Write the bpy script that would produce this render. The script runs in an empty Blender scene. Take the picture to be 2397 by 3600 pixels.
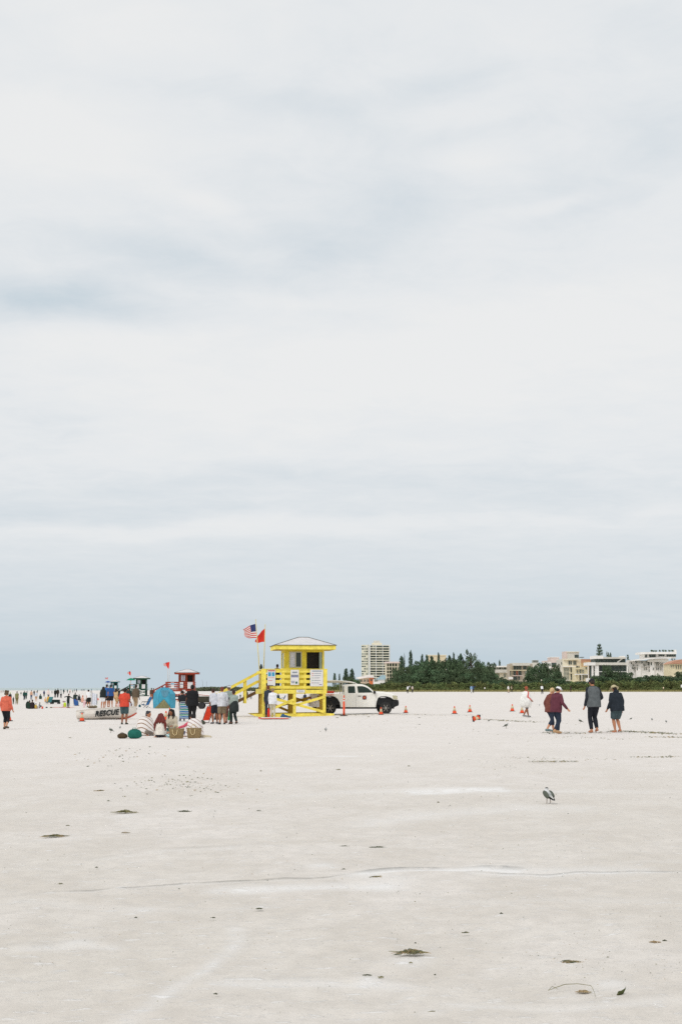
import bpy, math, random
import numpy as np
from mathutils import Vector, Matrix, Euler
random.seed(11)
rad = math.radians
S = bpy.context.scene
COL = S.collection

# ------------------------------------------------------------------ camera
F = 5000.0                     # focal length in photo pixels (50 mm lens)
CX, CY = 1198.5, 1800.0
EYE = 1.55
TH = math.atan(618.0 / F)      # upward tilt
cam_d = bpy.data.cameras.new('camera'); cam = bpy.data.objects.new('camera', cam_d); COL.objects.link(cam)
cam.location = (0, 0, EYE); cam.rotation_euler = (math.pi/2 + TH, 0, 0)
cam_d.sensor_fit = 'VERTICAL'; cam_d.sensor_height = 36.0; cam_d.lens = 50.0
cam_d.clip_start = 0.1; cam_d.clip_end = 60000
S.camera = cam
S.cycles.use_denoising = False
S.view_settings.view_transform = 'Standard'; S.view_settings.look = 'None'; S.view_settings.exposure = 0; S.view_settings.gamma = 1

def gz(x, y):
    """height of the beach: falls gently towards the water on the left"""
    t = max(0.0, 2.0 - x)
    z = -0.37 * (1 - math.exp(-t / 18.0))
    if y > 1050 and x < 50: z -= min(2.0, (y - 1050) * 0.02)
    return z
def ray(px, py):
    u = (px - CX) / F; v = (CY - py) / F
    return Vector((u, math.cos(TH) - v*math.sin(TH), math.sin(TH) + v*math.cos(TH)))
def at(px, py, Y):
    d = ray(px, py); t = Y / d.y
    return Vector((d.x*t, Y, EYE + d.z*t))
def P(px, py):
    """spot on the sand seen at that place of the photograph"""
    d = ray(px, py); g = 0.0
    for _ in range(12):
        t = (g - EYE) / d.z
        g = gz(d.x*t, d.y*t)
    t = (g - EYE) / d.z
    return Vector((d.x*t, d.y*t, g))

# ------------------------------------------------------------------ materials
_M = {}
def newmat(name):
    m = bpy.data.materials.new(name); m.use_nodes = True
    nt = m.node_tree; b = nt.nodes['Principled BSDF']
    return m, nt, b
def s2l(c):
    return tuple(((v/255.0)/12.92 if v/255.0 <= 0.04045 else ((v/255.0+0.055)/1.055)**2.4) for v in c)
def mat(name, col, rough=0.8, var=0.18, scale=6.0, metal=0.0, bump=0.0, spec=0.3, rnd=0.0):
    """col = sRGB 0..255 of the base colour; a little noise keeps it from being flat"""
    key = (name, tuple(col), rough, var, scale)
    if key in _M: return _M[key]
    m, nt, b = newmat(name); N = nt.nodes; L = nt.links
    c = s2l(col)
    tc = N.new('ShaderNodeTexCoord'); nz = N.new('ShaderNodeTexNoise'); nz.inputs['Scale'].default_value = scale
    nz.inputs['Detail'].default_value = 4; nz.inputs['Roughness'].default_value = 0.65
    L.new(tc.outputs['Object'], nz.inputs['Vector'])
    mr = N.new('ShaderNodeMapRange'); mr.inputs[1].default_value = 0.3; mr.inputs[2].default_value = 0.7
    mr.inputs[3].default_value = 1 - var; mr.inputs[4].default_value = 1 + var
    L.new(nz.outputs['Fac'], mr.inputs[0])
    hs = N.new('ShaderNodeHueSaturation'); hs.inputs['Color'].default_value = (*c, 1)
    if rnd > 0:
        oi = N.new('ShaderNodeObjectInfo'); mr2 = N.new('ShaderNodeMapRange')
        mr2.inputs[3].default_value = 1 - rnd; mr2.inputs[4].default_value = 1 + rnd
        L.new(oi.outputs['Random'], mr2.inputs[0])
        mu = N.new('ShaderNodeMath'); mu.operation = 'MULTIPLY'; L.new(mr.outputs[0], mu.inputs[0]); L.new(mr2.outputs[0], mu.inputs[1])
        L.new(mu.outputs[0], hs.inputs['Value'])
    else:
        L.new(mr.outputs[0], hs.inputs['Value'])
    L.new(hs.outputs[0], b.inputs['Base Color'])
    b.inputs['Roughness'].default_value = rough; b.inputs['Metallic'].default_value = metal
    b.inputs['Specular IOR Level'].default_value = spec
    if bump > 0:
        bp = N.new('ShaderNodeBump'); bp.inputs['Strength'].default_value = bump; bp.inputs['Distance'].default_value = 0.02
        L.new(nz.outputs['Fac'], bp.inputs['Height']); L.new(bp.outputs[0], b.inputs['Normal'])
    _M[key] = m
    return m
def stripes(name, cols, vec, period, rough=0.85):
    """bands across the direction vec (object space), period metres for the whole list of (start, colour)"""
    key = (name, str(cols), vec, period)
    if key in _M: return _M[key]
    m, nt, b = newmat(name); N = nt.nodes; L = nt.links
    tc = N.new('ShaderNodeTexCoord'); dp = N.new('ShaderNodeVectorMath'); dp.operation = 'DOT_PRODUCT'
    L.new(tc.outputs['Object'], dp.inputs[0]); dp.inputs[1].default_value = [v/period for v in vec]
    nz = N.new('ShaderNodeTexNoise'); nz.inputs['Scale'].default_value = 5; L.new(tc.outputs['Object'], nz.inputs['Vector'])
    ad = N.new('ShaderNodeMath'); ad.operation = 'MULTIPLY_ADD'; L.new(nz.outputs['Fac'], ad.inputs[0]); ad.inputs[1].default_value = 0.25
    L.new(dp.outputs['Value'], ad.inputs[2])
    fr = N.new('ShaderNodeMath'); fr.operation = 'FRACT'; L.new(ad.outputs[0], fr.inputs[0])
    cr = N.new('ShaderNodeValToRGB'); cr.color_ramp.interpolation = 'CONSTANT'
    els = cr.color_ramp.elements
    while len(els) > 1: els.remove(els[-1])
    for i, (p, c) in enumerate(cols):
        e = els[0] if i == 0 else els.new(p)
        e.position = p; e.color = (*s2l(c), 1)
    L.new(fr.outputs[0], cr.inputs[0]); L.new(cr.outputs[0], b.inputs['Base Color'])
    b.inputs['Roughness'].default_value = rough; b.inputs['Specular IOR Level'].default_value = 0.2
    _M[key] = m
    return m
def lift(c): return tuple(int(18+v*.92) for v in c)
def fabric(col): return mat('fabric', lift(col), 0.92, 0.22, 9.0, bump=0.3, spec=0.1)
def skin(col): return mat('skin', col, 0.6, 0.10, 7.0, spec=0.3)

# ------------------------------------------------------------------ mesh builder
class MB:
    def __init__(s): s.v = []; s.f = []; s.m = []; s.cur = 0
    def add(s, vs, fs):
        o = len(s.v); s.v += [tuple(v) for v in vs]
        for f in fs: s.f.append(tuple(o+i for i in f)); s.m.append(s.cur)
    def box(s, c, d, R=None, taper=1.0):
        hx, hy, hz = d[0]/2, d[1]/2, d[2]/2; vs = []
        for z in (-1, 1):
            k = taper if z > 0 else 1
            for x, y in ((-1,-1),(1,-1),(1,1),(-1,1)): vs.append(Vector((x*hx*k, y*hy*k, z*hz)))
        if R is not None: vs = [R @ v for v in vs]
        c = Vector(c); vs = [v + c for v in vs]
        s.add(vs, [(3,2,1,0),(4,5,6,7),(0,1,5,4),(1,2,6,5),(2,3,7,6),(3,0,4,7)])
    def bx(s, x0, x1, y0, y1, z0, z1): s.box(((x0+x1)/2,(y0+y1)/2,(z0+z1)/2), (abs(x1-x0),abs(y1-y0),abs(z1-z0)))
    def bar(s, a, b, w, h):
        a = Vector(a); b = Vector(b); d = b-a; L = d.length; d.normalize()
        up = Vector((0,0,1)) if abs(d.z) < 0.95 else Vector((0,1,0))
        r = d.cross(up).normalized(); u = r.cross(d)
        R = Matrix((r, u, d)).transposed()
        s.box((a+b)/2, (w, h, L), R)
    def loft(s, rings, cap=True):
        n = len(rings[0]); vs = [v for r in rings for v in r]; fs = []
        for i in range(len(rings)-1):
            for j in range(n):
                k = (j+1) % n
                fs.append((i*n+j, i*n+k, (i+1)*n+k, (i+1)*n+j))
        if cap:
            fs.append(tuple(range(n))[::-1]); fs.append(tuple((len(rings)-1)*n + j for j in range(n)))
        s.add(vs, fs)
    def tube(s, pts, rs, n=8, closed_ends=True, rounded=False):
        pts = [Vector(p) for p in pts]
        if not isinstance(rs, (list, tuple)): rs = [rs]*len(pts)
        if rounded:
            d0 = (pts[0]-pts[1]).normalized(); d1 = (pts[-1]-pts[-2]).normalized()
            pts = [pts[0]+d0*rs[0]*0.9, pts[0]+d0*rs[0]*0.5] + pts + [pts[-1]+d1*rs[-1]*0.5, pts[-1]+d1*rs[-1]*0.9]
            rs = [rs[0]*0.4, rs[0]*0.86] + list(rs) + [rs[-1]*0.86, rs[-1]*0.4]
        rings = []; ref = None
        for i, p in enumerate(pts):
            d = (pts[min(i+1, len(pts)-1)] - pts[max(i-1, 0)]).normalized()
            if ref is None: ref = Vector((1,0,0)) if abs(d.x) < 0.8 else Vector((0,1,0))
            a = (ref - d*ref.dot(d)).normalized(); b = d.cross(a); ref = a
            rings.append([p + (a*math.cos(t) + b*math.sin(t))*rs[i] for t in [2*math.pi*k/n for k in range(n)]])
        s.loft(rings, closed_ends)
    def ell(s, c, r, n=12, m=8, R=None):
        c = Vector(c); vs = []; fs = []
        if not isinstance(r, (list, tuple)): r = (r, r, r)
        def T(v):
            v = Vector(v)
            return (R @ v if R is not None else v) + c
        vs.append(T((0,0,-r[2])))
        for i in range(1, m):
            ph = -math.pi/2 + math.pi*i/m
            for j in range(n):
                t = 2*math.pi*j/n
                vs.append(T((r[0]*math.cos(ph)*math.cos(t), r[1]*math.cos(ph)*math.sin(t), r[2]*math.sin(ph))))
        vs.append(T((0,0,r[2]))); top = len(vs)-1
        for j in range(n): fs.append((0, 1+(j+1)%n, 1+j))
        for i in range(m-2):
            for j in range(n):
                a = 1+i*n+j; b = 1+i*n+(j+1)%n
                fs.append((a, b, b+n, a+n))
        for j in range(n): fs.append((1+(m-2)*n+j, 1+(m-2)*n+(j+1)%n, top))
        s.add(vs, fs)
    def lathe(s, prof, n=16, c=(0,0,0)):
        rings = [[Vector(c)+Vector((r*math.cos(2*math.pi*k/n), r*math.sin(2*math.pi*k/n), z)) for k in range(n)] for r, z in prof]
        s.loft(rings)
    def prism(s, poly, y0, y1):
        """poly in x,z, extruded along y"""
        n = len(poly)
        vs = [Vector((x, y0, z)) for x, z in poly] + [Vector((x, y1, z)) for x, z in poly]
        fs = [tuple(range(n)), tuple(range(2*n-1, n-1, -1))] + [(i, i+n, (i+1)%n+n, (i+1)%n) for i in range(n)]
        s.add(vs, fs)
    def grid(s, fn, nu, nv):
        vs = [fn(i/nu, j/nv) for i in range(nu+1) for j in range(nv+1)]
        fs = [(i*(nv+1)+j, (i+1)*(nv+1)+j, (i+1)*(nv+1)+j+1, i*(nv+1)+j+1) for i in range(nu) for j in range(nv)]
        s.add(vs, fs)
    def mesh(s, name, mats, smooth=False):
        me = bpy.data.meshes.new(name); me.from_pydata(s.v, [], s.f)
        if not isinstance(mats, (list, tuple)): mats = [mats]
        for m in mats: me.materials.append(m)
        if any(s.m): me.polygons.foreach_set('material_index', s.m)
        if smooth: me.polygons.foreach_set('use_smooth', [True]*len(s.f))
        me.update(); return me
    def build(s, name, mats, parent=None, smooth=False, bevel=0, remesh=0, sm=2, sub=0):
        o = bpy.data.objects.new(name, s.mesh(name, mats, smooth or bool(remesh))); COL.objects.link(o)
        if parent is not None: o.parent = parent
        if bevel:
            b = o.modifiers.new('b', 'BEVEL'); b.width = bevel; b.segments = 2; b.limit_method = 'ANGLE'; BAKE.append(o)
        if sub:
            b = o.modifiers.new('s', 'SUBSURF'); b.levels = sub; b.render_levels = sub; BAKE.append(o)
        if remesh:
            r = o.modifiers.new('r', 'REMESH'); r.mode = 'VOXEL'; r.voxel_size = remesh; r.use_smooth_shade = True
            if sm:
                q = o.modifiers.new('q', 'SMOOTH'); q.factor = 0.5; q.iterations = sm
            BAKE.append(o)
        return o
BAKE = []
def bake_all():
    dg = bpy.context.evaluated_depsgraph_get(); dg.update()
    done = set(); out = []
    for o in BAKE:
        if o.name in done: continue
        done.add(o.name)
        out.append((o, bpy.data.meshes.new_from_object(o.evaluated_get(dg))))
    for o, me in out:
        o.modifiers.clear(); old = o.data; o.data = me; me.name = old.name
def tag(o, label=None, cat=None, group=None, kind=None):
    if label: o['label'] = label
    if cat: o['category'] = cat
    if group: o['group'] = group
    if kind: o['kind'] = kind
    return o
def thing(name, loc, rz=0.0, label=None, cat=None, group=None, sc=1.0):
    o = bpy.data.objects.new(name, None); COL.objects.link(o)
    o.location = loc; o.rotation_euler = (0, 0, rad(rz)); o.scale = (sc, sc, sc); o.empty_display_size = 0.2
    return tag(o, label, cat, group)
def dup(root, loc, rz=0.0, label=None, group=None, sc=(1,1,1)):
    r = root.copy(); COL.objects.link(r); r.location = loc; r.rotation_euler = (0, 0, rad(rz)); r.scale = sc
    if label: r['label'] = label
    if group: r['group'] = group
    for ch in root.children:
        c = ch.copy(); COL.objects.link(c); c.parent = r
        for g in ch.children:
            d = g.copy(); COL.objects.link(d); d.parent = c
    return r
# ------------------------------------------------------------------ world and light
SUN_AZ, SUN_EL = rad(215), rad(48)          # behind the photographer's left shoulder, veiled by cloud
w = bpy.data.worlds.new('World'); S.world = w; w.use_nodes = True
nt = w.node_tree; N = nt.nodes; L = nt.links
bg = N['Background']; bg.inputs['Strength'].default_value = 0.1
sky = N.new('ShaderNodeTexSky'); sky.sky_type = 'NISHITA'; sky.sun_disc = False
sky.sun_elevation = SUN_EL; sky.sun_rotation = SUN_AZ; sky.air_density = 1.0; sky.dust_density = 2.5
tc = N.new('ShaderNodeTexCoord')
def M_(op, a, b=None, c=None):
    n = N.new('ShaderNodeMath'); n.operation = op
    for i, q in enumerate((a, b, c)):
        if q is None: continue
        if isinstance(q, (int, float)): n.inputs[i].default_value = q
        else: L.new(q, n.inputs[i])
    return n.outputs[0]
def V_(x, y, z):
    n = N.new('ShaderNodeCombineXYZ')
    for i, q in enumerate((x, y, z)):
        if isinstance(q, (int, float)): n.inputs[i].default_value = q
        else: L.new(q, n.inputs[i])
    return n.outputs[0]
def NZ(vec, scale, detail=5, rough=0.55, dist=0.0):
    n = N.new('ShaderNodeTexNoise'); n.inputs['Scale'].default_value = scale; n.inputs['Detail'].default_value = detail
    n.inputs['Roughness'].default_value = rough; n.inputs['Distortion'].default_value = dist
    L.new(vec, n.inputs['Vector']); return n.outputs['Fac']
def RG(v, a, b, c=0.0, d=1.0):
    n = N.new('ShaderNodeMapRange'); n.interpolation_type = 'SMOOTHSTEP'; L.new(v, n.inputs[0])
    for i, q in enumerate((a, b, c, d)): n.inputs[i+1].default_value = q
    return n.outputs[0]
sp = N.new('ShaderNodeSeparateXYZ'); L.new(tc.outputs['Generated'], sp.inputs[0])
X, Y, Z = sp.outputs
zc = M_('MAXIMUM', Z, 0.0)
yy = M_('MAXIMUM', Y, 0.05)
az = M_('DIVIDE', X, yy); el = M_('DIVIDE', zc, yy)          # tangents of bearing and height
hz = M_('ADD', zc, 0.07)
cp = V_(M_('DIVIDE', X, hz), M_('DIVIDE', Y, hz), 0.0)       # point on the cloud deck
n1 = NZ(cp, 0.75, 6, 0.55, 0.6)
n2 = NZ(cp, 2.1, 6, 0.6, 0.3)
cp2 = V_(M_('MULTIPLY', M_('DIVIDE', X, hz), 0.35), M_('DIVIDE', Y, hz), 3.7)
n3 = NZ(cp2, 1.5, 5, 0.5, 0.4)
wv = NZ(V_(az, el, 0.0), 6.0, 4, 0.5, 0.0)
def gauss(a, e, sa, se, amp, slope=0.0):
    """soft patch around a bearing a and height e (tangents)"""
    da = M_('SUBTRACT', az, a); de = M_('SUBTRACT', M_('SUBTRACT', el, e), M_('MULTIPLY', da, slope))
    de = M_('ADD', de, M_('MULTIPLY', M_('SUBTRACT', wv, 0.5), 0.05))
    q = M_('ADD', M_('POWER', M_('ABSOLUTE', M_('DIVIDE', da, sa)), 2.0), M_('POWER', M_('ABSOLUTE', M_('DIVIDE', de, se)), 2.0))
    return M_('MULTIPLY', M_('EXPONENT', M_('MULTIPLY', q, -1.0)), amp)
def E(py): return math.tan(math.atan((CY-py)/F) + TH)
def A(px): return (px - CX)/F
# thin places in the cloud where the blue shows, and thick bright ones
patches = [(A(150),E(1080),.075,.014,.95,-.10),(A(650),E(930),.09,.016,.55,-.25),(A(1000),E(850),.05,.022,.5,-.3),(A(1350),E(780),.06,.03,.55,.2),
           (A(2050),E(690),.06,.022,.4,.2),(A(2350),E(480),.05,.03,.28,.3),(A(2380),E(80),.05,.03,.4,0),(A(300),E(1010),.05,.01,.35,.0),
           (A(700),E(1700),.16,.010,.32,0.02),(A(200),E(1790),.2,.010,.35,0),(A(1950),E(1720),.12,.02,.35,0),(A(1100),E(380),.06,.015,.3,-.2),
           (A(1500),E(1000),.10,.02,.15,.1),(A(1500),E(300),.09,.012,.25,.15),(A(600),E(300),.10,.012,.2,-.1),(A(1700),E(480),.05,.008,.25,.2),
           (A(150),E(420),.09,.05,-.6,0),(A(1100),E(1350),.14,.035,-.45,.03),(A(1900),E(1150),.14,.045,-.5,.12),(A(450),E(1850),.16,.007,-.55,-.02),
           (A(1850),E(1820),.16,.006,-.3,.02),(A(700),E(730),.03,.010,-.5,-.4),(A(1950),E(720),.04,.007,-.5,.25),(A(400),E(1230),.08,.012,-.35,0),
           (A(550),E(80),.09,.03,-.3,0),(A(1700),E(580),.03,.008,-.4,.1),(A(1100),E(1060),.05,.006,-.4,.05)]
blue = None
for p in patches:
    g_ = gauss(*p); blue = g_ if blue is None else M_('ADD', blue, g_)
blue = M_('MULTIPLY', blue, 0.58)
n4 = NZ(cp, 6.0, 6, 0.65, 0.5)
tex = M_('ADD', M_('MULTIPLY', M_('SUBTRACT', n1, 0.5), 0.5), M_('MULTIPLY', M_('SUBTRACT', n2, 0.5), 0.6))
tex = M_('ADD', tex, M_('MULTIPLY', M_('SUBTRACT', n4, 0.5), 0.55))
tex = M_('ADD', tex, M_('MULTIPLY', M_('SUBTRACT', n3, 0.5), 0.35))
damp_dim = RG(el, 0.0, 0.22, 0.22, 0.95)
low = M_('ADD', RG(el, 0.0, 0.17, 0.62, 0.0), RG(el, 0.0, 0.05, 0.22, 0.0))
blue = M_('ADD', M_('ADD', blue, M_('MULTIPLY', tex, damp_dim)), M_('ADD', low, 0.26))
cr = N.new('ShaderNodeValToRGB'); e = cr.color_ramp.elements
e[0].position = 0.0; e[1].position = 1.0
def C3(r, g, b): return (*s2l((r, g, b)), 1)
e[0].color = C3(237, 238, 238); e[1].color = C3(196, 210, 219)
q = e.new(0.28); q.color = C3(231, 234, 236)
q = e.new(0.62); q.color = C3(217, 224, 229)
L.new(blue, cr.inputs[0])
# real sky blended in behind the veil of cloud
sc_ = N.new('ShaderNodeVectorMath'); sc_.operation = 'SCALE'; L.new(cr.outputs[0], sc_.inputs[0]); sc_.inputs['Scale'].default_value = 10.0
mx = N.new('ShaderNodeMix'); mx.data_type = 'RGBA'; mx.inputs[0].default_value = 0.97
L.new(sky.outputs[0], mx.inputs[6]); L.new(sc_.outputs[0], mx.inputs[7])
L.new(mx.outputs[2], bg.inputs['Color'])

sd = bpy.data.lights.new('sun', 'SUN'); sd.energy = 1.0; sd.angle = rad(12); sd.color = (1.0, 0.97, 0.92)
so = bpy.data.objects.new('sun', sd); COL.objects.link(so)
# Sky Texture: rotation turns from +Y towards +X
dv = Vector((math.sin(SUN_AZ)*math.cos(SUN_EL), math.cos(SUN_AZ)*math.cos(SUN_EL), math.sin(SUN_EL)))
so.rotation_euler = dv.to_track_quat('Z', 'Y').to_euler(); so.location = (0, 0, 30)

# ------------------------------------------------------------------ sand
def hsh(i, j, s):
    v = np.sin(i*127.1 + j*311.7 + s*74.7)*43758.5453
    return v - np.floor(v)
def vnoise(x, y, s=0):
    xi = np.floor(x); yi = np.floor(y); fx = x-xi; fy = y-yi
    fx = fx*fx*(3-2*fx); fy = fy*fy*(3-2*fy)
    a = hsh(xi, yi, s); b = hsh(xi+1, yi, s); c = hsh(xi, yi+1, s); d = hsh(xi+1, yi+1, s)
    return (a*(1-fx)+b*fx)*(1-fy) + (c*(1-fx)+d*fx)*fy
ys = [-60.0, -20.0, -6.0, 0.0, 2.0]
y_ = 4.0
while y_ < 120: ys.append(y_); y_ *= (1.0020 if 9.6 < y_ < 13.2 else 1.0045)
while y_ < 1300: ys.append(y_); y_ *= 1.02
ys += [1600, 2200, 3500, 6000, 12000, 25000]
ys = np.array(ys); nc = 380
t = np.linspace(-1, 1, nc)
half = np.maximum(ys, 0)*0.27 + 1.0
xs = half[:, None]*(t + 14*np.sign(t)*np.maximum(0, np.abs(t)-0.93)/0.07*0.35)[None, :]
xs = xs + np.where(np.abs(t) > 0.93, np.sign(t)*25, 0)[None, :]
Yg = np.repeat(ys[:, None], nc, 1)
tt = np.maximum(0, 2.0 - xs)
Zg = -0.37*(1-np.exp(-tt/18.0))
Zg = np.where((Yg > 1050) & (xs < 50), Zg - np.minimum(2.0, (Yg-1050)*0.02), Zg)
near = np.clip(1 - Yg/300, 0, 1)
Zg = Zg + near*(0.020*(vnoise(xs*1.3, Yg*1.3, 1)-.5) + 0.018*(vnoise(xs*4, Yg*4, 2)-.5) + 0.03*(vnoise(xs*.3, Yg*.3, 3)-.5))
damp_shade_a = np.zeros_like(Zg); dry_a = np.zeros_like(Zg)
def line(pts, wid, h, damp_dim, dry, off=0.0, breakup=0.5, seed=5):
    """a tyre rut or wind edge lying across the beach; pts in photo pixels on the sand"""
    q = [P(*p) for p in pts]; qx = np.array([v.x for v in q]); qy = np.array([v.y for v in q])
    o = np.argsort(qx); qx = qx[o]; qy = qy[o]
    ins = (xs >= qx[0]) & (xs <= qx[-1])
    yl = np.interp(xs, qx, qy) + 0.018*(vnoise(xs*1.7, xs*0+1, seed)-.5)
    end = np.clip(np.minimum(xs-qx[0], qx[-1]-xs)/(0.12*(qx[-1]-qx[0])), 0, 1)
    br = np.clip((vnoise(xs*2.1, xs*0+7, seed)-breakup*0.6)*4, 0, 1)
    g1 = np.exp(-((Yg-yl)/wid)**2)*ins*end
    g2 = np.exp(-((Yg-yl+wid*1.8)/(wid*1.6))**2)*ins*end
    Zg[...] += h*g1*(0.4+0.6*br) - 0.5*h*g2
    damp_shade_a[...] += damp_dim*g1*br; dry_a[...] += dry*g2  # shade of the ridge slopes painted as darker sand, together with damp
line([(60,3145),(310,3131),(470,3119),(650,3108),(900,3098),(1150,3088),(1260,3072)], .024, .010, 1.0, .30, breakup=.08, seed=3)
line([(1225,3073),(1330,3065),(1480,3057),(1700,3054),(1860,3056)], .055, .020, 1.0, .9, breakup=.0, seed=9)
line([(1600,3066),(1900,3074),(2150,3070),(2500,3067)], .022, .010, .8, .5, breakup=.3, seed=12)
line([(2150,3036),(2230,3030),(2397,3026)], .05, .012, .5, .2, seed=14)
line([(700,3122),(1000,3108),(1450,3103)], .12, .01, .05, .7, seed=15)
line([(1400,2778),(1700,2768),(1800,2772)], .3, .01, .0, .8, seed=16)
line([(1100,2656),(1270,2655)], .15, .01, .0, .7, seed=17)
line([(-100,2606),(150,2600),(420,2606)], .25, .01, .2, .0, seed=18)
line([(1160,2514),(1400,2512),(1700,2515)], .25, .03, 1.0, .2, breakup=.2, seed=19)
line([(760,2503),(900,2500)], .3, .03, .6, .2, seed=20)
line([(760,2518),(890,2521)], .25, .03, .5, .2, seed=21)
line([(1380,2469),(1460,2468)], .5, .03, .5, .0, seed=22)
line([(1620,2470),(1700,2471)], .5, .03, .5, .0, seed=23)
line([(1180,2890),(1500,2850),(1800,2830),(2100,2830)], .35, .01, .0, .35, seed=24)
line([(0,3335),(200,3322),(330,3312),(460,3325)], .07, .008, .10, .4, breakup=.3, seed=33)
line([(-50,3150),(300,3175),(700,3190),(1100,3160)], .08, .004, .0, .18, seed=34)
line([(300,3020),(600,2985),(900,2975)], .08, .008, .25, .2, breakup=.3, seed=35)
line([(1500,3160),(1900,3150),(2397,3165)], .08, .004, .03, .18, seed=36)
line([(700,3440),(1100,3432),(1500,3445)], .06, .008, .12, .45, breakup=.4, seed=37)
line([(1500,3510),(2000,3530),(2450,3500)], .05, .008, .05, .35, breakup=.4, seed=38)
line([(830,2800),(1250,2775),(1600,2772),(2397,2778)], .25, .01, .0, .3, seed=25)
line([(1600,3042),(1900,3050),(2300,3044)], .2, .01, .05, .45, seed=26)
# pale swath of dry sand running towards the camera
sw = [P(*p) for p in ((1290/1.0-460,3255),(838,3300),(800,3360),(650,3450),(520,3530),(400,3640))]
for a_, b_ in zip(sw, sw[1:]):
    ax, ay, bx_, by = a_.x, a_.y, b_.x, b_.y
    tpar = np.clip(((xs-ax)*(bx_-ax)+(Yg-ay)*(by-ay))/((bx_-ax)**2+(by-ay)**2), 0, 1)
    dd = np.hypot(xs-(ax+tpar*(bx_-ax)), Yg-(ay+tpar*(by-ay)))
    dry_a = np.maximum(dry_a, 0.6*np.exp(-(dd/0.06)**2)*(.35+.65*vnoise(xs*9, Yg*7, 31)))
DRY_SPOTS = [(1440,3370,.16,1.0),(1300,3080,.22,.9),(440,2866,.3,.9),(1295,3436,.10,.9),(2150,3465,.14,.9),(1130,3047,.18,.9),(500,3200,.16,.5),(280,3315,.15,.6),(1150,2530,.5,.4),(1760,3218,.05,.7),(200,2945,.25,.5),(1400,3100,.2,.5),(1515,3560,.08,.7),(2010,3500,.14,.4)]
for px, py, r_, k_ in DRY_SPOTS:
    c_ = P(px, py); r_ *= .7; k_ *= .6; dry_a += k_*np.exp(-(((xs-c_.x)/(r_*1.2))**2 + ((Yg-c_.y)/(r_*1.6))**2)); Zg += 0.02*k_*np.exp(-(((xs-c_.x)/r_)**2 + ((Yg-c_.y)/(r_*1.3))**2))
# shallow scuffs and footprints
rs = np.random.RandomState(4)
nr = len(ys)
v_ = np.stack([xs, Yg, Zg], -1).reshape(-1, 3)
ii = np.arange(nr-1)[:, None]*nc + np.arange(nc-1)[None, :]
fc = np.stack([ii, ii+1, ii+nc+1, ii+nc], -1).reshape(-1, 4)
me = bpy.data.meshes.new('sand')
me.vertices.add(len(v_)); me.vertices.foreach_set('co', v_.ravel())
me.loops.add(fc.size); me.loops.foreach_set('vertex_index', fc.ravel().astype(np.int32))
me.polygons.add(len(fc)); me.polygons.foreach_set('loop_start', np.arange(0, fc.size, 4, dtype=np.int32))
me.update(calc_edges=True); me.polygons.foreach_set('use_smooth', [True]*len(fc))
for nm_, ar in (('damp_dim', damp_shade_a), ('dry', dry_a)):
    at_ = me.attributes.new(nm_, 'FLOAT', 'POINT'); at_.data.foreach_set('value', np.clip(ar, 0, 1).ravel().astype(np.float32))
sand = bpy.data.objects.new('sand', me); COL.objects.link(sand); tag(sand, kind='structure')
m, nt, b = newmat('sand'); N = nt.nodes; L = nt.links
tc = N.new('ShaderNodeTexCoord')
def mapped(sx, sy, sz=1, rot=0):
    n = N.new('ShaderNodeMapping'); n.inputs['Scale'].default_value = (sx, sy, sz); n.inputs['Rotation'].default_value = (0, 0, rot)
    L.new(tc.outputs['Object'], n.inputs[0]); return n.outputs[0]
def MIX(f, a, b):
    n = N.new('ShaderNodeMix'); n.data_type = 'RGBA'
    if isinstance(f, float): n.inputs[0].default_value = f
    else: L.new(f, n.inputs[0])
    for k, q in ((6, a), (7, b)):
        if isinstance(q, tuple): n.inputs[k].default_value = q
        else: L.new(q, n.inputs[k])
    return n.outputs[2]
big = NZ(mapped(.16, .11), 1.0, 4, .5, .5)
mid = NZ(mapped(.9, .6, 1, .25), 1.0, 5, .6, .3)
fin = NZ(mapped(5, 3.5, 1, .1), 1.0, 6, .7)
grn = NZ(mapped(1, 1), 90.0, 3, .8)
flk = NZ(mapped(3.0, 6.5, 1, -.12), 2.0, 5, .62, .2)
flk2 = NZ(mapped(7, 16, 1, -.12), 1.3, 4, .6, .2)
col = MIX(RG(big, .35, .65), C3(230, 223, 213), C3(238, 231, 224))
col = MIX(M_('MULTIPLY', RG(mid, .35, .65), .6), col, C3(216, 207, 195))
col = MIX(M_('MULTIPLY', RG(fin, .35, .65), .36), col, C3(200, 193, 184))
col = MIX(M_('MULTIPLY', RG(grn, .38, .62), .28), col, C3(184, 180, 176))
geo = N.new('ShaderNodeSeparateXYZ'); L.new(tc.outputs['Object'], geo.inputs[0])
fard = RG(geo.outputs[1], 8.0, 45.0)
col = MIX(M_('MULTIPLY', fard, .55), col, C3(238, 231, 226))
adr = N.new('ShaderNodeAttribute'); adr.attribute_name = 'dry'
adp = N.new('ShaderNodeAttribute'); adp.attribute_name = 'damp_dim'
fl = M_('ADD', M_('MULTIPLY', RG(flk, .57, .67), .62), M_('MULTIPLY', RG(flk2, .58, .68), .45))
fl = M_('MINIMUM', M_('ADD', fl, M_('MULTIPLY', adr.outputs['Fac'], M_('ADD', RG(fin, .2, .6), .15))), 1.0)
col = MIX(M_('MULTIPLY', fl, .8), col, C3(243, 241, 239))
dk = M_('MULTIPLY', adp.outputs['Fac'], RG(fin, .25, .55))
col = MIX(M_('MULTIPLY', dk, .6), col, C3(128, 126, 120))
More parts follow.
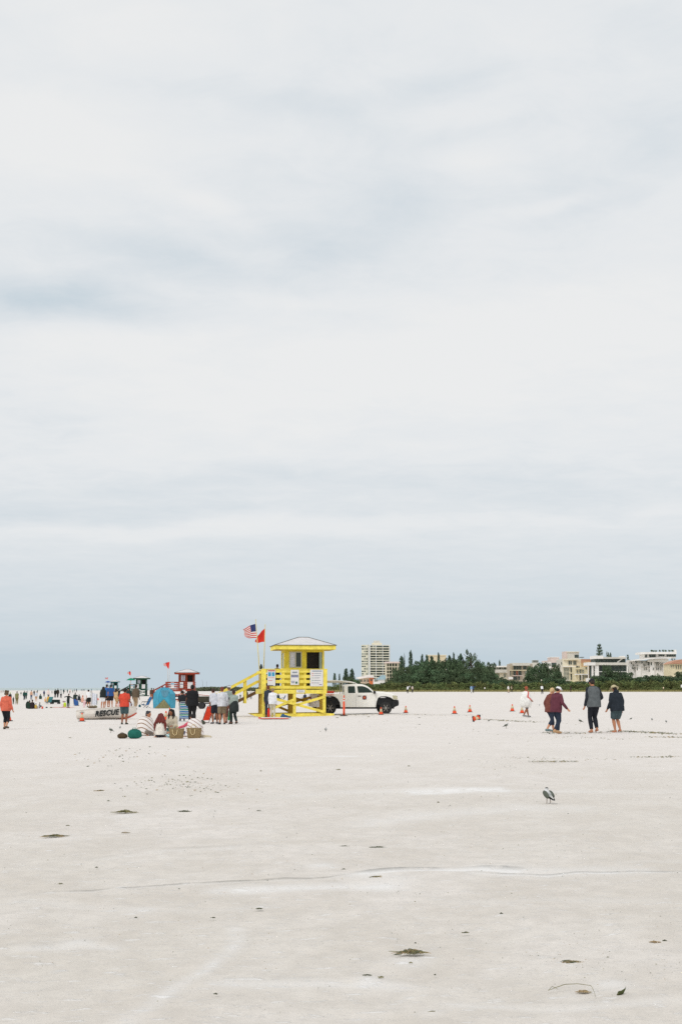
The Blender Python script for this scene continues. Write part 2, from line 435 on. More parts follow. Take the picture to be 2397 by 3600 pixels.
# scattered grit
grit = NZ(mapped(6, 9), 3.0, 2, .9)
col = MIX(M_('MULTIPLY', RG(grit, .70, .75), .5), col, C3(150, 140, 130))
L.new(col, b.inputs['Base Color']); b.inputs['Roughness'].default_value = 0.95; b.inputs['Specular IOR Level'].default_value = 0.1
bh = M_('ADD', M_('MULTIPLY', fin, .6), M_('ADD', M_('MULTIPLY', grn, .10), M_('MULTIPLY', fl, .25)))
bp = N.new('ShaderNodeBump'); bp.inputs['Strength'].default_value = 0.8; bp.inputs['Distance'].default_value = 0.04
L.new(bh, bp.inputs['Height']); L.new(bp.outputs[0], b.inputs['Normal'])
me.materials.append(m)

# sea beyond the end of the beach
mb = MB(); mb.add([(-9000,900,-.72),(60,900,-.72),(60,30000,-.72),(-9000,30000,-.72)], [(0,1,2,3)])
m, nt, b = newmat('sea_water'); N = nt.nodes; L = nt.links
tc = N.new('ShaderNodeTexCoord')
nz_ = NZ(mapped(.02, .08), 6.0, 5, .6)
b.inputs['Base Color'].default_value = C3(176, 190, 190); b.inputs['Roughness'].default_value = 0.45
bp = N.new('ShaderNodeBump'); bp.inputs['Strength'].default_value = 0.6; bp.inputs['Distance'].default_value = 1.0
L.new(nz_, bp.inputs['Height']); L.new(bp.outputs[0], b.inputs['Normal'])
sea = mb.build('sea', m); tag(sea, kind='structure')
# ------------------------------------------------------------------ people
SK1 = (205, 150, 118); SK2 = (186, 128, 96); SK3 = (150, 98, 72); SK4 = (96, 64, 50)
def rotx(v, a):      # lean forward (towards -y) by a
    v = Vector(v); return Vector((v.x, v.y*math.cos(a) - v.z*math.sin(a), v.y*math.sin(a) + v.z*math.cos(a)))
def ik(a, b, l1, l2, pole):
    d = b - a; L_ = min(d.length, (l1+l2)*0.995); dn = d.normalized(); b = a + dn*L_
    k = (l1*l1 - l2*l2 + L_*L_)/(2*L_); h = math.sqrt(max(0, l1*l1 - k*k))
    p = Vector(pole); p = (p - dn*p.dot(dn))
    if p.length < 1e-4: p = Vector((0, -1, 0.1))
    p.normalize(); return a + dn*k + p*h, b
def person(px, fy, top, label, face=180, pose='stand', sk=SK2, topc=(60,60,70), sl='long', botc=(40,45,60), bot='long',
           shoe=None, hair=((45,32,26), 'short'), hat=None, bulk=1.0, lean=0.0, aL=None, aR=None, step=0.13, headx=0.0, heady=0.0,
           tilt=0.15, group=None, near=False, H=None, loc=None, coat=0.0, capri=None, vest=None, hood=False, extra=None):
    p = Vector(loc) if loc is not None else P(px, fy)
    if H is None:
        frac = {'stand': 1.0, 'walk': 0.985, 'cross': 0.53, 'knees': 0.53, 'chair': 0.72, 'bend': 0.70}[pose]
        frac *= 1 - 0.35*(1-math.cos(lean))
        H = (fy - top)*p.y/F/frac
    r = thing('person', p, face, label, 'person', group)
    vox = 0.0085*H/1.7*1.2 if near else max(0.014, 0.00018*p.y)
    vox = min(vox, 0.03)
    B = bulk; q = lambda x, y, z: Vector((x, y, z))*H
    sitz = {'stand': .52, 'walk': .51, 'cross': .065, 'knees': .065, 'chair': .20, 'bend': .50}[pose]
    hip = q(0, .04 if pose == 'bend' else 0, sitz)
    la = rad(lean) if lean > 3 else lean
    if pose == 'bend': la = rad(72)
    U = lambda x, y, z: hip + rotx(q(x, y, z), la)
    # legs
    fo = {'stand': [(.058,0,.045),(-.062,.015,.045)], 'walk': [(.045,-step,.05),(-.045,step,.075)], 'bend': [(.06,0,.045),(-.06,.02,.045)],
          'cross': [(-.07,-.17,.03),(.07,-.20,.03)], 'knees': [(.06,-.27,.04),(-.06,-.25,.04)], 'chair': [(.06,-.30,.045),(-.06,-.28,.045)]}[pose]
    pole = {'stand': [(0,-1,0)]*2, 'walk': [(0,-1,0)]*2, 'bend': [(0,-1,0)]*2, 'cross': [(1,-.5,.25),(-1,-.5,.25)], 'knees': [(.15,-.3,1),(-.15,-.3,1)], 'chair': [(0,-.3,1)]*2}[pose]
    legs = []
    for i, s_ in ((0, 1), (1, -1)):
        hj = hip + rotx(q(.05*s_, 0, 0), 0); ft = q(*fo[i]); kn, ft = ik(hj, ft, .245*H, .24*H, pole[i]); legs.append((hj, kn, ft, s_))
    shd = [U(.090*s_*min(B,1.3)**.6, 0, .286) for s_ in (1, -1)]
    arms = []
    for i, (s_, a_) in enumerate(((1, aL), (-1, aR))):
        if a_ is None: a_ = (.022, -.02 + (.04 if pose == 'walk' and s_ > 0 else (-.05 if pose == 'walk' else 0)), -.31)
        tgt = shd[i] + Vector((a_[0]*s_, a_[1], a_[2]))*H
        ebw, wr = ik(shd[i], tgt, .172*H, .15*H, (s_*.12, 1, -.15) if a_[2] < .05 else (s_, .2, -.5)); arms.append((shd[i], ebw, wr, s_))
    neck = U(0, 0, .335); hc = neck + rotx(q(headx, -.015+heady, .075), la*.45 + tilt)
    HR = Matrix.Rotation(0, 3, 'X') if abs(tilt) < .01 else Matrix.Rotation(la*.45+tilt, 3, 'X')
    def ring(z, rx, ry, yo=0, k=1.0, add=0.0, n=14, U=U):
        return [U((rx*k*B+add)*math.cos(2*math.pi*j/n), yo + (ry*k*B+add)*math.sin(2*math.pi*j/n), z) for j in range(n)]
    # body: one continuous surface
    mb = MB()
    mb.loft([ring(-.055,.05,.045), ring(-.03,.085,.065), ring(.02,.09,.068), ring(.09,.074,.054), ring(.16,.083,.06), ring(.24,.090,.062), ring(.285,.074,.052), ring(.32,.040,.038)])
    mb.tube([U(0,0,.30), neck, hc - rotx(q(0,-.01,.03), la*.45)], [.036*H, .030*H, .030*H], 10, rounded=True)
    mb.ell(hc, (.044*H, .053*H, .062*H), 14, 10, HR)
    mb.ell(hc + HR @ q(0,-.022,-.030), (.030*H, .028*H, .030*H), 10, 8, HR)
    mb.tube([hc + HR @ q(0,-.048,.004), hc + HR @ q(0,-.060,-.014)], [.006*H, .009*H], 6, rounded=True)
    for s_ in (1, -1): mb.ell(hc + HR @ q(.045*s_, .004, -.004), (.008*H, .014*H, .018*H), 8, 6, HR)
    for hj, kn, ft, s_ in legs:
        cv = kn.lerp(ft, .3) + Vector((0, .006*H, 0))
        mb.tube([hj, hj.lerp(kn, .5), kn, cv, ft], [.052*H*B**.7, .044*H*B**.7, .033*H, .033*H*B**.4, .020*H], 10, rounded=True)
        fd = Vector((0.15*s_, -1, 0)) if pose not in ('cross',) else Vector((-s_, -.3, 0)); fd.normalize()
        up_ = .0 if pose != 'walk' or s_ > 0 else -.035
        mb.tube([ft + Vector((0,.02,-.018))*H, ft + fd*.05*H + Vector((0,0,-.022))*H, ft + fd*.105*H + Vector((0,0,-.03+up_*.4))*H], [.024*H, .024*H, .015*H], 8, rounded=True)
    for sh, eb, wr, s_ in arms:
        mb.tube([sh, sh.lerp(eb, .5), eb, eb.lerp(wr, .4), wr], [.029*H*B**.5, .029*H*B**.5, .024*H, .024*H, .017*H], 10, rounded=True)
        d = (wr-eb).normalized(); side = Vector((0,-1,0)) - d*d.dot(Vector((0,-1,0))); side = side.normalized() if side.length > .1 else Vector((1,0,0))
        nrm = d.cross(side)
        pc = wr + d*.028*H
        R_ = Matrix((side, nrm, d)).transposed()
        mb.ell(pc, (.024*H, .013*H, .034*H), 8, 6, R_)
        if near:
            for fi, (o_, l_) in enumerate(((-.018,.036),(-.006,.044),(.006,.041),(.018,.032))):
                b0 = pc + side*o_*H + d*.022*H
                m1 = b0 + d*l_*.5*H + nrm*(-s_)*.004*H; m2 = b0 + d*l_*.92*H + nrm*(-s_)*(.014+.002*fi)*H
                mb.tube([b0, m1, m2], [.0068*H, .0062*H, .0054*H], 6, rounded=True)
            t0 = pc + side*.018*H - d*.008*H
            mb.tube([t0, t0 + side*.014*H + d*.014*H, t0 + side*.016*H + d*.032*H], [.0085*H, .0075*H, .006*H], 6, rounded=True)
        else:
            mb.tube([pc + d*.02*H, pc + d*.055*H], [.014*H, .010*H], 6, rounded=True)
    mb.build('body', skin(sk), r, remesh=min(vox, .0085) if near else vox, sm=1)
    g = .0075*1.0
    # bottoms
    if bot != 'none':
        mb = MB()
        if bot == 'skirt':
            rr = [ring(.06,.08,.06,0,1,g), ring(0,.10,.085,0,1,g), ring(-.12,.12,.11,0,1,g), ring(-.25,.13,.12,0,1,g)]
            mb.loft(rr)
        else:
            mb.loft([ring(-.06,.06,.05,0,1,g), ring(-.03,.09,.07,0,1,g), ring(.02,.092,.07,0,1,g), ring(.075,.078,.058,0,1,g)])
            fr = {'long': 1.92, 'capri': 1.55, 'shorts': .93, 'brief': .35}[bot]
            for hj, kn, ft, s_ in legs:
                loose = 1.22 if bot == 'shorts' else 1.0
                pts = [hj, hj.lerp(kn, .5)]; rr = [.056*H*B**.7*1.04, .050*H*B**.7*loose]
                if fr >= 1.3:
                    pts += [kn, kn.lerp(ft, .35)]; rr += [.042*H, .041*H*B**.4]
                    pts.append(kn.lerp(ft, fr-1)); rr.append(.033*H)
                elif fr > .5:
                    pts.append(hj.lerp(kn, fr)); rr.append(.052*H*B**.5)
                mb.tube(pts, rr, 10)
        mb.build({'shorts': 'shorts', 'skirt': 'skirt', 'brief': 'briefs'}.get(bot, 'trousers'), fabric(botc), r, remesh=min(vox*1.1, .02), sm=2)
    # top
    if sl != 'none':
        mb = MB(); k = 1.05; gg = g + .004 + coat
        hem = -.03 - coat*4 if pose != 'cross' else -.02
        mb.loft([ring(hem,.092,.074,0,k,gg), ring(.03,.094,.074,0,k,gg), ring(.09,.086,.066,0,k,gg), ring(.16,.088,.066,0,k,gg), ring(.235,.092,.066,0,k,gg), ring(.28,.078,.056,0,k,gg), ring(.312,.050,.043,0,1,gg*.8), ring(.335,.036,.034,0,1,gg*.5)])
        fr = {'long': 1.95, 'short': .62, 'vest': .05, 'elbow': 1.1}[sl]
        for sh, eb, wr, s_ in arms:
            e_ = 1.0 + coat*7
            pts = [sh]; rr = [.033*H*B**.5*e_]
            if fr > .3: pts.append(sh.lerp(eb, min(fr, .8))); rr.append(.036*H*B**.5*e_)
            if fr > 1: pts += [eb]; rr += [.034*H*e_]
            if fr > 1.3: pts += [eb.lerp(wr, .5), eb.lerp(wr, .97)]; rr += [.032*H*e_, .026*H*e_]
            if len(pts) > 1: mb.tube(pts, rr, 10, rounded=True)
        if hood: mb.ell(neck + rotx(q(0,.035,.01), la), (.062*H,.05*H,.035*H), 12, 8)
        o = mb.build('jacket' if coat > .004 else 'shirt', fabric(topc), r, remesh=min(vox*1.1, .02), sm=3)
    if vest:
        mb = MB(); gg = g + .012
        mb.loft([ring(-.05,.094,.076,0,1.06,gg), ring(.03,.096,.076,0,1.05,gg), ring(.16,.092,.070,0,1.05,gg), ring(.24,.094,.070,0,1.03,gg), ring(.288,.080,.060,0,1.0,gg), ring(.325,.048,.045,0,1,gg*.8)])
        mb.build('gilet', fabric(vest), r, remesh=min(vox*1.1, .02), sm=3)
    # shoes
    if shoe:
        for hj, kn, ft, s_ in legs:
            mb = MB(); fd = Vector((0.15*s_, -1, 0)) if pose not in ('cross',) else Vector((-s_, -.3, 0)); fd.normalize()
            mb.tube([ft + Vector((0,.022,-.017))*H, ft + fd*.05*H + Vector((0,0,-.022))*H, ft + fd*.115*H + Vector((0,0,-.028))*H], [.030*H, .029*H, .021*H], 8, rounded=True)
            mb.build('shoe', mat('shoe', shoe, .7, .2, 12), r, remesh=min(vox*1.1, .016), sm=1)
    # hair
    if hair:
        hcx, st = hair; mb = MB()
        mb.ell(hc + HR @ q(0,.012,.016), (.051*H, .055*H, .058*H), 14, 10, HR)
        if st == 'short': mb.ell(hc + HR @ q(0,.03,-.01), (.046*H, .036*H, .040*H), 12, 8, HR)
        if st == 'bob': mb.ell(hc + HR @ q(0,.025,-.018), (.058*H, .045*H, .055*H), 12, 8, HR)
        if st == 'curly':
            for k in range(14):
                a_ = k*2.4; mb.ell(hc + HR @ (q(0,.016,.012) + Vector((math.cos(a_)*.042, abs(math.sin(a_))*.042, .04*math.cos(k*1.7)))*H), .023*H, 8, 6)
        if st == 'bun': mb.ell(hc + HR @ q(0,.055,.04), .026*H, 10, 8)
        if st == 'pony': mb.tube([hc + HR @ q(0,.055,.02), hc + HR @ q(0,.085,-.02), hc + HR @ q(0,.075,-.09)], [.016*H,.022*H,.010*H], 8, rounded=True)
        if st in ('long', 'verylong'):
            z_ = -.16 if st == 'long' else -.34
            zc_ = -.15
            for dx in (-.03, 0, .03):
                wd = 1.0 if st == 'long' else 1.5
                yo = .0 if st == 'long' else .045
                mb.tube([hc + q(dx,.03,.03), hc + q(dx*1.2*wd,.055+yo*.5,-.05), hc + q(dx*1.5*wd,.075+yo,-.13), hc + q(dx*1.3*wd,.085+yo,zc_ if st == 'long' else -.15)], [.035*H,.032*H,.030*H*wd**.5,.016*H], 8, rounded=True)
            if st == 'verylong':
                for s_ in (-1, 1): mb.tube([hc + q(.03*s_,.01,.03), hc + q(.07*s_,.05,-.06), hc + q(.115*s_,.09,-.18), hc + q(.125*s_,.10,z_+.03)], [.03*H,.034*H,.038*H,.014*H], 8, rounded=True)
            else:
                for s_ in (-1, 1): mb.tube([hc + q(.035*s_,.0,.03), hc + q(.052*s_,.01,-.06), hc + q(.05*s_,-.01,-.13)], [.022*H,.024*H,.012*H], 8, rounded=True)
        mb.build('hair', mat('hair', hcx, .6, .35, 25, bump=.4, spec=.3), r, remesh=min(vox, .014), sm=1)
    if hat:
        hcx, st = hat; mb = MB()
        top_ = hc + HR @ q(0,.006,.022)
        if st in ('cap', 'visor'):
            mb.ell(top_, (.056*H, .062*H, .048*H), 14, 10, HR)
            mb.build('hat', fabric(hcx), r, smooth=True)
            mb = MB(); mb.ell(hc + HR @ q(0,-.07,.030), (.040*H, .045*H, .005*H), 12, 6, HR); mb.build('hat_brim', fabric(hcx), r, smooth=True)
        elif st == 'beanie':
            mb.ell(top_, (.056*H, .062*H, .056*H), 14, 10, HR); mb.build('hat', fabric(hcx), r, smooth=True)
        else:
            rr = [[hc + HR @ (Vector((math.cos(a)*rd, math.sin(a)*rd*1.05, zz))*H) for a in [2*math.pi*k/18 for k in range(18)]] for rd, zz in ((.098,.012),(.098,.018),(.062,.036),(.056,.066),(.035,.084),(.008,.088))]
            mb.loft(rr); mb.build('hat', fabric(hcx), r, smooth=True)
    if near:
        for s_ in (1, -1):
            mb = MB(); mb.ell(hc + HR @ q(.017*s_, -.047, .006), .0062*H, 8, 6)
            mb.build('eye', mat('eye', (30, 22, 20), .2, .05, 5), r, smooth=True)
        mb = MB(); mb.ell(hc + HR @ q(0, -.0495, -.034), (.014*H, .004*H, .004*H), 8, 6); mb.build('mouth', mat('lip', (150, 80, 72), .5, .05, 5), r, smooth=True)
    if extra: extra(r, H, dict(hc=hc, hip=hip, sh=shd, arms=arms, legs=legs, U=U, HR=HR))
    return r

W = (235,235,238); BK = (32,32,36)
# --- the walkers on the right
person(2088, 2577, 2388, 'man walking away in grey vest over black sleeves, black trousers and dark cap, bare feet', 190, 'walk', SK2, (34,38,44), 'long', (28,30,36), 'long',
       None, ((50,40,34),'short'), ((30,32,38),'cap'), 1.15, .10, aL=(.05,-.02,-.30), aR=(.05,-.10,-.20), step=.015, tilt=.38, near=True, vest=(90,95,97))
person(2170, 2577, 2412, 'person walking away in black hooded jacket, teal patterned shorts and khaki bucket hat', 198, 'walk', SK2, (30,36,44), 'long', (60,78,82), 'shorts',
       None, ((40,30,26),'short'), ((198,184,146),'brim'), 1.38, .16, aR=(.05,-.03,-.30), aL=(.07,-.03,-.29), step=.02, tilt=.42, near=True, coat=.008, hood=True)
person(1934, 2579, 2424, 'light haired woman in rust brown jacket and jeans, half hidden beside the white cap', 122, 'walk', SK1, (112,60,52), 'long', (38,46,62), 'capri',
       (120,140,142), ((205,175,130),'short'), None, 1.05, .12, step=.13, near=True, coat=.010, aL=(.03,.02,-.29), tilt=.3, loc=P(1937,2576)+Vector((0,.25,0)))
person(1955, 2580, 2415, 'woman in maroon jacket, dark jeans and white cap with one arm held out', 130, 'walk', SK1, (92,44,56), 'long', (34,44,60), 'long',
       (196,160,120), ((50,35,30),'short'), ((240,240,240),'cap'), 1.15, .14, step=.10, near=True, coat=.010, aR=(.10,-.07,-.27), aL=(.03,-.05,-.29), tilt=.35)
def poncho(r, H, J):
    mb = MB(); rings = []
    for zz, rx, ry in ((.83,.055,.05),(.79,.12,.10),(.70,.16,.15),(.55,.185,.19),(.42,.18,.20),(.33,.14,.16)):
        rings.append([Vector(((rx+.008*math.sin(5*a)*(1-zz))*math.cos(a), (ry+.012*math.sin(7*a)*(1-zz))*math.sin(a), zz + .02*math.sin(3*a)*(zz < .4)))*H for a in [2*math.pi*k/28 for k in range(28)]])
    mb.loft(rings); mb.build('white_poncho', fabric((238,236,232)), r, smooth=True)
person(1848, 2522, 2415, 'red haired person walking in loose white poncho with coral pink sleeves and bare brown legs', 128, 'walk', SK3, (214,104,98), 'long', (90,90,90), 'shorts',
       (150,150,150), ((168,84,58),'bun'), None, 1.05, .05, step=.15, near=True, extra=poncho, aL=(.03,-.03,-.28), aR=(.08,-.04,-.24))
# --- left edge
person(20, 2564, 2430, 'woman with bushy brown hair walking away in orange top and black capri leggings', 172, 'walk', SK1, (216,102,78), 'long', (30,30,34), 'capri',
       (90,80,70), ((92,74,56),'curly'), None, 1.2, .05, step=.05, near=True, aR=(.06,-.02,-.29), aL=(.03,-.04,-.29), coat=.004)
# --- man in red
person(437, 2547, 2420, 'man in bright red orange T-shirt and teal shorts standing in front of the rescue boat', 175, 'stand', SK3, (214,70,50), 'short', (58,80,84), 'shorts',
       (66,70,58), ((36,28,24),'short'), None, 1.25, .05, near=True, aL=(.03,-.10,-.20), aR=(.03,-.10,-.20), coat=.003)
# --- two adults with the striped chair
person(641, 2534, 2428, 'person in black T-shirt reaching tan arm to the striped beach chair', 200, 'stand', SK2, (30,32,36), 'short', (34,36,42), 'long',
       (40,40,40), ((34,26,22),'short'), None, 1.1, .12, near=True, aR=(.10,-.10,-.27), aL=(.0,-.2,-.16), tilt=.3)
person(676, 2545, 2410, 'tall man dressed all in black standing beside the striped beach chair', 190, 'walk', SK4, (26,26,28), 'short', (28,28,30), 'long',
       (46,40,36), ((20,18,18),'short'), None, 1.42, .06, near=True, step=.12, aR=(.04,-.06,-.3), aL=(.05,-.10,-.26), coat=.008)
# --- cluster left of the ramp
person(756, 2545, 2421, 'person bending slightly in white shirt and black shorts beside the red beach chair', 205, 'stand', SK3, (204,206,214), 'elbow', (36,38,46), 'shorts',
       (90,90,94), ((60,40,32),'short'), None, 1.08, rad(22), near=True, aL=(0,-.06,-.3), aR=(.03,-.06,-.3), tilt=.3)
person(781, 2547, 2416, 'person with white jacket over the shoulder and long patterned beige shorts', 195, 'stand', SK2, (212,214,220), 'long', (132,116,92), 'shorts',
       (54,58,54), ((120,60,46),'short'), None, 1.22, .04, near=True, aL=(-.04,-.08,-.12), aR=(.05,0,-.3), coat=.004)
person(800, 2546, 2415, 'woman in pale green top and rust sleeve behind the patterned shorts', 170, 'stand', SK2, (140,152,144), 'short', (110,70,60), 'capri',
       (120,60,44), ((110,90,72),'short'), ((205,210,220),'cap'), 1.0, .05, near=True, loc=P(801,2543)+Vector((0,.35,0)))
def tunic(r, H, J):
    mb = MB(); mb.loft([[Vector((rx*math.cos(a), ry*math.sin(a), zz))*H for a in [2*math.pi*k/20 for k in range(20)]] for zz, rx, ry in ((.69,.105,.085),(.62,.118,.10),(.54,.135,.12),(.42,.14,.125),(.36,.13,.12))]); mb.build('tunic', fabric((38,44,44)), r, smooth=True)
def phone(r, H, J):
    mb = MB(); w_ = J['arms'][0][2]; mb.box(w_ + Vector((0,-.03,.04))*H, (.05*H,.03*H,.07*H)); mb.build('camera_in_hand', mat('black_plastic', (30,30,44), .4, .1, 5), r)
person(823, 2547, 2428, 'woman in grey T-shirt, black tunic and leggings holding small camera up near the ramp', -150, 'walk', SK3, (150,164,156), 'short', (30,40,40), 'long',
       (76,66,56), ((56,34,34),'short'), None, 1.25, .06, near=True, step=.08, aL=(-.06,-.16,-.09), aR=(-.03,-.16,-.10), extra=lambda r, H, J: (phone(r, H, J), tunic(r, H, J)))
mbt = None
# --- at the yellow tower
person(958, 2523, 2421, 'grey haired person in white windbreaker and pale trousers standing on board at the yellow tower', 170, 'stand', SK1, (234,235,240), 'long', (206,198,176), 'long',
       (214,206,196), ((150,120,100),'short'), None, 1.18, .03, near=True, coat=.008)
person(941, 2518, 2408, 'person in dark navy clothes behind the white windbreaker at the yellow tower', 185, 'stand', SK2, (44,52,64), 'long', (48,54,70), 'long',
       (60,60,64), ((110,60,44),'short'), None, .95, .03, near=True, loc=P(942,2521)+Vector((0,.1,0)), aR=(.06,-.02,-.28))
# --- seated group
def towel(stv, z1=.50, rx=.30, ry=.26, off=(0,0), full=1.0):
    def f(r, H, J):
        mb = MB(); rings = []; n = 36; hb = .025
        for k in range(13):
            u = k/12; zz = (.425,.415,.395,.37,.34,.30,.26,.22,.18,.14,.10,.055,.012)[k]
            rr = (.055,.09,.122,.146,.162,.176,.188,.196,.203,.209,.214,.218,.222)[k]
            rings.append([Vector((off[0]*u + (rr*rx/.26*(1+.05*math.sin(9*a+2*u)*u))*math.cos(a), -.01+off[1]*u + hb*math.sin(math.pi*min(1, u*1.15)) + (rr*ry/.26*(1+.06*math.sin(8*a+1+u)*u))*math.sin(a), zz))*H for a in [2*math.pi*j/n for j in range(n)]])
        mb.loft(rings); mb.build('towel', stv, r, smooth=True)
    return f
T1 = stripes('towel', [(0,(236,230,226)),(.62,(150,118,92)),(.84,(236,230,226))], (.75,.15,.66), .125)
T2 = stripes('towel2', [(0,(238,232,228)),(.60,(170,140,130)),(.82,(238,232,228))], (-.55,.15,.84), .115)
person(512, 2586, 2503, 'seated woman in grey headband wrapped in brown and white striped towel, face turned right', 55, 'cross', SK2, (200,196,190), 'long', (120,110,100), 'long',
       None, ((58,60,66),'curly'), None, 1.0, .18, near=True, extra=towel(T1, off=(.02,.0), rx=.27, ry=.25), tilt=.12)
person(563, 2592, 2510, 'seated woman seen from behind with very long auburn hair and white top', 176, 'cross', SK1, (232,224,214), 'long', (40,40,46), 'brief',
       None, ((110,44,38),'verylong'), None, 1.05, .15, near=True, tilt=.25)
person(607, 2588, 2502, 'seated woman with long black hair facing us in cream speckled knit sweater', -18, 'cross', SK3, (196,184,164), 'long', (70,110,110), 'long',
       None, ((28,22,22),'long'), None, 1.05, .20, near=True, tilt=.35, aL=(.0,-.18,-.17), aR=(-.02,-.20,-.15), coat=.006, loc=P(609,2580))
person(684, 2590, 2512, 'seated woman bowed forward under striped towel with pink sleeve reaching left', -148, 'cross', SK2, (206,84,104), 'long', (90,100,140), 'long',
       None, ((30,22,22),'short'), None, 1.05, .25, near=True, aL=(.20,-.14,-.13), aR=(-.05,-.12,-.18), extra=towel(T2, off=(.0,.0), rx=.26, ry=.25), tilt=.4)
# --- people on the tower deck are built with the tower
# --- poncho etc. done; far figures by the dunes
G = 'distant people on the open sand'
person(1433, 2437, 2410, 'distant person in white top with arm raised, in front of the tree grove', 200, 'stand', SK2, W, 'long', BK, 'long', BK, aR=(.16,0,.14), bulk=1.1)
person(1440, 2436, 2410, 'distant person in dark clothes right behind the one in white near the grove', 170, 'walk', SK2, (200,190,180), 'short', (50,50,60), 'long', BK, loc=P(1441,2436)+Vector((1,6,0)))
person(1656, 2437, 2409, 'distant person in light blue shirt and white trousers by the dunes', 160, 'walk', SK2, (130,165,200), 'long', (220,220,225), 'long', BK)
person(1663, 2436, 2409, 'distant person in navy clothes with arm out next to the light blue shirt', 150, 'walk', SK2, (50,70,100), 'long', (40,44,60), 'long', BK, aR=(.2,-.1,.02))
person(1786, 2436, 2409, 'distant person in white jacket walking by the dune left of the cone pair', 120, 'walk', SK1, (236,232,230), 'long', (210,180,150), 'capri', BK)
person(1797, 2433, 2410, 'distant person in dark trousers and pale top behind the white jacket by the dune', 100, 'walk', SK2, (170,150,130), 'long', BK, 'long', BK)
person(1905, 2440, 2408, 'distant person bending forward in white top and black trousers by the dune', 185, 'stand', SK2, (236,236,240), 'elbow', BK, 'long', BK, lean=.5, bulk=1.15, aL=(-.02,-.1,-.12), aR=(-.02,-.1,-.12))
person(2005, 2433, 2411, 'distant person dressed in dark red and black close to the dune grass', 200, 'stand', SK3, (50,32,36), 'long', (40,26,30), 'long', BK)
person(1877, 2440, 2434, 'small child in tan clothes far out between the poncho and the dune', 200, 'stand', SK2, (200,170,130), 'short', (190,150,120), 'shorts')
# --- crowd on the left, middle distance
person(361, 2488, 2415, 'long haired woman in black top and white shorts with bare tan legs', 165, 'stand', SK2, (30,34,34), 'long', (238,238,240), 'shorts', None, ((24,20,20),'long'), None, 1.28, .2, tilt=.2, near=True, coat=.006)
person(372, 2487, 2408, 'man in blue shirt and black shorts, left of the two in blue shirts', 180, 'stand', SK2, (44,92,160), 'short', (34,34,40), 'shorts', None, ((40,30,26),'short'), None, 1.2, near=True, loc=P(375,2486))
person(390, 2486, 2408, 'man in darker blue shirt and black shorts, right of the two in blue shirts', 190, 'stand', SK2, (36,76,140), 'short', (32,32,38), 'shorts', None, ((36,28,24),'short'), None, 1.2, near=True)
person(408, 2485, 2421, 'slim person in beige clothes between the blue shirts and the red shirt', 150, 'walk', SK1, (214,180,130), 'short', (206,170,120), 'shorts', None, ((60,42,32),'long'), None, 1.0, step=.05)
person(418, 2478, 2420, 'person in black top half hidden behind the beige clothes', 190, 'stand', SK2, (30,36,40), 'long', (34,36,40), 'long', BK)
person(452, 2482, 2418, 'person in dark jacket with backpack behind the red shirt', 200, 'stand', SK2, (44,54,52), 'long', (70,64,60), 'long', BK, bulk=1.1)
def rod(r, H, J):
    mb = MB(); w_ = J['arms'][0][2]; mb.tube([w_ + Vector((0,-.1,.1)), Vector((w_.x+.1, w_.y-.5, -.02))], .012, 6); mb.build('walking_stick', mat('dark_wood', (60,50,40), .7, .1, 8), r)
person(476, 2496, 2408, 'person in grey brown clothes leaning on thin stick left of the turquoise tent', 165, 'walk', SK4, (92,78,62), 'long', (160,134,104), 'long', (90,60,50), ((56,44,34),'short'), None, 1.05, .08, near=True, step=.10, extra=rod)
person(456, 2489, 2457, 'person sitting low in pale blue grey behind the red shirt', 170, 'knees', SK2, (190,204,220), 'short', (60,90,110), 'shorts')
person(533, 2462, 2419, 'person in dark jacket with orange scarf left of the teal tent', 190, 'stand', SK3, (80,60,50), 'long', (170,110,84), 'long', BK, bulk=1.2)
person(540, 2458, 2420, 'person with black hair just left of the teal tent top', 175, 'stand', SK3, (40,46,44), 'long', (50,50,56), 'long', BK)
person(430, 2480, 2423, 'person in pale shirt standing right behind the red shirt on its left', 190, 'stand', SK3, (224,222,214), 'short', (90,80,70), 'shorts', None, ((36,28,24),'short'))
person(240, 2489, 2439, 'person in black stretching both arms out beside the pink blanket', 165, 'stand', SK2, (34,40,38), 'long', (30,46,44), 'long', BK, lean=.2, aL=(.24,-.02,-.06), aR=(.24,-.02,-.14))
person(229, 2486, 2465, 'child in neon lime shirt sitting on the pink blanket', 200, 'knees', SK2, (196,240,60), 'short', (230,150,150), 'shorts', None, ((90,50,44),'short'))
person(223, 2485, 2465, 'brown haired child in white sitting on the left of the pink blanket', 160, 'knees', SK2, (236,230,228), 'short', (220,150,140), 'shorts', None, ((100,56,48),'bob'))
person(265, 2466, 2433, 'man in dark green jacket seated in chair behind the blue towel', 185, 'chair', SK3, (38,50,46), 'long', (40,44,56), 'long', BK, bulk=1.25, aR=(.2,-.04,-.14))
person(279, 2468, 2440, 'woman with dark hair seated next to the dark green jacket', 175, 'chair', SK2, (40,46,50), 'long', (60,50,44), 'long', BK, ((50,36,30),'bob'))
person(269, 2482, 2456, 'person wrapped in blue and seated low before the dark jackets', 170, 'knees', SK2, (46,86,150), 'long', (150,160,170), 'long', BK, bulk=1.2)
person(291, 2477, 2443, 'red haired person in pale pink top seated in the beach group', 150, 'chair', SK1, (226,170,150), 'short', (110,90,70), 'shorts', None, ((196,120,90),'short'))
person(297, 2488, 2461, 'little child in pink and white trousers bending over in the beach group', 180, 'bend', SK1, (236,200,200), 'short', (236,196,204), 'long', None, ((120,80,60),'short'))
person(313, 2486, 2425, 'person in white shirt and black shorts leaning over beside the umbrella pole', 200, 'stand', SK2, (238,238,238), 'short', (34,36,34), 'shorts', BK, ((30,24,24),'short'), ((28,30,38),'cap'), 1.2, rad(24))
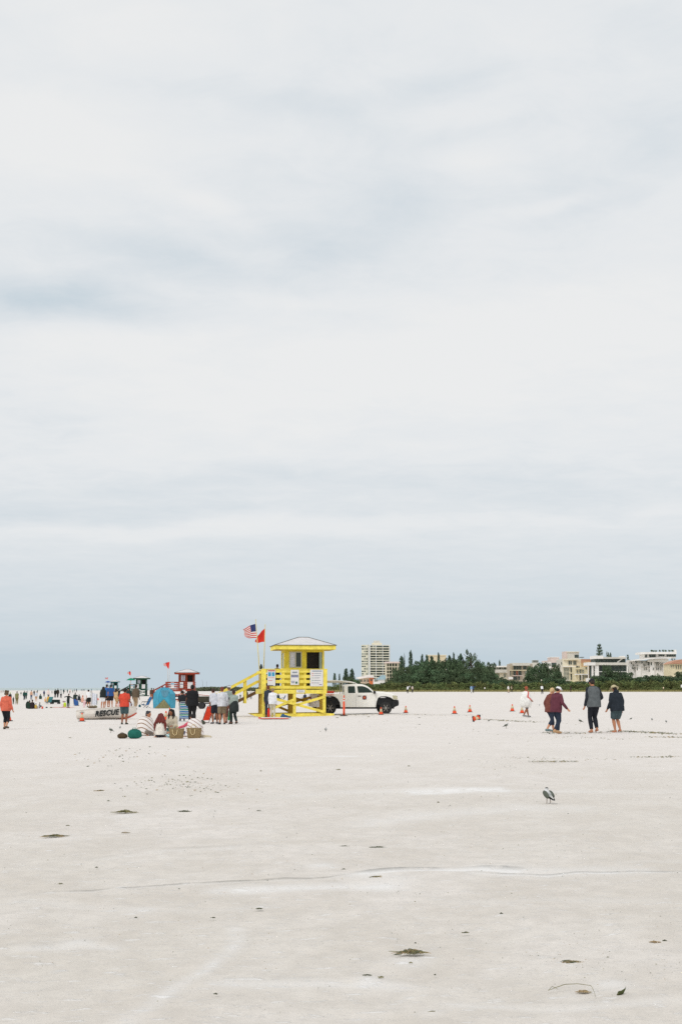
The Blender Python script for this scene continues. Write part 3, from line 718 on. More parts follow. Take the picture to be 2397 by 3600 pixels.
person(60, 2477, 2431, 'person in khaki patterned outfit standing beside small child', 180, 'stand', SK1, (128,128,84), 'short', (124,112,70), 'long', None, ((46,40,38),'short'), None, 1.25)
person(48, 2477, 2450, 'small child in dark teal beside the khaki outfit', 170, 'stand', SK3, (40,66,64), 'short', (70,84,70), 'long')
person(36, 2470, 2431, 'person in neon green cap and dark clothes behind the orange top', 180, 'stand', SK3, (34,36,36), 'long', (30,30,34), 'long', BK, ((40,30,26),'short'), ((150,220,40),'cap'), 1.25, near=False, loc=P(36,2474))
person(75, 2447, 2432, 'small distant person in dark green between the khaki outfit and the dark pair', 180, 'stand', SK3, (60,80,66), 'long', (190,190,186), 'long')
person(86, 2461, 2429, 'man in dark green coat and dark trousers, left of dark pair', 175, 'walk', SK3, (30,66,58), 'long', (40,52,62), 'long', BK, bulk=1.2, step=.03)
person(93, 2459, 2431, 'person in dark teal coat, right of dark pair', 185, 'walk', SK3, (26,74,66), 'long', (60,76,70), 'long', BK, bulk=1.1, step=.05)
person(111, 2460, 2427, 'person in pink and beige top and blue grey trousers behind the white shirt', 180, 'stand', SK1, (206,160,130), 'long', (84,96,120), 'long', BK, bulk=1.1)
person(121, 2446, 2427, 'person in dark jacket behind the beige top', 190, 'stand', SK2, (30,36,36), 'long', (60,60,60), 'long', BK, bulk=1.2)
person(128, 2466, 2431, 'person in pale blue white shirt and tan shorts standing', 185, 'stand', SK1, (206,214,226), 'elbow', (200,160,120), 'shorts', None, ((150,120,90),'short'), None, 1.25)
person(143, 2458, 2440, 'person with dark hair sitting low in dark green', 175, 'knees', SK3, (40,66,58), 'long', (50,70,60), 'long', None)
person(133, 2437, 2425, 'tiny distant figure in dark teal above the seated dark green', 175, 'stand', SK3, (40,76,80), 'long', (60,60,60), 'long')
person(156, 2449, 2427, 'person in navy jacket and black trousers standing', 180, 'stand', SK2, (36,44,90), 'long', BK, 'long', BK, bulk=1.2)
person(170, 2458, 2424, 'white haired person in pale top with red cap behind the striped chair', 170, 'stand', SK1, (232,214,206), 'long', (206,200,190), 'long', None, ((230,214,206),'bob'), ((180,90,80),'cap'), 1.25)
person(171, 2475, 2441, 'person in yellow and blue leaning back in beach chair', 150, 'chair', SK2, (206,164,70), 'short', (70,84,120), 'long', None, ((60,70,90),'short'), None, 1.2)
person(160, 2472, 2450, 'person in orange and white sitting left of the yellow and blue', 140, 'chair', SK1, (236,180,110), 'short', (230,220,210), 'long', None, ((220,180,130),'short'))
person(105, 2492, 2463, 'person in dark green sitting among bags at the left', 185, 'knees', SK3, (30,50,40), 'long', (36,44,42), 'long', BK, bulk=1.3)
person(114, 2492, 2461, 'person in black and maroon sitting right of the dark green one among bags', 170, 'knees', SK3, (40,30,32), 'long', (36,38,38), 'long', BK, bulk=1.3)
person(127, 2492, 2473, 'person in mustard yellow sitting on the sand by the red bucket', 160, 'knees', SK1, (196,166,70), 'short', (150,140,110), 'long')
person(140, 2490, 2470, 'person in grey blue lying back behind the red bucket', 120, 'knees', SK1, (110,124,140), 'short', (60,80,84), 'long')
person(195, 2453, 2423, 'man in black jacket, left of black dressed couple beyond the cart', 180, 'stand', SK4, (28,34,32), 'long', BK, 'long', BK, bulk=1.3)
person(204, 2453, 2421, 'man in dark brown jacket, right of black dressed couple beyond the cart', 185, 'walk', SK4, (44,38,32), 'long', (36,36,36), 'long', BK, bulk=1.3)
person(215, 2455, 2424, 'person in pale grey top and dark leggings with dark hair', 180, 'stand', SK3, (196,198,196), 'long', (50,54,60), 'long', None, ((30,34,44),'short'))
person(225, 2440, 2422, 'distant person in dark teal walking beyond the crowd', 180, 'walk', SK3, (24,64,64), 'long', (26,60,60), 'long')
# tiny figures right at the far end of the beach
TG = 'tiny figures on the far shoreline'
for i, (px, fy, tp, c1, c2) in enumerate([(238,2437,2423,(40,80,72),(60,80,70)),(247,2438,2422,(236,210,200),(120,70,70)),(257,2436,2424,(120,150,140),(60,90,80)),
        (263,2432,2421,(150,160,170),(120,120,120)),(270,2434,2421,(60,70,90),(80,80,60)),(287,2430,2422,(50,90,90),(50,80,80)),(293,2430,2422,(44,60,70),(44,50,60)),
        (297,2430,2422,(40,56,60),(40,50,54)),(323,2431,2421,(90,130,150),(60,80,90)),(229,2434,2424,(230,224,220),(150,140,130)),(343,2428,2423,(60,100,110),(50,60,70)),
        (98,2436,2426,(180,190,200),(90,90,90)),(184,2439,2428,(110,130,120),(90,90,90)),(12,2436,2426,(60,90,90),(50,60,60)),(5,2437,2427,(150,90,80),(60,60,60))]):
    person(px, fy, tp, 'tiny distant figure standing on the far shoreline left of the teal tower', 180, 'stand', SK3, c1, 'long', c2, 'long', group=TG)
# people beyond the ramp and below the tower deck
person(868, 2462, 2428, 'person in navy seen between the ramp rail and the tower post', 190, 'stand', SK3, (34,44,60), 'long', (90,90,90), 'long', BK)
person(882, 2458, 2424, 'person in pale coat seen just left of the tower corner posts', 170, 'stand', SK2, (206,204,198), 'long', (60,70,90), 'long', BK)
person(845, 2456, 2430, 'distant person in white seen through the ramp railing', 170, 'stand', SK2, (226,226,228), 'long', (40,70,80), 'long', BK)
person(978, 2466, 2436, 'person in dark green seated far off under the tower deck', 150, 'chair', SK3, (36,54,58), 'long', (40,50,60), 'long', BK, bulk=1.2)
person(1072, 2468, 2434, 'person in dark navy seated far off, under the tower deck right of middle post', 150, 'chair', SK3, (34,48,70), 'long', (40,50,60), 'long', BK, bulk=1.2)
# ------------------------------------------------------------------ traffic cones
ORG = mat('cone_orange', (240, 84, 44), .55, .12, 6); WHT = mat('reflective_white', (226,220,214), .5, .08, 8); RUB = mat('black_rubber', (52,52,52), .8, .2, 8)
def make_cone(label, loc, sc=1.0, rz=0):
    r = thing('traffic_cone', loc, rz, label, 'traffic cone', None, sc)
    mb = MB(); mb.box((0,0,.018), (.36,.36,.036), taper=.94); mb.build('base', RUB, r, bevel=.008)
    mb = MB(); mb.lathe([(.135,.036),(.128,.06),(.098,.19)], 20); mb.lathe([(.050,.38),(.030,.47),(.026,.475)], 20); mb.build('cone_body', ORG, r, smooth=True)
    mb = MB(); mb.lathe([(.0985,.19),(.051,.38)], 20); mb.build('reflective_band', mat('band', (214,196,160), .5, .1, 9), r, smooth=True)
    return r
c0 = make_cone('small orange cone standing in front of the truck front wheel', P(1339, 2513))
def cone(px, fy, top, label, rz=0):
    p = P(px, fy); s_ = (fy-top)*p.y/F/.475
    return dup(c0, p, rz, label, sc=(s_, s_, s_))
c0.scale = [(2513-2487)*c0.location.y/F/.475]*3
cone(1426, 2507, 2482, 'small orange cone just ahead of the truck front bumper')
cone(1597, 2510, 2483, 'small orange cone alone on open sand, left of a close pair right of the truck')
cone(1651, 2504, 2479, 'small orange cone on open sand, right of a close pair right of the truck')
cone(1800, 2501, 2476, 'orange cone with pale band left of the person in white poncho')
cone(1834, 2508, 2482, 'orange cone partly hidden by the legs of the person in white poncho')
cone(289, 2536, 2506, 'orange cone with pale band at the left end of the rescue boat')
cone(32, 2535, 2502, 'orange cone behind the woman in the orange top')
cone(584, 2534, 2500, 'orange cone between two heads of the seated women')
cone(597, 2516, 2490, 'tip of orange cone behind the black haired seated woman')
# tall slim delineator
r = thing('delineator_post', P(1209, 2517), 0, 'tall slim orange delineator post with white bands in front of the truck bed', 'traffic post')
h_ = 72*P(1209,2517).y/F
mb = MB(); mb.box((0,0,.02), (.42,.42,.04), taper=.95); mb.build('base', RUB, r, bevel=.01)
mb = MB(); mb.lathe([(.062,.04),(.058,.3),(.052,h_*.70)], 18); mb.lathe([(.049,h_*.76),(.049,h_*.81)], 18); mb.lathe([(.048,h_*.87),(.036,h_*.93),(.022,h_*.965)], 18); mb.lathe([(.022,h_*.965),(.03,h_*.98),(.02,h_)], 12); mb.build('post', ORG, r, smooth=True)
mb = MB(); mb.lathe([(.0515,h_*.70),(.0495,h_*.76)], 18); mb.lathe([(.0495,h_*.81),(.0485,h_*.87)], 18); mb.build('reflective_band', WHT, r, smooth=True)
# toppled cones and rope
for px, fy, rz, lab in ((1662,2537,70,'orange and white cone lying on its side, the nearer of two toppled cones'), (1682,2531,-60,'orange and white cone toppled on the sand, the farther of two toppled cones')):
    r = dup(c0, P(px, fy)+Vector((0,0,.12)), rz, lab, sc=(.75,.75,.75)); r.rotation_euler = (rad(82), 0, rad(rz))

# ------------------------------------------------------------------ gulls
def make_gull(label, loc, rz, sc=1.0, headturn=0.0, group=None, pose='stand'):
    """faces -y; about 0.4 m long"""
    r = thing('gull', loc, rz, label, 'gull', group, sc)
    m, nt, b = newmat('gull_plumage'); N = nt.nodes; L = nt.links
    tc = N.new('ShaderNodeTexCoord'); sp_ = N.new('ShaderNodeSeparateXYZ'); L.new(tc.outputs['Object'], sp_.inputs[0])
    cr_ = N.new('ShaderNodeValToRGB'); mr_ = N.new('ShaderNodeMapRange'); mr_.inputs[1].default_value = .10; mr_.inputs[2].default_value = .32
    L.new(sp_.outputs[2], mr_.inputs[0]); L.new(mr_.outputs[0], cr_.inputs[0])
    e = cr_.color_ramp.elements; e[0].color = C3(206,204,198); e[1].color = C3(58,60,58); e[0].position = .15; e[1].position = .93
    q_ = e.new(.40); q_.color = C3(160,164,162); q_ = e.new(.72); q_.color = C3(226,226,226); q_ = e.new(.84); q_.color = C3(216,216,216)
    L.new(cr_.outputs[0], b.inputs['Base Color']); b.inputs['Roughness'].default_value = .8
    ht = rad(headturn); hp = Vector((-.02*math.sin(ht), -.075, .285))
    bd = Vector((math.sin(ht)*-1, -math.cos(ht), -.18))
    mb = MB()
    mb.ell((0,.0,.175), (.062,.115,.062), 14, 10, Matrix.Rotation(rad(-28), 3, 'X'))
    mb.ell((0,-.045,.20), (.055,.06,.062), 12, 8)
    mb.tube([(0,-.06,.215), (0,-.075,.25), hp], [.045,.034,.032], 10, rounded=True)
    mb.ell(hp, (.031,.038,.030), 12, 8)
    mb.tube([(0,.07,.145), (0,.16,.115), (0,.20,.105)], [.045,.022,.012], 8, rounded=True)
    mb.build('body', m, r, remesh=.007, sm=2)
    mb = MB()
    for s_ in (1,-1):
        mb.ell((.050*s_,.02,.185), (.024,.12,.058), 12, 8, Matrix.Rotation(rad(-24), 3, 'X'))
    mb.build('wings', mat('gull_wing', (92,98,88), .8, .2, 20), r, smooth=True)
    mb = MB()
    for s_ in (1,-1): mb.tube([(.035*s_,.10,.14), (.012*s_,.20,.098), (.0,.245,.085)], [.018,.014,.005], 6, rounded=True)
    mb.build('wing_tips', mat('gull_tip', (34,36,36), .8, .2, 20), r, smooth=True)
    mb = MB(); mb.tube([hp + bd*.03, hp + bd*.055, hp + bd*.082], [.010,.0085,.004], 8); mb.build('bill', mat('bill', (70,50,44), .5, .1, 9), r, smooth=True)
    for s_ in (1,-1):
        mb = MB(); x_ = .03*s_
        mb.tube([(x_,.01,.135), (x_,.015,.06), (x_,0,.006)], [.008,.0055,.0055], 6)
        for a_ in (-.35, 0, .35): mb.tube([(x_,0,.006), (x_+.035*math.sin(a_), -.04*math.cos(a_), .004)], [.005,.003], 5)
        mb.build('leg', mat('gull_leg', (96,74,60), .6, .1, 9), r)
    return r
g0 = make_gull('laughing gull with dark hood standing alone in the right foreground', P(1926, 2827), -158, 1.0, 40)
g0.scale = [s__*57*g0.location.y/F/.315 for s__ in (1.2, 1.0, 1.0)]
GL = [(1718,2538,9,120,'small gull left of two on the sand right of the toppled cones'), (1779,2560,18,70,'gull in profile on the sand between toppled cones and the walking pair'),
      (2038,2543,16,-100,'small gull just left of the man in the grey vest'), (2078,2535,9,-90,'small gull half hidden behind the legs of the man in grey vest'), (2217,2532,10,80,'gull crouching low right of the bucket hat walker'),
      (2290,2534,10,200,'gull right of the bucket hat walker, between two other gulls'), (2340,2542,11,190,'rightmost gull of the row on the right'), (1895,2482,7,180,'tiny gull between the poncho and the walking pair'),
      (390,2576,18,-110,'small gull in front of the rescue boat, farther left of two'), (423,2563,11,180,'small gull right behind the shoes of the red shirted man'), (1145,2573,16,185,'gull alone on the sand in front of the tower right skid'),
      (998,2498,6,150,'tiny gull on the sand seen under the tower deck')]
for px, fy, hh, rz, lab in GL:
    p = P(px, fy); s_ = hh*p.y/F/.315
    dup(g0, p, rz, lab, sc=(s_, s_, s_))

# ------------------------------------------------------------------ rescue boat
r = thing('rescue_boat', P(376, 2529), 0, 'off-white rescue rowing boat with black RESCUE lettering and rust red keel at the bow', 'boat')
D_ = r.location.y; mp = D_/F
bx = lambda px: (px-376)*mp
bz = lambda py: (2529-py)*mp
hull = mat('boat_gelcoat', (232,226,218), .45, .06, 3, bump=.1)
mb = MB(); rings = []; inner = []
st = [(276,2500,2529,.62),(300,2497,2530,.66),(340,2493,2530,.72),(385,2490,2529,.74),(420,2487,2527,.70),(450,2486,2522,.52),(468,2486,2517,.26),(479,2486,2510,.03)]
for px, t_, b_, hw in st:
    x = bx(px); z1 = bz(t_)+.0; z0 = bz(b_); ring_ = []
    for k in range(13):
        a = math.pi*k/12; y = hw*math.cos(a); f_ = math.sin(a)**.65
        ring_.append(Vector((x, -y, z1 + (z0-z1)*f_)))
    rings.append(ring_)
def openloft(mb, rings):
    n = len(rings[0]); vs = [v for q in rings for v in q]
    mb.add(vs, [(i*n+j, i*n+j+1, (i+1)*n+j+1, (i+1)*n+j) for i in range(len(rings)-1) for j in range(n-1)])
openloft(mb, rings); n = 13
mb.add(rings[0], [tuple(range(n))])
top = [(q[0], q[-1]) for q in rings]
inn = [[a.lerp(b, .06)+Vector((0,0,.005)) for a, b in top], [b.lerp(a, .06)+Vector((0,0,.005)) for a, b in top]]
vs = [a for a, b in top] + inn[0] + inn[1] + [b for a, b in top]; k = len(top)
mb.add(vs, [(i+j*k, i+1+j*k, i+1+(j+1)*k, i+(j+1)*k) for j in (0, 2) for i in range(k-1)])
fl_ = [[v + Vector((0,0,-.22)) for v in q] for q in inn]
vs = inn[0] + fl_[0] + fl_[1] + inn[1]
mb.add(vs, [(i+j*k, i+1+j*k, i+1+(j+1)*k, i+(j+1)*k) for j in (0, 1, 2) for i in range(k-1)])
mb.build('hull', hull, r, smooth=False)
mb = MB(); mb.tube([(bx(410),-.05,bz(2529)), (bx(435),-.10,bz(2527)), (bx(455),-.18,bz(2521)), (bx(470),-.15,bz(2514)), (bx(480),-.02,bz(2507))], [.02,.05,.055,.05,.03], 10); mb.build('keel_guard', mat('rust_red', (196,86,66), .6, .15, 6), r, smooth=True)
mb = MB(); mb.tube([(bx(q[0]), -q[3]*1.0, bz(q[1])+.01) for q in st[:-1]] + [(bx(479),0,bz(2486)+.01)], .02, 8); mb.tube([(bx(q[0]), q[3]*1.0, bz(q[1])+.01) for q in st[:-1]] + [(bx(479),0,bz(2486)+.01)], .02, 8); mb.build('gunwale', mat('gunwale', (214,206,194), .5, .08, 6), r, smooth=True)
for px in (320, 360, 400):
    mb = MB(); mb.box((bx(px),0,bz(2494)-.02), (.2,1.2,.03)); mb.build('bench', mat('bench', (206,198,184), .7, .1, 6), r)
def text_obj(name, s, size, m, parent, loc, rot, shear=0, bold=0.0, ext=.004, width=None):
    cu = bpy.data.curves.new(name, 'FONT'); cu.body = s; cu.size = size; cu.shear = shear; cu.offset = bold; cu.extrude = ext; cu.align_x = 'CENTER'; cu.align_y = 'CENTER'; cu.resolution_u = 4; cu.space_character = 1.12
    o = bpy.data.objects.new(name, cu); COL.objects.link(o); bpy.context.view_layer.update()
    me_ = bpy.data.meshes.new_from_object(o.evaluated_get(bpy.context.evaluated_depsgraph_get())); bpy.data.objects.remove(o)
    me_.materials.clear(); me_.materials.append(m)
    o = bpy.data.objects.new(name, me_); COL.objects.link(o); o.parent = parent; o.location = loc; o.rotation_euler = rot
    if width:
        xs_ = [v.co.x for v in me_.vertices]; k_ = width/(max(xs_)-min(xs_)); o.scale = (k_, 1, 1)
    return o
text_obj('rescue_lettering', 'RESCUE', .42, mat('black_vinyl', (30,36,36), .5, .1, 5), r, (bx(383), -.765, bz(2507)), (rad(84), rad(-5), 0), .28, .016, .03, width=bx(426)-bx(341))
mb = MB(); mb.tube([(bx(290),-.66,bz(2506)), (bx(296),-.70,bz(2503)), (bx(304),-.68,bz(2505))], .018, 6); mb.build('cleat', mat('grey_metal', (120,124,120), .5, .1, 5), r)

# ------------------------------------------------------------------ pop-up tent
p = P(578, 2490); r = thing('beach_tent', p, 8, 'turquoise blue pop-up beach tent with khaki triangular door flap', 'tent'); mp = p.y/F
R_ = 37*mp; Hh = 72*mp; n = 6; rings = []
for u, zz in ((1.0,0),(1.05,.34),(1.0,.70),(.74,.86),(.40,.965),(.05,1.0)):
    rings.append([Vector((R_*u*math.cos(a), R_*u*math.sin(a), Hh*zz)) for a in [2*math.pi*(k+.5)/n - math.pi/2 for k in range(n)]])
mb = MB(); mb.loft(rings); mb.build('canopy', mat('tent_nylon', (64,158,186), .55, .25, 1.6, spec=.4, bump=.2), r)
mb = MB()
for k in range(n):
    mb.tube([rg[k]*1.006 for rg in rings], .012, 5)
mb.build('poles', mat('tent_pole', (30,120,150), .5, .1, 5), r)
yb = -R_*math.cos(math.pi/6)
mb = MB(); mb.prism([(-R_*.92,.01),(R_*.62,.01),(-R_*.05,Hh*.44)], yb*1.10-.03, yb*1.10); mb.build('door_flap', mat('khaki_mesh', (136,132,96), .9, .25, 7), r)
mb = MB(); mb.prism([(-R_*.35,Hh*.86),(R_*.42,Hh*.88),(R_*.30,Hh*.60),(0,Hh*.50),(-R_*.25,Hh*.62)], yb*.98-.05, yb*.98-.02); mb.build('mesh_window', mat('grey_mesh', (96,150,172), .9, .2, 9), r)

# ------------------------------------------------------------------ chairs, bags, bits and pieces
ALU = mat('aluminium_tube', (196,200,202), .35, .08, 8, metal=.7); DK = mat('dark_steel', (56,58,62), .5, .1, 8)
def folded_chair(px, fy, hpx, wpx, label, cloth, lean=8, rz=0, frame=ALU):
    p = P(px, fy); mp = p.y/F; r = thing('beach_chair', p, rz, label, 'beach chair'); w_ = wpx*mp; h_ = hpx*mp
    t_ = math.tan(rad(lean))
    mb = MB()
    def fr(y0, z0, z1, rr=.014):
        pts = [(-w_/2+t_*z0, y0, z0), (-w_/2+t_*z1, y0, z1-.06), (-w_/2+.05+t_*z1, y0, z1), (w_/2-.05+t_*z1, y0, z1), (w_/2+t_*z1, y0, z1-.06), (w_/2+t_*z0, y0, z0)]
        mb.tube(pts, rr, 6)
    fr(0, 0.02, h_); fr(.09, 0.0, h_*.7); mb.tube([(-w_/2,0,.03),(w_/2,0,.03)], .014, 6); mb.tube([(-w_/2,.09,.02),(w_/2,.09,.02)], .014, 6)
    mb.build('frame', frame, r)
    mb = MB(); mb.grid(lambda u, v: (-w_/2+.02+(w_-.04)*u + t_*(h_*.16+v*h_*.80), -.012-.015*math.sin(v*math.pi), h_*.16+v*h_*.80), 6, 12); mb.build('sling', cloth, r, smooth=True)
    for s_ in (-1, 1):
        mb = MB(); mb.box((s_*w_/2*1.02 + t_*h_*.45, .04, h_*.45), (.03,.05,h_*.34)); mb.build('armrest', mat('chair_arm', (206,206,200), .6, .1, 6), r)
    return r
BS = stripes('striped_sling', [(0,(30,110,170)),(.22,(200,208,206)),(.36,(60,140,120)),(.62,(200,208,206)),(.72,(44,76,134)),(.9,(200,208,206))], (0,0,1), .26)
folded_chair(648, 2538, 69, 36, 'folded beach chair with blue, green and white stripes held by the tall man in black', BS, 2)
folded_chair(722, 2542, 60, 24, 'folded red orange beach chair leaning left of the white shirt and black shorts', fabric((226,60,34)), 17, 10, DK)
folded_chair(764, 2540, 58, 28, 'dark folded chair with silver legs behind the red beach chair', fabric((40,44,46)), 12, 5)
folded_chair(806, 2540, 44, 14, 'green folded chair carried beside the woman with the camera', fabric((30,130,80)), 6, 5)
def open_chair(px, fy, hpx, label, col, rz=0, frame=DK):
    p = P(px, fy); k = hpx*p.y/F/.85; r = thing('beach_chair', p, rz, label, 'beach chair', None, k)
    mb = MB(); mb.grid(lambda u, v: (-.27+.54*u, -.25+.42*v, .30-.06*math.sin(v*math.pi)-.04*v), 4, 6); mb.build('seat', fabric(col), r, smooth=True)
    mb = MB(); mb.grid(lambda u, v: (-.27+.54*u, .17+.28*v, .26+.58*v), 4, 6); mb.build('backrest', fabric(col), r, smooth=True)
    for s_ in (-1, 1):
        x = .28*s_
        mb = MB(); mb.tube([(x,.46,.85),(x,.15,.24),(x,-.05,0)], .014, 6); mb.build('leg', frame, r)
        mb = MB(); mb.tube([(x,-.26,.30),(x,.30,0)], .014, 6); mb.tube([(x,-.26,.30),(x,-.2,.46),(x,.3,.5)], .014, 6); mb.build('side_frame', frame, r)
        mb = MB(); mb.box((x,.02,.49), (.05,.36,.025)); mb.build('armrest', frame, r)
    return r
open_chair(512, 2489, 38, 'blue low beach chair with black legs left of the turquoise tent', (40,96,150), -60)
open_chair(172, 2476, 26, 'teal framed chair under the yellow and blue sunbather', (60,120,124), -30)
open_chair(268, 2480, 22, 'blue beach chair in the middle of the left group', (40,80,150), 20)
open_chair(1064, 2462, 18, 'blue beach chair far off seen under the tower deck', (36,60,110), -70)
open_chair(995, 2462, 17, 'dark blue beach chair far off left of the tower middle post', (50,80,120), -70)
open_chair(308, 2480, 22, 'dark green chair behind the white shirt', (34,50,44), 0)
def sack(px, fy, w_, h_, label, col, name='bag', cat='bag', squash=.7, strap=None, fn=None):
    p = P(px, fy); mp = p.y/F; r = thing(name, p, 0, label, cat); W_ = w_*mp; H_ = h_*mp
    mb = MB(); mb.ell((0,0,H_*.48), (W_/2, W_/2*squash, H_*.5), 16, 10); mb.ell((W_*.08,0,H_*.3), (W_*.45, W_*.42*squash, H_*.32), 14, 8); mb.ell((-W_*.15,0,H_*.25), (W_*.33, W_*.4*squash, H_*.27), 12, 8)
    mb.build('shell', fabric(col) if fn is None else fn, r, remesh=max(.012, H_*.05), sm=2)
    mb = MB(); mb.tube([(-W_*.2,-W_*.2*squash,H_*.8),(-W_*.1,-W_*.3*squash,H_*1.06),(W_*.1,-W_*.3*squash,H_*1.06),(W_*.2,-W_*.2*squash,H_*.8)], .01, 6, rounded=True)
    mb.build('strap', fabric(strap or col), r, smooth=True); return r
sack(474, 2596, 50, 34, 'bulging dark green bag in front of the seated woman in striped towel', (28,96,84))
sack(431, 2596, 36, 19, 'brown and black bag lying left of the dark green bag', (74,60,42))
def tote(px, fy, w_, h_, label):
    p = P(px, fy); mp = p.y/F; r = thing('straw_tote', p, 0, label, 'bag'); W_ = w_*mp; H_ = h_*mp
    straw = mat('straw', (142,122,88), .9, .35, 22, bump=.6)
    mb = MB(); rings = []
    for zz, k in ((0,.80),(.1,.88),(.5,.95),(.95,1.0),(1.0,1.0),(.96,.95)):
        rings.append([Vector((W_/2*k*math.copysign(abs(math.cos(a))**.6, math.cos(a)), W_*.22*k*math.copysign(abs(math.sin(a))**.6, math.sin(a)), H_*zz + .01*math.sin(3*a))) for a in [2*math.pi*j/20 for j in range(20)]])
    mb.loft(rings, False); mb.add(rings[0], [tuple(range(20))[::-1]]); mb.build('basket', straw, r, smooth=True)
    for y in (-1, 1):
        mb = MB(); mb.tube([(-W_*.24,y*W_*.23,H_*.9),(-W_*.22,y*W_*.26,H_*(.55 if y<0 else 1.15)),(-W_*.10,y*W_*.27,H_*(.32 if y<0 else 1.35)),(.02,y*W_*.27,H_*(.45 if y<0 else 1.3)),(W_*.08,y*W_*.23,H_*.9)], .011, 6); mb.build('handle', mat('rope', (226,206,160), .8, .1, 9), r, smooth=True)
    return r
tote(621, 2596, 54, 34, 'woven straw tote with pale rope handles, left of two in front of the seated women')
tote(683, 2595, 52, 35, 'woven straw tote with pale rope handles, right of two next to white shoes')
for px, lab in ((714,'cream canvas shoe beside the right straw tote, nearer the tote'), (727,'cream canvas shoe at the far right end of the seated group')):
    r = thing('shoe', P(px, 2594), 75, lab, 'shoe')
    mb = MB(); mb.tube([(0,.10,.05),(0,0,.05),(0,-.14,.035)], [.055,.05,.04], 10, rounded=True); mb.build('upper', mat('canvas', (206,194,168), .9, .15, 12), r, remesh=.009, sm=1)
    mb = MB(); mb.box((0,-.02,.012), (.095,.29,.024)); mb.build('sole', mat('sole', (236,232,224), .8, .05, 5), r, bevel=.008)
r = thing('towel_pile', P(600, 2592), 0, 'teal and white towel crumpled left of the straw tote', 'towel')
mb = MB(); mb.ell((0,0,.06), (.16,.12,.07), 12, 8); mb.ell((.1,-.03,.12), (.09,.09,.06), 12, 8); mb.build('towel', stripes('tealt', [(0,(90,170,180)),(.5,(220,226,226))], (.4,0,.9), .06), r, remesh=.014)
# beach towel/board under the white jacket
r = thing('rescue_board', P(966, 2529), 3, 'red and white paddle board lying at the foot of the tower', 'board'); mp = r.location.y/F
mb = MB(); rings = []
for px, hw, th in ((915,.06,.03),(924,.2,.05),(945,.30,.06),(980,.31,.06),(1005,.26,.06),(1018,.10,.04)):
    x = (px-966)*mp; rings.append([Vector((x, hw*math.cos(a), .05+th*math.sin(a))) for a in [2*math.pi*k/12 for k in range(12)]])
mb.loft(rings); mb.build('deck', mat('board_white', (238,222,214), .4, .08, 3), r, smooth=True)
mb = MB(); mb.bar((-.75,-.33,.06),(.72,-.30,.06), .02, .035); mb.box((-.80,-.02,.075), (.12,.4,.06)); mb.build('red_rail', mat('board_red', (214,70,60), .45, .1, 4), r)
r = thing('towel', P(1003, 2527)+Vector((0,.02,.10)), 0, 'blue and black cloth heaped on the right end of the paddle board', 'towel')
mb = MB(); mb.ell((-.05,0,.02), (.22,.16,.09), 12, 8); mb.ell((-.12,0,.1), (.1,.1,.07), 10, 6); mb.ell((.16,0,.0), (.18,.12,.05), 10, 6); mb.build('cloth', fabric((44,84,120)), r, remesh=.015)
r = thing('rescue_can', P(944, 2521)+Vector((.02,-.15,0)), 0, 'red rescue float standing next to the white windbreaker', 'rescue float')
mb = MB(); mb.lathe([(.03,0),(.07,.05),(.075,.25),(.06,.44),(.02,.50)], 14); mb.build('float', mat('float_red', (222,44,34), .4, .1, 4), r, smooth=True)
mb = MB(); mb.tube([(.07,0,.12),(.11,0,.2),(.11,0,.3),(.07,0,.38)], .012, 6); mb.build('handle', mat('float_black', (36,34,34), .5, .1, 4), r)
# wagon
r = thing('beach_wagon', P(196, 2475), 0, 'black folding beach wagon on four small wheels among the left crowd', 'wagon'); mp = r.location.y/F
mb = MB(); w_ = 27*mp; h_ = 9.5*mp; z0 = 5.5*mp
for y in (-.4, .4): mb.box((0,y,z0+h_/2), (w_,.04,h_))
for x in (-w_/2+.02, w_/2-.02): mb.box((x,0,z0+h_/2), (.04,.76,h_))
mb.box((0,0,z0), (w_-.1,.76,.04)); mb.build('tub', fabric((26,40,36)), r)
for x in (-w_/2+.1, w_/2-.06):
    for y in (-.42, .42):
        mb = MB(); R9 = Matrix.Rotation(math.pi/2, 3, 'X'); vs = MB(); vs.lathe([(.02,-.05),(z0*.55,-.05),(z0*.6,0),(z0*.55,.05),(.02,.05)], 14)
        mb.add([R9 @ Vector(v) + Vector((x,y,z0*.6)) for v in vs.v], vs.f); mb.build('wheel', RUB, r)
mb = MB(); mb.tube([(-w_/2,0,z0),(-w_/2-.8,0,.12)], .02, 6); mb.build('pull_handle', DK, r)
# small stuff on the left
r = thing('bucket', P(150, 2492), 0, 'red plastic bucket on the sand among the left group', 'bucket'); k = 8*r.location.y/F
mb = MB(); mb.lathe([(k*.34,0),(k*.44,k),(k*.40,k),(k*.31,k*.06)], 16); mb.build('pail', mat('red_plastic', (226,86,60), .45, .1, 4), r, smooth=True)
mb = MB(); mb.tube([(-k*.43,0,k*.95),(-k*.3,-.1,k*1.25),(k*.3,-.1,k*1.25),(k*.43,0,k*.95)], .012, 6); mb.build('handle', mat('white_plastic', (230,230,230), .45, .1, 4), r)
sack(99, 2491, 16, 26, 'tall dark backpack at the left end of the seated dark group', (28,40,34))
sack(336, 2489, 14, 9, 'small khaki bag on the sand near the lime bag', (120,120,90))
sack(339, 2474, 9, 12, 'lime yellow bag hanging low beside the woman in white shorts', (206,220,40))
sack(325, 2490, 30, 9, 'brown and green bag lying below the umbrella pole', (110,96,76))
sack(417, 2486, 11, 14, 'pale pink round bag beside the slim beige person', (226,196,190))
sack(492, 2486, 9, 9, 'small dark teal bag left of the blue beach chair', (30,80,90))
sack(345, 2462, 8, 8, 'white and red bag beside the woman in white shorts', (236,150,140))
sack(712, 2548, 20, 16, 'dark camouflage bag on the sand beneath the red beach chair', (66,70,58))
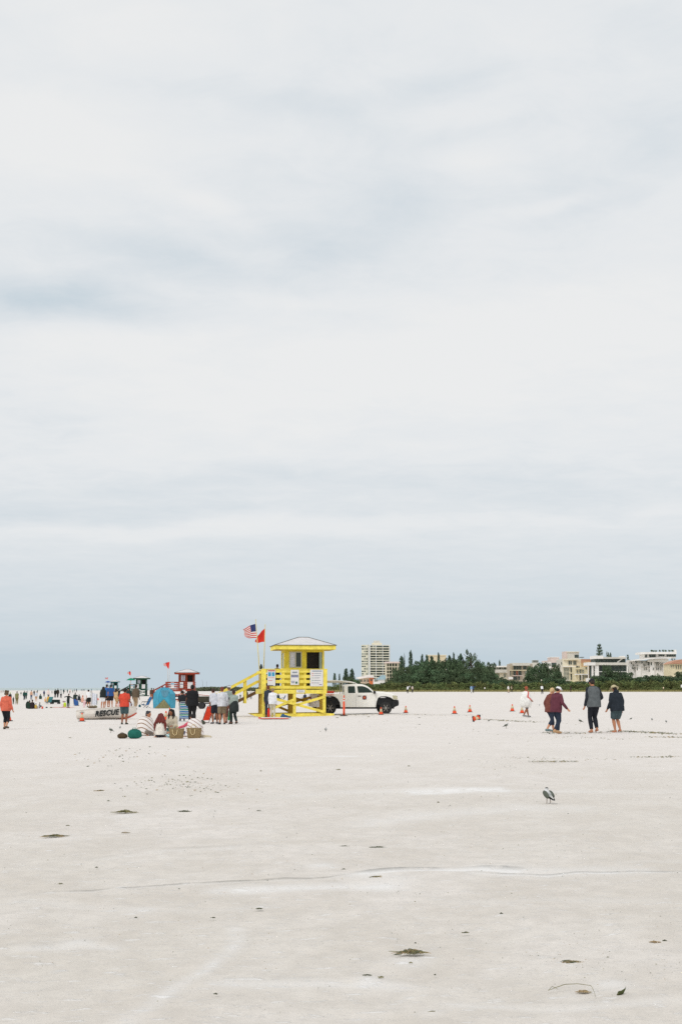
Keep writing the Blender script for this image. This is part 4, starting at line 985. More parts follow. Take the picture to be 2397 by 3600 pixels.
sack(165, 2489, 8, 4, 'grey shoes and things on the sand, nearer the red bucket', (70,84,90), 'beach_things', 'belongings')
sack(181, 2489, 9, 3.5, 'olive sandals on the sand right of the grey things', (120,110,80), 'beach_things', 'belongings')
r = thing('beach_blanket', P(217, 2487), 0, 'pink and coral blanket spread under two children', 'blanket')
mb = MB(); mb.grid(lambda u, v: (-.9+1.9*u, -1.2+3*v, .012+.01*math.sin(u*13)*math.cos(v*9)), 12, 12); mb.build('blanket', fabric((226,140,120)), r, smooth=True)
# lounge towel / windbreak
r = thing('windbreak', P(333, 2478), 0, 'pale blue grey cloth hanging on posts beside the umbrella pole', 'windbreak'); mp = r.location.y/F
mb = MB(); mb.grid(lambda u, v: ((-8+17*u)*mp, .05*math.sin(u*14), (2+40*v-5*u)*mp), 16, 8); mb.build('cloth', fabric((222,226,234)), r, smooth=True)
mb = MB(); mb.tube([(-9*mp,0,0),(-9*mp,0,46*mp)], .02, 6); mb.tube([(9*mp,0,0),(9*mp,0,38*mp)], .02, 6); mb.build('post', DK, r)
def umbrella(px, fy, top, wpx, label, col):
    p = P(px, fy); mp = p.y/F; r = thing('beach_umbrella', p, 0, label, 'umbrella'); H_ = (fy-top)*mp; R_ = wpx*mp/2
    mb = MB(); mb.tube([(0,0,0),(0,0,H_)], .022, 8); mb.build('pole', mat('pole_white', (214,210,204), .5, .1, 5), r)
    mb = MB(); n = 16; rings = []
    for u in (1.0,.85,.6,.3,.02): rings.append([Vector((R_*u*math.cos(a), R_*u*math.sin(a), H_ - R_*.45*u**1.7 - (.03*(k%2)*u))) for k, a in enumerate([2*math.pi*j/n for j in range(n)])])
    mb.loft(rings, False); mb.build('canopy', fabric(col), r)
    mb = MB()
    for j in range(0, n, 2):
        a = 2*math.pi*j/n; mb.tube([(0,0,H_-.35),(R_*.5*math.cos(a),R_*.5*math.sin(a),H_-.16)], .008, 4)
    mb.build('ribs', DK, r)
umbrella(460, 2470, 2385, 33, 'green beach umbrella open beside the green lifeguard tower', (20,130,96))
umbrella(379, 2462, 2395, 21, 'small blue beach umbrella open above the two blue shirts', (30,70,150))
r = thing('umbrella_pole', P(320, 2478), 0, 'bare dark umbrella pole standing in the left group', 'pole')
mb = MB(); mb.tube([(0,0,0),(0,0,48*P(320,2478).y/F)], .03, 8); mb.build('pole', DK, r)
mb = MB(); mb.lathe([(.06,0),(.05,.3),(.03,.32)], 10); mb.build('sand_anchor', mat('white_plastic2', (220,222,222), .5, .1, 5), r)
# upturned kayaks on a rack behind the tall man
def kayak(px, py, fy, wpx, hpx, label, col, stripe, tilt=0):
    base = P(px, fy); p = at(px, py, base.y); r = thing('kayak', p, 0, label, 'kayak'); r.rotation_euler = (0, rad(tilt), 0); mp = p.y/F; L_ = wpx*mp
    mb = MB(); rings = []
    for u in (-1,-.93,-.75,-.4,0,.4,.75,.93,1):
        k = max(.03, (1-abs(u)**2.4)); rings.append([Vector((u*L_/2, .34*k*math.cos(a), (hpx*mp/2)*k**.6*math.sin(a) + .06*u*u)) for a in [2*math.pi*j/14 for j in range(14)]])
    mb.loft(rings); mb.build('hull', mat('kayak_shell', col, .35, .08, 3), r, smooth=True)
    mb = MB(); mb.tube([(u*L_/2, -.35*max(.03,1-abs(u)**2.4)-.01, .06*u*u) for u in (-.97,-.75,-.4,0,.4,.75,.97)], .03, 6); mb.build('rub_rail', mat('kayak_rail', stripe, .5, .1, 4), r, smooth=True)
    return p
kayak(722, 2444, 2470, 96, 9, 'white kayak with red rail on the rack, upper of two', (236,232,228), (180,70,60), 5)
kayak(715, 2466, 2485, 90, 7, 'white surf ski with dark underside on the rack, lower of two', (232,228,220), (60,66,60), 1)
r = thing('boat_rack', P(706, 2492), 0, 'low dark trailer rack carrying the white kayaks behind the tall man in black', 'rack'); mp = r.location.y/F
mb = MB()
for y in (-.5, .5): mb.bar((-1.1,y,.45),(1.0,y,.45), .08, .08)
for x in (-.9,.0,.8): mb.bar((x,-.6,.50),(x,.6,.50), .07, .07)
for x in (-.9,.8):
    for y in (-.5,.5): mb.bar((x,y,.0),(x,y,1.15 if y > 0 else .9), .06, .06)
mb.build('frame', DK, r)
for y in (-.62,.62):
    mb = MB(); vs = MB(); vs.lathe([(.05,-.08),(.24,-.08),(.27,0),(.24,.08),(.05,.08)], 18); R9 = Matrix.Rotation(math.pi/2, 3, 'X'); mb.add([R9 @ Vector(v) + Vector((.1,y,.27)) for v in vs.v], vs.f); mb.build('wheel', RUB, r)
mb = MB(); mb.box((-.1,0,.78), (1.8,.9,.5)); mb.build('gear_crate', mat('olive_crate', (66,64,52), .8, .3, 5, bump=.3), r, bevel=.03)
# far sand-coloured bits: sunbathers' windbreak, distant red/white pennants
# ------------------------------------------------------------------ flags
def us_mats():
    return [mat('flag_red', (206,62,56), .8, .12, 4), mat('flag_white', (236,230,226), .8, .08, 4), mat('flag_blue', (52,62,110), .8, .12, 4)]
def flag(kind, base, top, c4, label, loc, rz=0, sc=1.0, polecol=(222,206,140)):
    """base, top: pole ends; c4: hoist top, hoist bottom, fly top, fly bottom, all in local x, y, z"""
    r = thing('flag_on_pole', loc, rz, label, 'flag', None, sc)
    mb = MB(); b = Vector(base); t = Vector(top); mb.tube([b, b.lerp(t, .5), t], [.032,.026,.018], 8); mb.ell(t, .03, 8, 6)
    mb.build('pole', mat('pole', polecol, .6, .15, 6), r, smooth=True)
    HT, HB, FT, FB = [Vector(c) for c in c4]
    nu, nv = 16, 13; mb = MB(); vs = []
    for i in range(nu+1):
        u = i/nu
        for j in range(nv+1):
            v = j/nv
            p = HT.lerp(FT, u).lerp(HB.lerp(FB, u), v)
            wv_ = u*math.sin(u*7 + v*2.2)
            p += Vector((.03*math.sin(v*6)*u, .10*wv_, .07*math.sin(u*5.5+v*1.5)*u*(HT-HB).length))
            vs.append(p)
    o = 0; mb.v = [tuple(v) for v in vs]
    for i in range(nu):
        for j in range(nv):
            mb.f.append((i*(nv+1)+j, i*(nv+1)+j+1, (i+1)*(nv+1)+j+1, (i+1)*(nv+1)+j))
            mb.m.append((2 if (i < nu*.42 and j < 7) else j % 2) if kind == 'us' else 0)
    mb.build('cloth', us_mats() if kind == 'us' else [mat('red_cloth', (222,58,44), .8, .15, 4)], r, smooth=True)
    return r

# ------------------------------------------------------------------ lifeguard towers
def make_tower(label, loc, rz, col, dark, k=1.0, left=-1.84, ramp=True, signs=True, group='wooden lifeguard towers'):
    r = thing('lifeguard_tower', loc, rz, label, 'lifeguard tower', group, k)
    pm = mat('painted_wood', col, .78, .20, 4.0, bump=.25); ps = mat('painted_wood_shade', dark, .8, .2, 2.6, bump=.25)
    def part(name, fn, m=pm, bevel=.006):
        mb = MB(); fn(mb); return mb.build(name, m, r, bevel=bevel)
    R_ = 1.84; D = 3.7
    for y in (.02, D-.14): 
        def sk(mb, y=y):
            mb.prism([(left-.62,.13),(left-.40,.03),(left-.1,-.03),(R_-.1,-.03),(R_+.28,.0),(R_+.48,.08),(R_+.48,.16),(R_,.19),(left,.15)], y, y+.14)
        part('skid', sk)
    for y in (.06, 1.8, D-.2):
        for x in (left+.10, 0.02, R_-.10):
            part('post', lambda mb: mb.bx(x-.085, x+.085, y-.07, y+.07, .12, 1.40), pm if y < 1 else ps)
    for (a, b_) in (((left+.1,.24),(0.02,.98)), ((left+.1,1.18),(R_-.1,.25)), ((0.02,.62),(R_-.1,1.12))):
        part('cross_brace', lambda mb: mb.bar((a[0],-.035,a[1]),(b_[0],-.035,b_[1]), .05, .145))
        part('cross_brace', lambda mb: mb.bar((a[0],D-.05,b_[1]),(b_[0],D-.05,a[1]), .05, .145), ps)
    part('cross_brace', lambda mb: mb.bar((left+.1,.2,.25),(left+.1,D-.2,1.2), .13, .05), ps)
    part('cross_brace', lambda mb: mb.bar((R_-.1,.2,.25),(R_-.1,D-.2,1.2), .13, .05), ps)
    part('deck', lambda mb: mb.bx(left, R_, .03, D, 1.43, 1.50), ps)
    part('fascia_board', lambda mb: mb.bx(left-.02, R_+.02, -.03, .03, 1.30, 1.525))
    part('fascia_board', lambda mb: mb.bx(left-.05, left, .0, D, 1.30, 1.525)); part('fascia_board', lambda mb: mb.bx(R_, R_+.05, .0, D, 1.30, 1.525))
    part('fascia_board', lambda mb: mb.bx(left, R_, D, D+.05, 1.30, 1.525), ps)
    if k == 1.0: part('deck_beam_end', lambda mb: mb.bx(left-.35, left-.055, -.02, .30, 1.29, 1.56), mat('painted_wood_lit', (226,210,112), .75, .16, 3))  # paler copy of the paint: light from the left put into the colour
    for z0, z1 in ((2.50,2.68),(2.19,2.37),(1.90,2.08),(1.58,1.745)):
        part('rail_board', lambda mb: mb.bx(left-.0, R_, .0, .045, z0, z1))
        part('rail_board', lambda mb: mb.bx(left-.02, left+.02, .05, D*.62, z0, z1), ps)
        part('rail_board', lambda mb: mb.bx(R_-.02, R_+.02, .05, D, z0, z1))
    for x in (left+.07, -.62, .62, R_-.07):
        part('rail_post', lambda mb: mb.bx(x-.065, x+.065, .048, .16, 1.52, 2.60))
    part('rail_post', lambda mb: mb.bx(left-.07, left+.22, -.04, -.002, 1.53, 2.69)); part('rail_post', lambda mb: mb.bx(R_-.16, R_+.06, -.04, -.002, 1.53, 2.70))
    part('rail_post', lambda mb: mb.bx(left-.05, left+.1, D*.6, D*.6+.12, 1.52, 2.66), ps)
    part('rail_cap', lambda mb: mb.bx(left-.05, R_+.08, -.05, .17, 2.683, 2.72))
    part('rail_board', lambda mb: mb.bx(left-.32, left-.05, .0, .05, 2.44, 2.58)) if k == 1.0 else None
    # cabin
    x0, x1, y0, y1, zt = -.51, 1.81, 1.0, 3.1, 3.86
    inn = mat('cabin_shade', tuple(int(c*.32) for c in col), .9, .2, 3)  # tower paint darkened to stand in for the shade inside the cabin
    def fw(mb):
        mb.bx(x0, -.19, y0, y0+.08, 1.50, zt); mb.bx(.50, .81, y0, y0+.08, 1.50, zt); mb.bx(1.72, x1, y0, y0+.08, 1.50, zt)
        mb.bx(-.19, .50, y0, y0+.08, 1.50, 2.83); mb.bx(-.19, .50, y0, y0+.08, 3.70, zt); mb.bx(.81, 1.72, y0, y0+.08, 3.70, zt)
    fwo = part('front_wall', fw, mat('painted_wall', tuple(int(c*.95) for c in col[:2]) + (int(col[2]*.72),), .75, .14, 3, bump=.2))
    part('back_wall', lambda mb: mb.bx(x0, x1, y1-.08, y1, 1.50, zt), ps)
    def sw(mb, xa=x0):
        mb.bx(xa, xa+.07, y0+.08, y0+.25, 1.50, zt); mb.bx(xa, xa+.07, y1-.5, y1-.08, 1.50, zt); mb.bx(xa, xa+.07, y0+.25, y1-.5, 1.50, 2.8); mb.bx(xa, xa+.07, y0+.25, y1-.5, 3.66, zt)
    part('side_wall', sw); part('side_wall', lambda mb: sw(mb, x1-.07))
    def gl(mb): mb.bx(x0+.025, x0+.045, y0+.25, y1-.5, 2.8, 3.66)
    glass = mat('cabin_glass', (150,166,150), .12, .15, 2, spec=.6); dg = mat('dark_glass', (40,54,44), .35, .2, 2, spec=.6)
    pale = mat('sky_pale_glass', (214,216,226), .3, .12, 7, spec=.5)  # bright sky seen through the cabin put into the pane colour
    part('side_window', gl, glass, 0); part('side_window', lambda mb: mb.bx(x1-.045, x1-.025, y0+.25, y1-.5, 2.8, 3.66), glass, 0)
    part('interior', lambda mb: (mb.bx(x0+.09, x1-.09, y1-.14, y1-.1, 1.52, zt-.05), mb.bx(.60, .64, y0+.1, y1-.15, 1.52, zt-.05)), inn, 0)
    wf = MB(); wf.bx(-.21,-.16,y0-.025,y0-.003,2.80,3.73); wf.bx(.47,.52,y0-.025,y0-.003,2.80,3.73); wf.bx(-.16,.47,y0-.025,y0-.003,3.68,3.73); wf.bx(-.16,.47,y0-.025,y0-.003,2.80,2.85); wf.bx(.145,.185,y0-.025,y0-.003,2.85,3.68)
    wo = wf.build('window', mat('window_frame', (206,204,176) if k == 1.0 else col, .6, .1, 5), r)
    mb = MB(); mb.bx(-.16,.145,y0+.02,y0+.035,2.85,3.68); mb.build('pane', pale, wo)
    mb = MB(); mb.bx(.185,.47,y0+.02,y0+.035,2.85,3.68); mb.build('pane', dg if k == 1.0 else pale, wo)
    part('door_shade', lambda mb: mb.bx(.81, 1.55, y0+.5, y0+.52, 1.52, 3.70), mat('door_dark', (60,58,54), .9, .2, 3), 0)  # dark sheet stands in for the shade inside the open doorway
    part('door_panel', lambda mb: mb.bx(1.55, 1.72, y0+.03, y0+.05, 1.52, 3.70), glass if k == 1.0 else ps, 0)
    part('wall_trim', lambda mb: mb.bx(x0-.03, x0+.07, y0-.03, y0-.003, 1.52, zt)); part('wall_trim', lambda mb: mb.bx(x1-.07, x1+.03, y0-.03, y0-.003, 1.52, zt))
    # roof
    rx0, rx1, ry0, ry1 = -1.08, 2.42, .35, 3.7
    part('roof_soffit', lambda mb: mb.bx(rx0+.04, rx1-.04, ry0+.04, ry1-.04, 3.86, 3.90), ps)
    part('eave_board', lambda mb: mb.bx(rx0, rx1, ry0-.03, ry0+.03, 3.84, 4.08)); part('eave_board', lambda mb: mb.bx(rx0, rx1, ry1-.03, ry1+.03, 3.84, 4.08))
    part('eave_board', lambda mb: mb.bx(rx0-.03, rx0+.03, ry0+.032, ry1-.032, 3.84, 4.08), mat('painted_wood_lit2', tuple(min(255, int(c*1.0+12)) for c in col), .75, .14, 3)); part('eave_board', lambda mb: mb.bx(rx1-.03, rx1+.03, ry0+.032, ry1-.032, 3.84, 4.08))  # left board's paint brightened to stand in for light falling on that side
    rid0, rid1, ym, zr = .42, .98, 2.0, 4.60
    rm = mat('roof_metal', (218,214,214), .45, .10, 3, spec=.4)
    mb = MB(); a = .06
    vs = [(rx0-a,ry0-a,4.085),(rx1+a,ry0-a,4.085),(rx1+a,ry1+a,4.085),(rx0-a,ry1+a,4.085),(rid0,ym,zr),(rid1,ym,zr)]
    mb.add(vs, [(0,1,5,4),(1,2,5),(2,3,4,5),(3,0,4),(3,2,1,0)]); ro = mb.build('roof', rm, r)
    tr = mat('roof_trim', (96,92,78), .6, .2, 5)
    mb = MB()
    for a_, b_ in ((0,1),(1,2),(2,3),(3,0),(0,4),(3,4),(1,5),(2,5),(4,5)):
        mb.bar(Vector(vs[a_])+Vector((0,0,.005)), Vector(vs[b_])+Vector((0,0,.005)), .035, .035)
    mb.build('flashing', tr, ro)
    # ramp down to the left
    if ramp:
        ya, yb = D-1.15, D-.1; L_ = 2.9; zb = .02
        rp = MB(); rp.add([(left-.05,ya,1.50),(left-.05,yb,1.50),(left-L_,yb,zb+.1),(left-L_,ya,zb+.1),(left-.05,ya,1.32),(left-.05,yb,1.32),(left-L_,yb,zb-.05),(left-L_,ya,zb-.05)], [(0,1,2,3),(7,6,5,4),(0,3,7,4),(1,5,6,2),(0,4,5,1),(3,2,6,7)])
        rpo = rp.build('ramp', mat('ramp_ply', (104,78,50), .85, .3, 3, bump=.3), r)
        for y in (ya-.04, yb+.04):
            for dz in (.52, 1.02):
                mb = MB(); mb.bar((left-.02,y,1.50+dz),(left-L_*.88,y,.16+dz), .05, .14); mb.build('ramp_rail', pm, rpo)
            for u in (.32, .80):
                mb = MB(); x = left-L_*u*.88; z = 1.5-(1.34*u); mb.bx(x-.07,x+.07,y-.045+.06,y+.045+.06,z-.35,z+1.02); mb.build('ramp_post', pm, rpo)
    # signs
    if signs:
        sw_ = mat('sign_white', (230,228,226), .5, .05, 4)
        def sign(xa, xb, za, zb_, marks, name='sign'):
            s_ = MB(); s_.bx(xa, xb, -.075, -.055, za, zb_); so_ = s_.build(name, sw_, r)
            for (a, b, c, d, colr) in marks:
                m_ = MB(); m_.bx(xa+(xb-xa)*a, xa+(xb-xa)*b, -.079, -.0755, zb_-(zb_-za)*d, zb_-(zb_-za)*c); m_.build('print', mat('ink', colr, .6, .1, 9), so_)
        grey = (150,156,164)
        sign(-1.55,-1.09,1.78,2.66, [(.06,.94,.02,.10,(196,110,100)),(.10,.45,.16,.42,(70,160,200)),(.55,.90,.16,.42,(70,160,200)),(.1,.9,.50,.53,(216,150,140)),(.1,.6,.68,.71,(220,110,100))])
        sign(-.22,.26,1.80,2.66, [(.2,.8,.12,.22,grey),(.05,.93,.33,.39,(70,80,110)),(.05,.93,.43,.49,(50,60,130)),(.05,.5,.74,.78,(110,116,150)),(.1,.5,.83,.88,(120,126,140)),(.60,.82,.78,.92,(40,100,80))])
        sign(.91,1.66,1.72,2.67, [(.15,.9,.06,.11,(120,140,160)),(.15,.22,.20,.26,(206,90,86)),(.28,.85,.21,.24,grey),(.15,.22,.33,.38,(206,90,86)),(.28,.8,.34,.37,grey),(.15,.22,.47,.52,(120,160,110)),
              (.28,.75,.48,.51,grey),(.15,.22,.62,.67,(60,140,110)),(.28,.8,.63,.66,grey),(.15,.22,.77,.82,(170,110,110)),(.28,.7,.78,.81,grey),(.7,.9,.88,.92,(140,110,170))])
        sign(.12,.60,1.36,1.52, [(.2,.8,.3,.42,grey),(.2,.85,.6,.7,grey)])
    return r
TP = P(1034, 2519); TP.z -= 0.0
YT = make_tower('bright yellow wooden lifeguard tower with three white signs on its railing beside the truck', TP, 7, (244,224,98), (198,166,66))
def TL(v): return TP + Matrix.Rotation(rad(7), 3, 'Z') @ Vector(v)
def txz(px, py): return ((px-1034)*.0163, 1.64+(2418-py)*.0162)
def f3(px, py, y): a, b = txz(px, py); return (a, y, b)
flag('us', f3(917,2420,.12), f3(897,2178,.12), [f3(896,2192,.12), f3(901,2243,.12), f3(853,2209,.2), f3(862,2240,.3)], 'American flag streaming left from the leaning pole at the yellow tower corner', TP, 7)
flag('red', f3(934,2420,2.3), f3(940,2190,2.3), [f3(938.5,2203,2.3), f3(937,2252,2.3), f3(912,2228,2.2), f3(905,2254,2.4)], 'plain red warning flag on the second pole of the yellow tower', TP, 7)
r = thing('rescue_siren', TL((-1.90,.12,2.69)), 0, 'dark lamp fixture strapped to the flagpole foot on the yellow tower railing', 'lamp')
mb = MB(); mb.lathe([(.05,0),(.075,.05),(.085,.14),(.06,.22),(.03,.30)], 12); mb.build('housing', mat('dark_housing', (44,58,58), .5, .2, 8), r)
mb = MB(); mb.lathe([(.095,.10),(.095,.13)], 12); mb.build('clamp', DK, r)
person(973, 0, 0, 'person in black on the yellow tower deck, just left of its cabin', 150, 'stand', SK3, (28,30,34), 'long', (30,30,34), 'long', BK, ((34,26,24),'short'), None, 1.15, loc=TL((-.93,.75,1.50)), H=1.50)
person(945, 0, 0, 'dark haired person seated low on the yellow tower deck behind the blue printed sign', 170, 'chair', SK3, (30,30,36), 'long', (30,34,40), 'long', BK, ((26,22,24),'bob'), None, 1.2, loc=TL((-1.40,.95,1.50)), H=1.78)
r = thing('rescue_float', TL((-1.68,.5,1.9)), 0, 'red orange rescue float hung inside the left end of the yellow tower railing', 'rescue float')
mb = MB(); mb.tube([(0,0,0),(0,0,.36)], [.09,.09], 12, rounded=True); mb.build('float', mat('float_red', (222,74,44), .4, .1, 4), r, smooth=True)
mb = MB(); mb.tube([(0,-.10,.3),(.03,-.12,.45)], .015, 6); mb.build('strap', DK, r)
# farther towers, each smaller in the picture because it stands farther along the beach
def far_tower(px, Y, rz, col, dark, label, left=-1.84):
    k = 1.0001; p = Vector(((px-CX)/F*Y*.995, Y, gz((px-CX)/F*Y, Y))); return make_tower(label, p, rz, col, dark, k, left), p
def on(p, v, rz=0): return p + Matrix.Rotation(rad(rz), 3, 'Z') @ Vector(v)
tw, rp_ = far_tower(640, 213, 2, (158,70,54), (112,52,42), 'dark red wooden lifeguard tower with white signs standing behind the turquoise tent', -2.3)
def fl2(p, pxs, kind, label, polecol=(222,206,190)):
    b, t, c4 = pxs; q = lambda v: at(v[0], v[1], p.y+.5) - p
    flag(kind, q(b), q(t), [q(c) for c in c4], label, p, 0, 1.0, polecol)
fl2(rp_, ((593,2440),(598,2325),((597,2327),(594,2352),(582,2331),(588,2345))), 'red', 'red warning flag hanging from a thin pole left of the red tower')
fl2(rp_+Vector((-.3,1,0)), ((591,2440),(590,2326),((590,2328),(589,2342),(574,2333),(578,2342))), 'us', 'striped American flag partly behind the red flag at the red tower')
tw, gp_ = far_tower(487, 325, 2, (38,82,66), (30,60,50), 'dark green lifeguard tower between the red shirted man and the turquoise tent', -1.9)
fl2(gp_, ((459,2430),(461,2358),((461,2362),(460,2375),(453,2362),(456,2373))), 'red', 'small red flag flying above the green beach umbrella')
fl2(gp_+Vector((-.5,1,0)), ((458,2430),(459,2357),((459,2359),(458,2368),(448,2364),(450,2370))), 'us', 'small American flag just left of the small red flag above the green umbrella')
tw, bp_ = far_tower(396, 505, 2, (36,104,110), (26,78,84), 'small teal lifeguard tower far away behind the two blue shirts', -1.7)
fl2(bp_, ((379,2430),(380,2381),((380,2381),(379,2389),(375,2383),(376,2388))), 'red', 'tiny red flag above the blue umbrella, right of two')
fl2(bp_+Vector((-1,1,0)), ((374,2430),(374,2382),((374,2382),(374,2388),(369,2383),(370,2388))), 'us', 'tiny pale flag above the blue umbrella, left of two')

# ------------------------------------------------------------------ pickup truck
tp = P(1250, 2511); tp.y += .95; mp = P(1250,2511).y/F
r = thing('pickup_truck', tp, 4.5, 'white extended cab pickup truck parked right of the yellow tower, nose to the right', 'truck')
tx = lambda px: (px-1250)*mp*1.004
tz = lambda py: (2511-py)*mp
paint = mat('white_paint', (250,248,243), .35, .03, 1.2, spec=.5); blk = mat('black_plastic', (30,32,34), .6, .2, 6); gls = mat('tinted_glass', (44,60,54), .35, .3, 2.5, spec=.25)
HW = .92
def arch(cx, w_, zt):
    return [(cx+w_*.5*math.cos(a), .30+(zt-.30)*max(0, math.sin(a))**.75) for a in [math.pi*k/10 for k in range(11)]]
zb = tz(2487)
fa = [(tx(1377),tz(2461)), (tx(1366),tz(2454)), (tx(1352),tz(2450.5)), (tx(1333),tz(2451)), (tx(1325),tz(2456)), (tx(1320),tz(2468)), (tx(1317),zb)]
ra = [(tx(1192),zb), (tx(1190),tz(2472)), (tx(1183),tz(2459)), (tx(1172),tz(2451)), (tx(1158),tz(2448.5)), (tx(1142),tz(2451)), (tx(1131),tz(2459)), (tx(1124),tz(2472)), (tx(1122),zb)]
outl = [(tx(1089),zb+.04),(tx(1088),tz(2441)),(tx(1206),tz(2441)),(tx(1206.5),tz(2438)),(tx(1312),tz(2436)),(tx(1345),tz(2437)),(tx(1372),tz(2442)),(tx(1386),tz(2447)),(tx(1391),tz(2454)),(tx(1392),tz(2461))] + fa + ra
mb = MB()
def sect(y, sh=0): return [(x, y, z) for x, z in outl]
n = len(outl); ysx = [(-HW,0),(-HW+.0,0)]
rings = []
for y, dz in ((-HW+.05,-.015),(-HW,-.06),(-HW,-.3),(HW,-.3),(HW,-.06),(HW-.05,-.015)):
    pass
mb.prism(outl, -HW, HW); mb.build('body', paint, r, bevel=.035)
mb = MB(); mb.prism([(tx(1312),tz(2437)),(tx(1316),tz(2431.5)),(tx(1345),tz(2433)),(tx(1370),tz(2438)),(tx(1386),tz(2446)),(tx(1370),tz(2444))], -HW+.09, HW-.09); mb.build('hood', paint, r, bevel=.02)
def ysd(z): return HW - .02 - max(0, z-tz(2438))*.26
roofp = [(1206.5,2439),(1206,2420),(1207.5,2411),(1213,2408),(1235,2406.5),(1258,2406.5),(1272,2408),(1286,2413),(1298,2421.5),(1313,2436),(1314,2439)]
mb = MB(); a = [(tx(x), -ysd(tz(y)), tz(y)) for x, y in roofp]; b_ = [(x, -y, z) for x, y, z in a]; n = len(a)
mb.add(a+b_, [tuple(range(n)), tuple(range(2*n-1, n-1, -1))] + [(i, i+n, (i+1)%n+n, (i+1)%n) for i in range(n)]); mb.build('cab', paint, r, bevel=.03)
def glassp(name, pts, off=.012):
    mb = MB()
    for s_ in (-1, 1):
        v0 = [(tx(x), s_*(ysd(tz(y))+off), tz(y)) for x, y in pts]; v1 = [(x, y - s_*.05, z) for x, y, z in v0]; n = len(v0)
        f = [tuple(range(n)) if s_ < 0 else tuple(range(n))[::-1]] + [(i, i+n, (i+1)%n+n, (i+1)%n) for i in range(n)]
        mb.add(v0+v1, f)
    return mb.build(name, gls, r)
glassp('rear_side_window', [(1221,2438),(1219.5,2434),(1219.5,2417),(1221,2414.5),(1242,2414),(1243.5,2417),(1245,2438)])
glassp('front_side_window', [(1255,2439),(1252,2417),(1253,2414),(1270,2414),(1280,2416.5),(1290,2421.5),(1300,2430),(1308.5,2438.5),(1308,2440)])
mb = MB(); mb.add([(tx(1286.5),-.60,tz(2412.2)),(tx(1286.5),.60,tz(2412.2)),(tx(1314),.76,tz(2435)),(tx(1314),-.76,tz(2435))], [(0,1,2,3)]); mb.build('windscreen', gls, r)
mb = MB(); mb.bx(tx(1206)-.012, tx(1206), -.6, .6, tz(2434), tz(2415)); mb.build('rear_window', gls, r)
mb = MB(); mb.bx(tx(1100), tx(1382), -.62, .62, .32, .62); mb.bx(tx(1124), tx(1190), -.86, .86, .55, tz(2452)); mb.bx(tx(1320), tx(1374), -.86, .86, .55, tz(2455)); mb.build('chassis', blk, r)
mb = MB()
for s_ in (-1, 1): mb.bx(tx(1190), tx(1319), s_*(HW-.10), s_*(HW-.02), tz(2491.5), zb-.005)
mb.build('sill_step', blk, r)
mb = MB()
for s_ in (-1, 1):
    for poly in (fa, ra):
        for (xa, za), (xb, zb2) in zip(poly, poly[1:]): mb.bar((xa, s_*(HW+.002), za), (xb, s_*(HW+.002), zb2), .035, .045)
mb.build('wheel_flare', blk, r)
mb = MB(); mb.prism([(tx(1374),tz(2462)),(tx(1395),tz(2461.5)),(tx(1397),tz(2472)),(tx(1396),tz(2481)),(tx(1385),tz(2485)),(tx(1376),tz(2491)),(tx(1371),tz(2486))], -HW+.02, HW-.02); mb.build('front_bumper', blk, r, bevel=.03)
mb = MB(); mb.bx(tx(1085), tx(1089), -HW+.05, HW-.05, .48, .66); mb.build('rear_bumper', mat('chrome', (170,172,174), .25, .1, 4, metal=.9), r, bevel=.01)
mb = MB(); mb.bx(tx(1390.5), tx(1393.5), -.55, .55, tz(2459), tz(2448)); mb.build('grille', blk, r)
for s_ in (-1, 1):
    mb = MB(); mb.prism([(tx(1377),tz(2459.5)),(tx(1374.5),tz(2446)),(tx(1387),tz(2446.5)),(tx(1391.5),tz(2453)),(tx(1392.5),tz(2459.5))], s_*HW-.02, s_*HW+.014 if s_ > 0 else s_*HW-.014); mb.build('headlight', mat('lamp_glass', (196,190,160), .15, .2, 8, spec=.6), r)
    mb = MB(); mb.bx(tx(1088)-.01, tx(1091), s_*HW-.04, s_*HW+.008, .72, 1.05); mb.build('tail_light', mat('tail_red', (170,30,26), .3, .1, 4), r)
    mb = MB(); mb.box((tx(1311), s_*(HW+.10), tz(2435)), (.12,.20,.17)); mb.build('wing_mirror', blk, r, bevel=.02)
R9 = Matrix.Rotation(math.pi/2, 3, 'X')
rim = mat('alloy', (168,164,156), .4, .25, 14, metal=.5)
for cx in (1157, 1350.5):
    for s_ in (-1, 1):
        c = Vector((tx(cx), s_*(HW-.12), .365)); R_t = .372
        e_ = thing('wheel', (0,0,0)); bpy.data.objects.remove(e_)
        mb = MB(); vs = MB(); vs.lathe([(.22,-.11),(.33,-.12),(R_t,-.07),(R_t,.07),(.33,.12),(.22,.11)], 32); mb.add([R9 @ Vector(v) + c for v in vs.v], vs.f); wh = mb.build('wheel', RUB, r, smooth=False)
        mb = MB(); vs = MB(); vs.lathe([(.02,-.07),(.225,-.09),(.235,-.118),(.21,-.112),(.185,-.085),(.02,-.075)], 24)
        mb.add([R9 @ Vector(v) + c + Vector((0,s_*.0,0)) for v in vs.v], vs.f)
        for k in range(6):
            a_ = k*math.pi/3; d = Vector((math.cos(a_), 0, math.sin(a_))); mb.bar(c + Vector((0,s_*.112,0)) + d*.04, c + Vector((0,s_*.112,0)) + d*.22, .085, .03)
        mb.build('rim', rim, wh)
        mb = MB(); mb.ell(c + Vector((0,s_*.115,0)), (.05,.02,.05), 12, 6); mb.build('hub_cap', mat('hub', (196,196,196), .3, .1, 4), wh)
dl = mat('panel_gap', (150,148,146), .7, .1, 4)
def gap(pts):
    mb = MB()
    for a_, b_ in zip(pts, pts[1:]): mb.bar((tx(a_[0]), -HW-.001, tz(a_[1])), (tx(b_[0]), -HW-.001, tz(b_[1])), .006, .012)
    mb.build('door_seam', dl, r)
gap([(1250,2440),(1247,2460),(1247,2485)]); gap([(1314,2440),(1316,2455),(1312,2485)]); gap([(1208,2441),(1208,2486)])
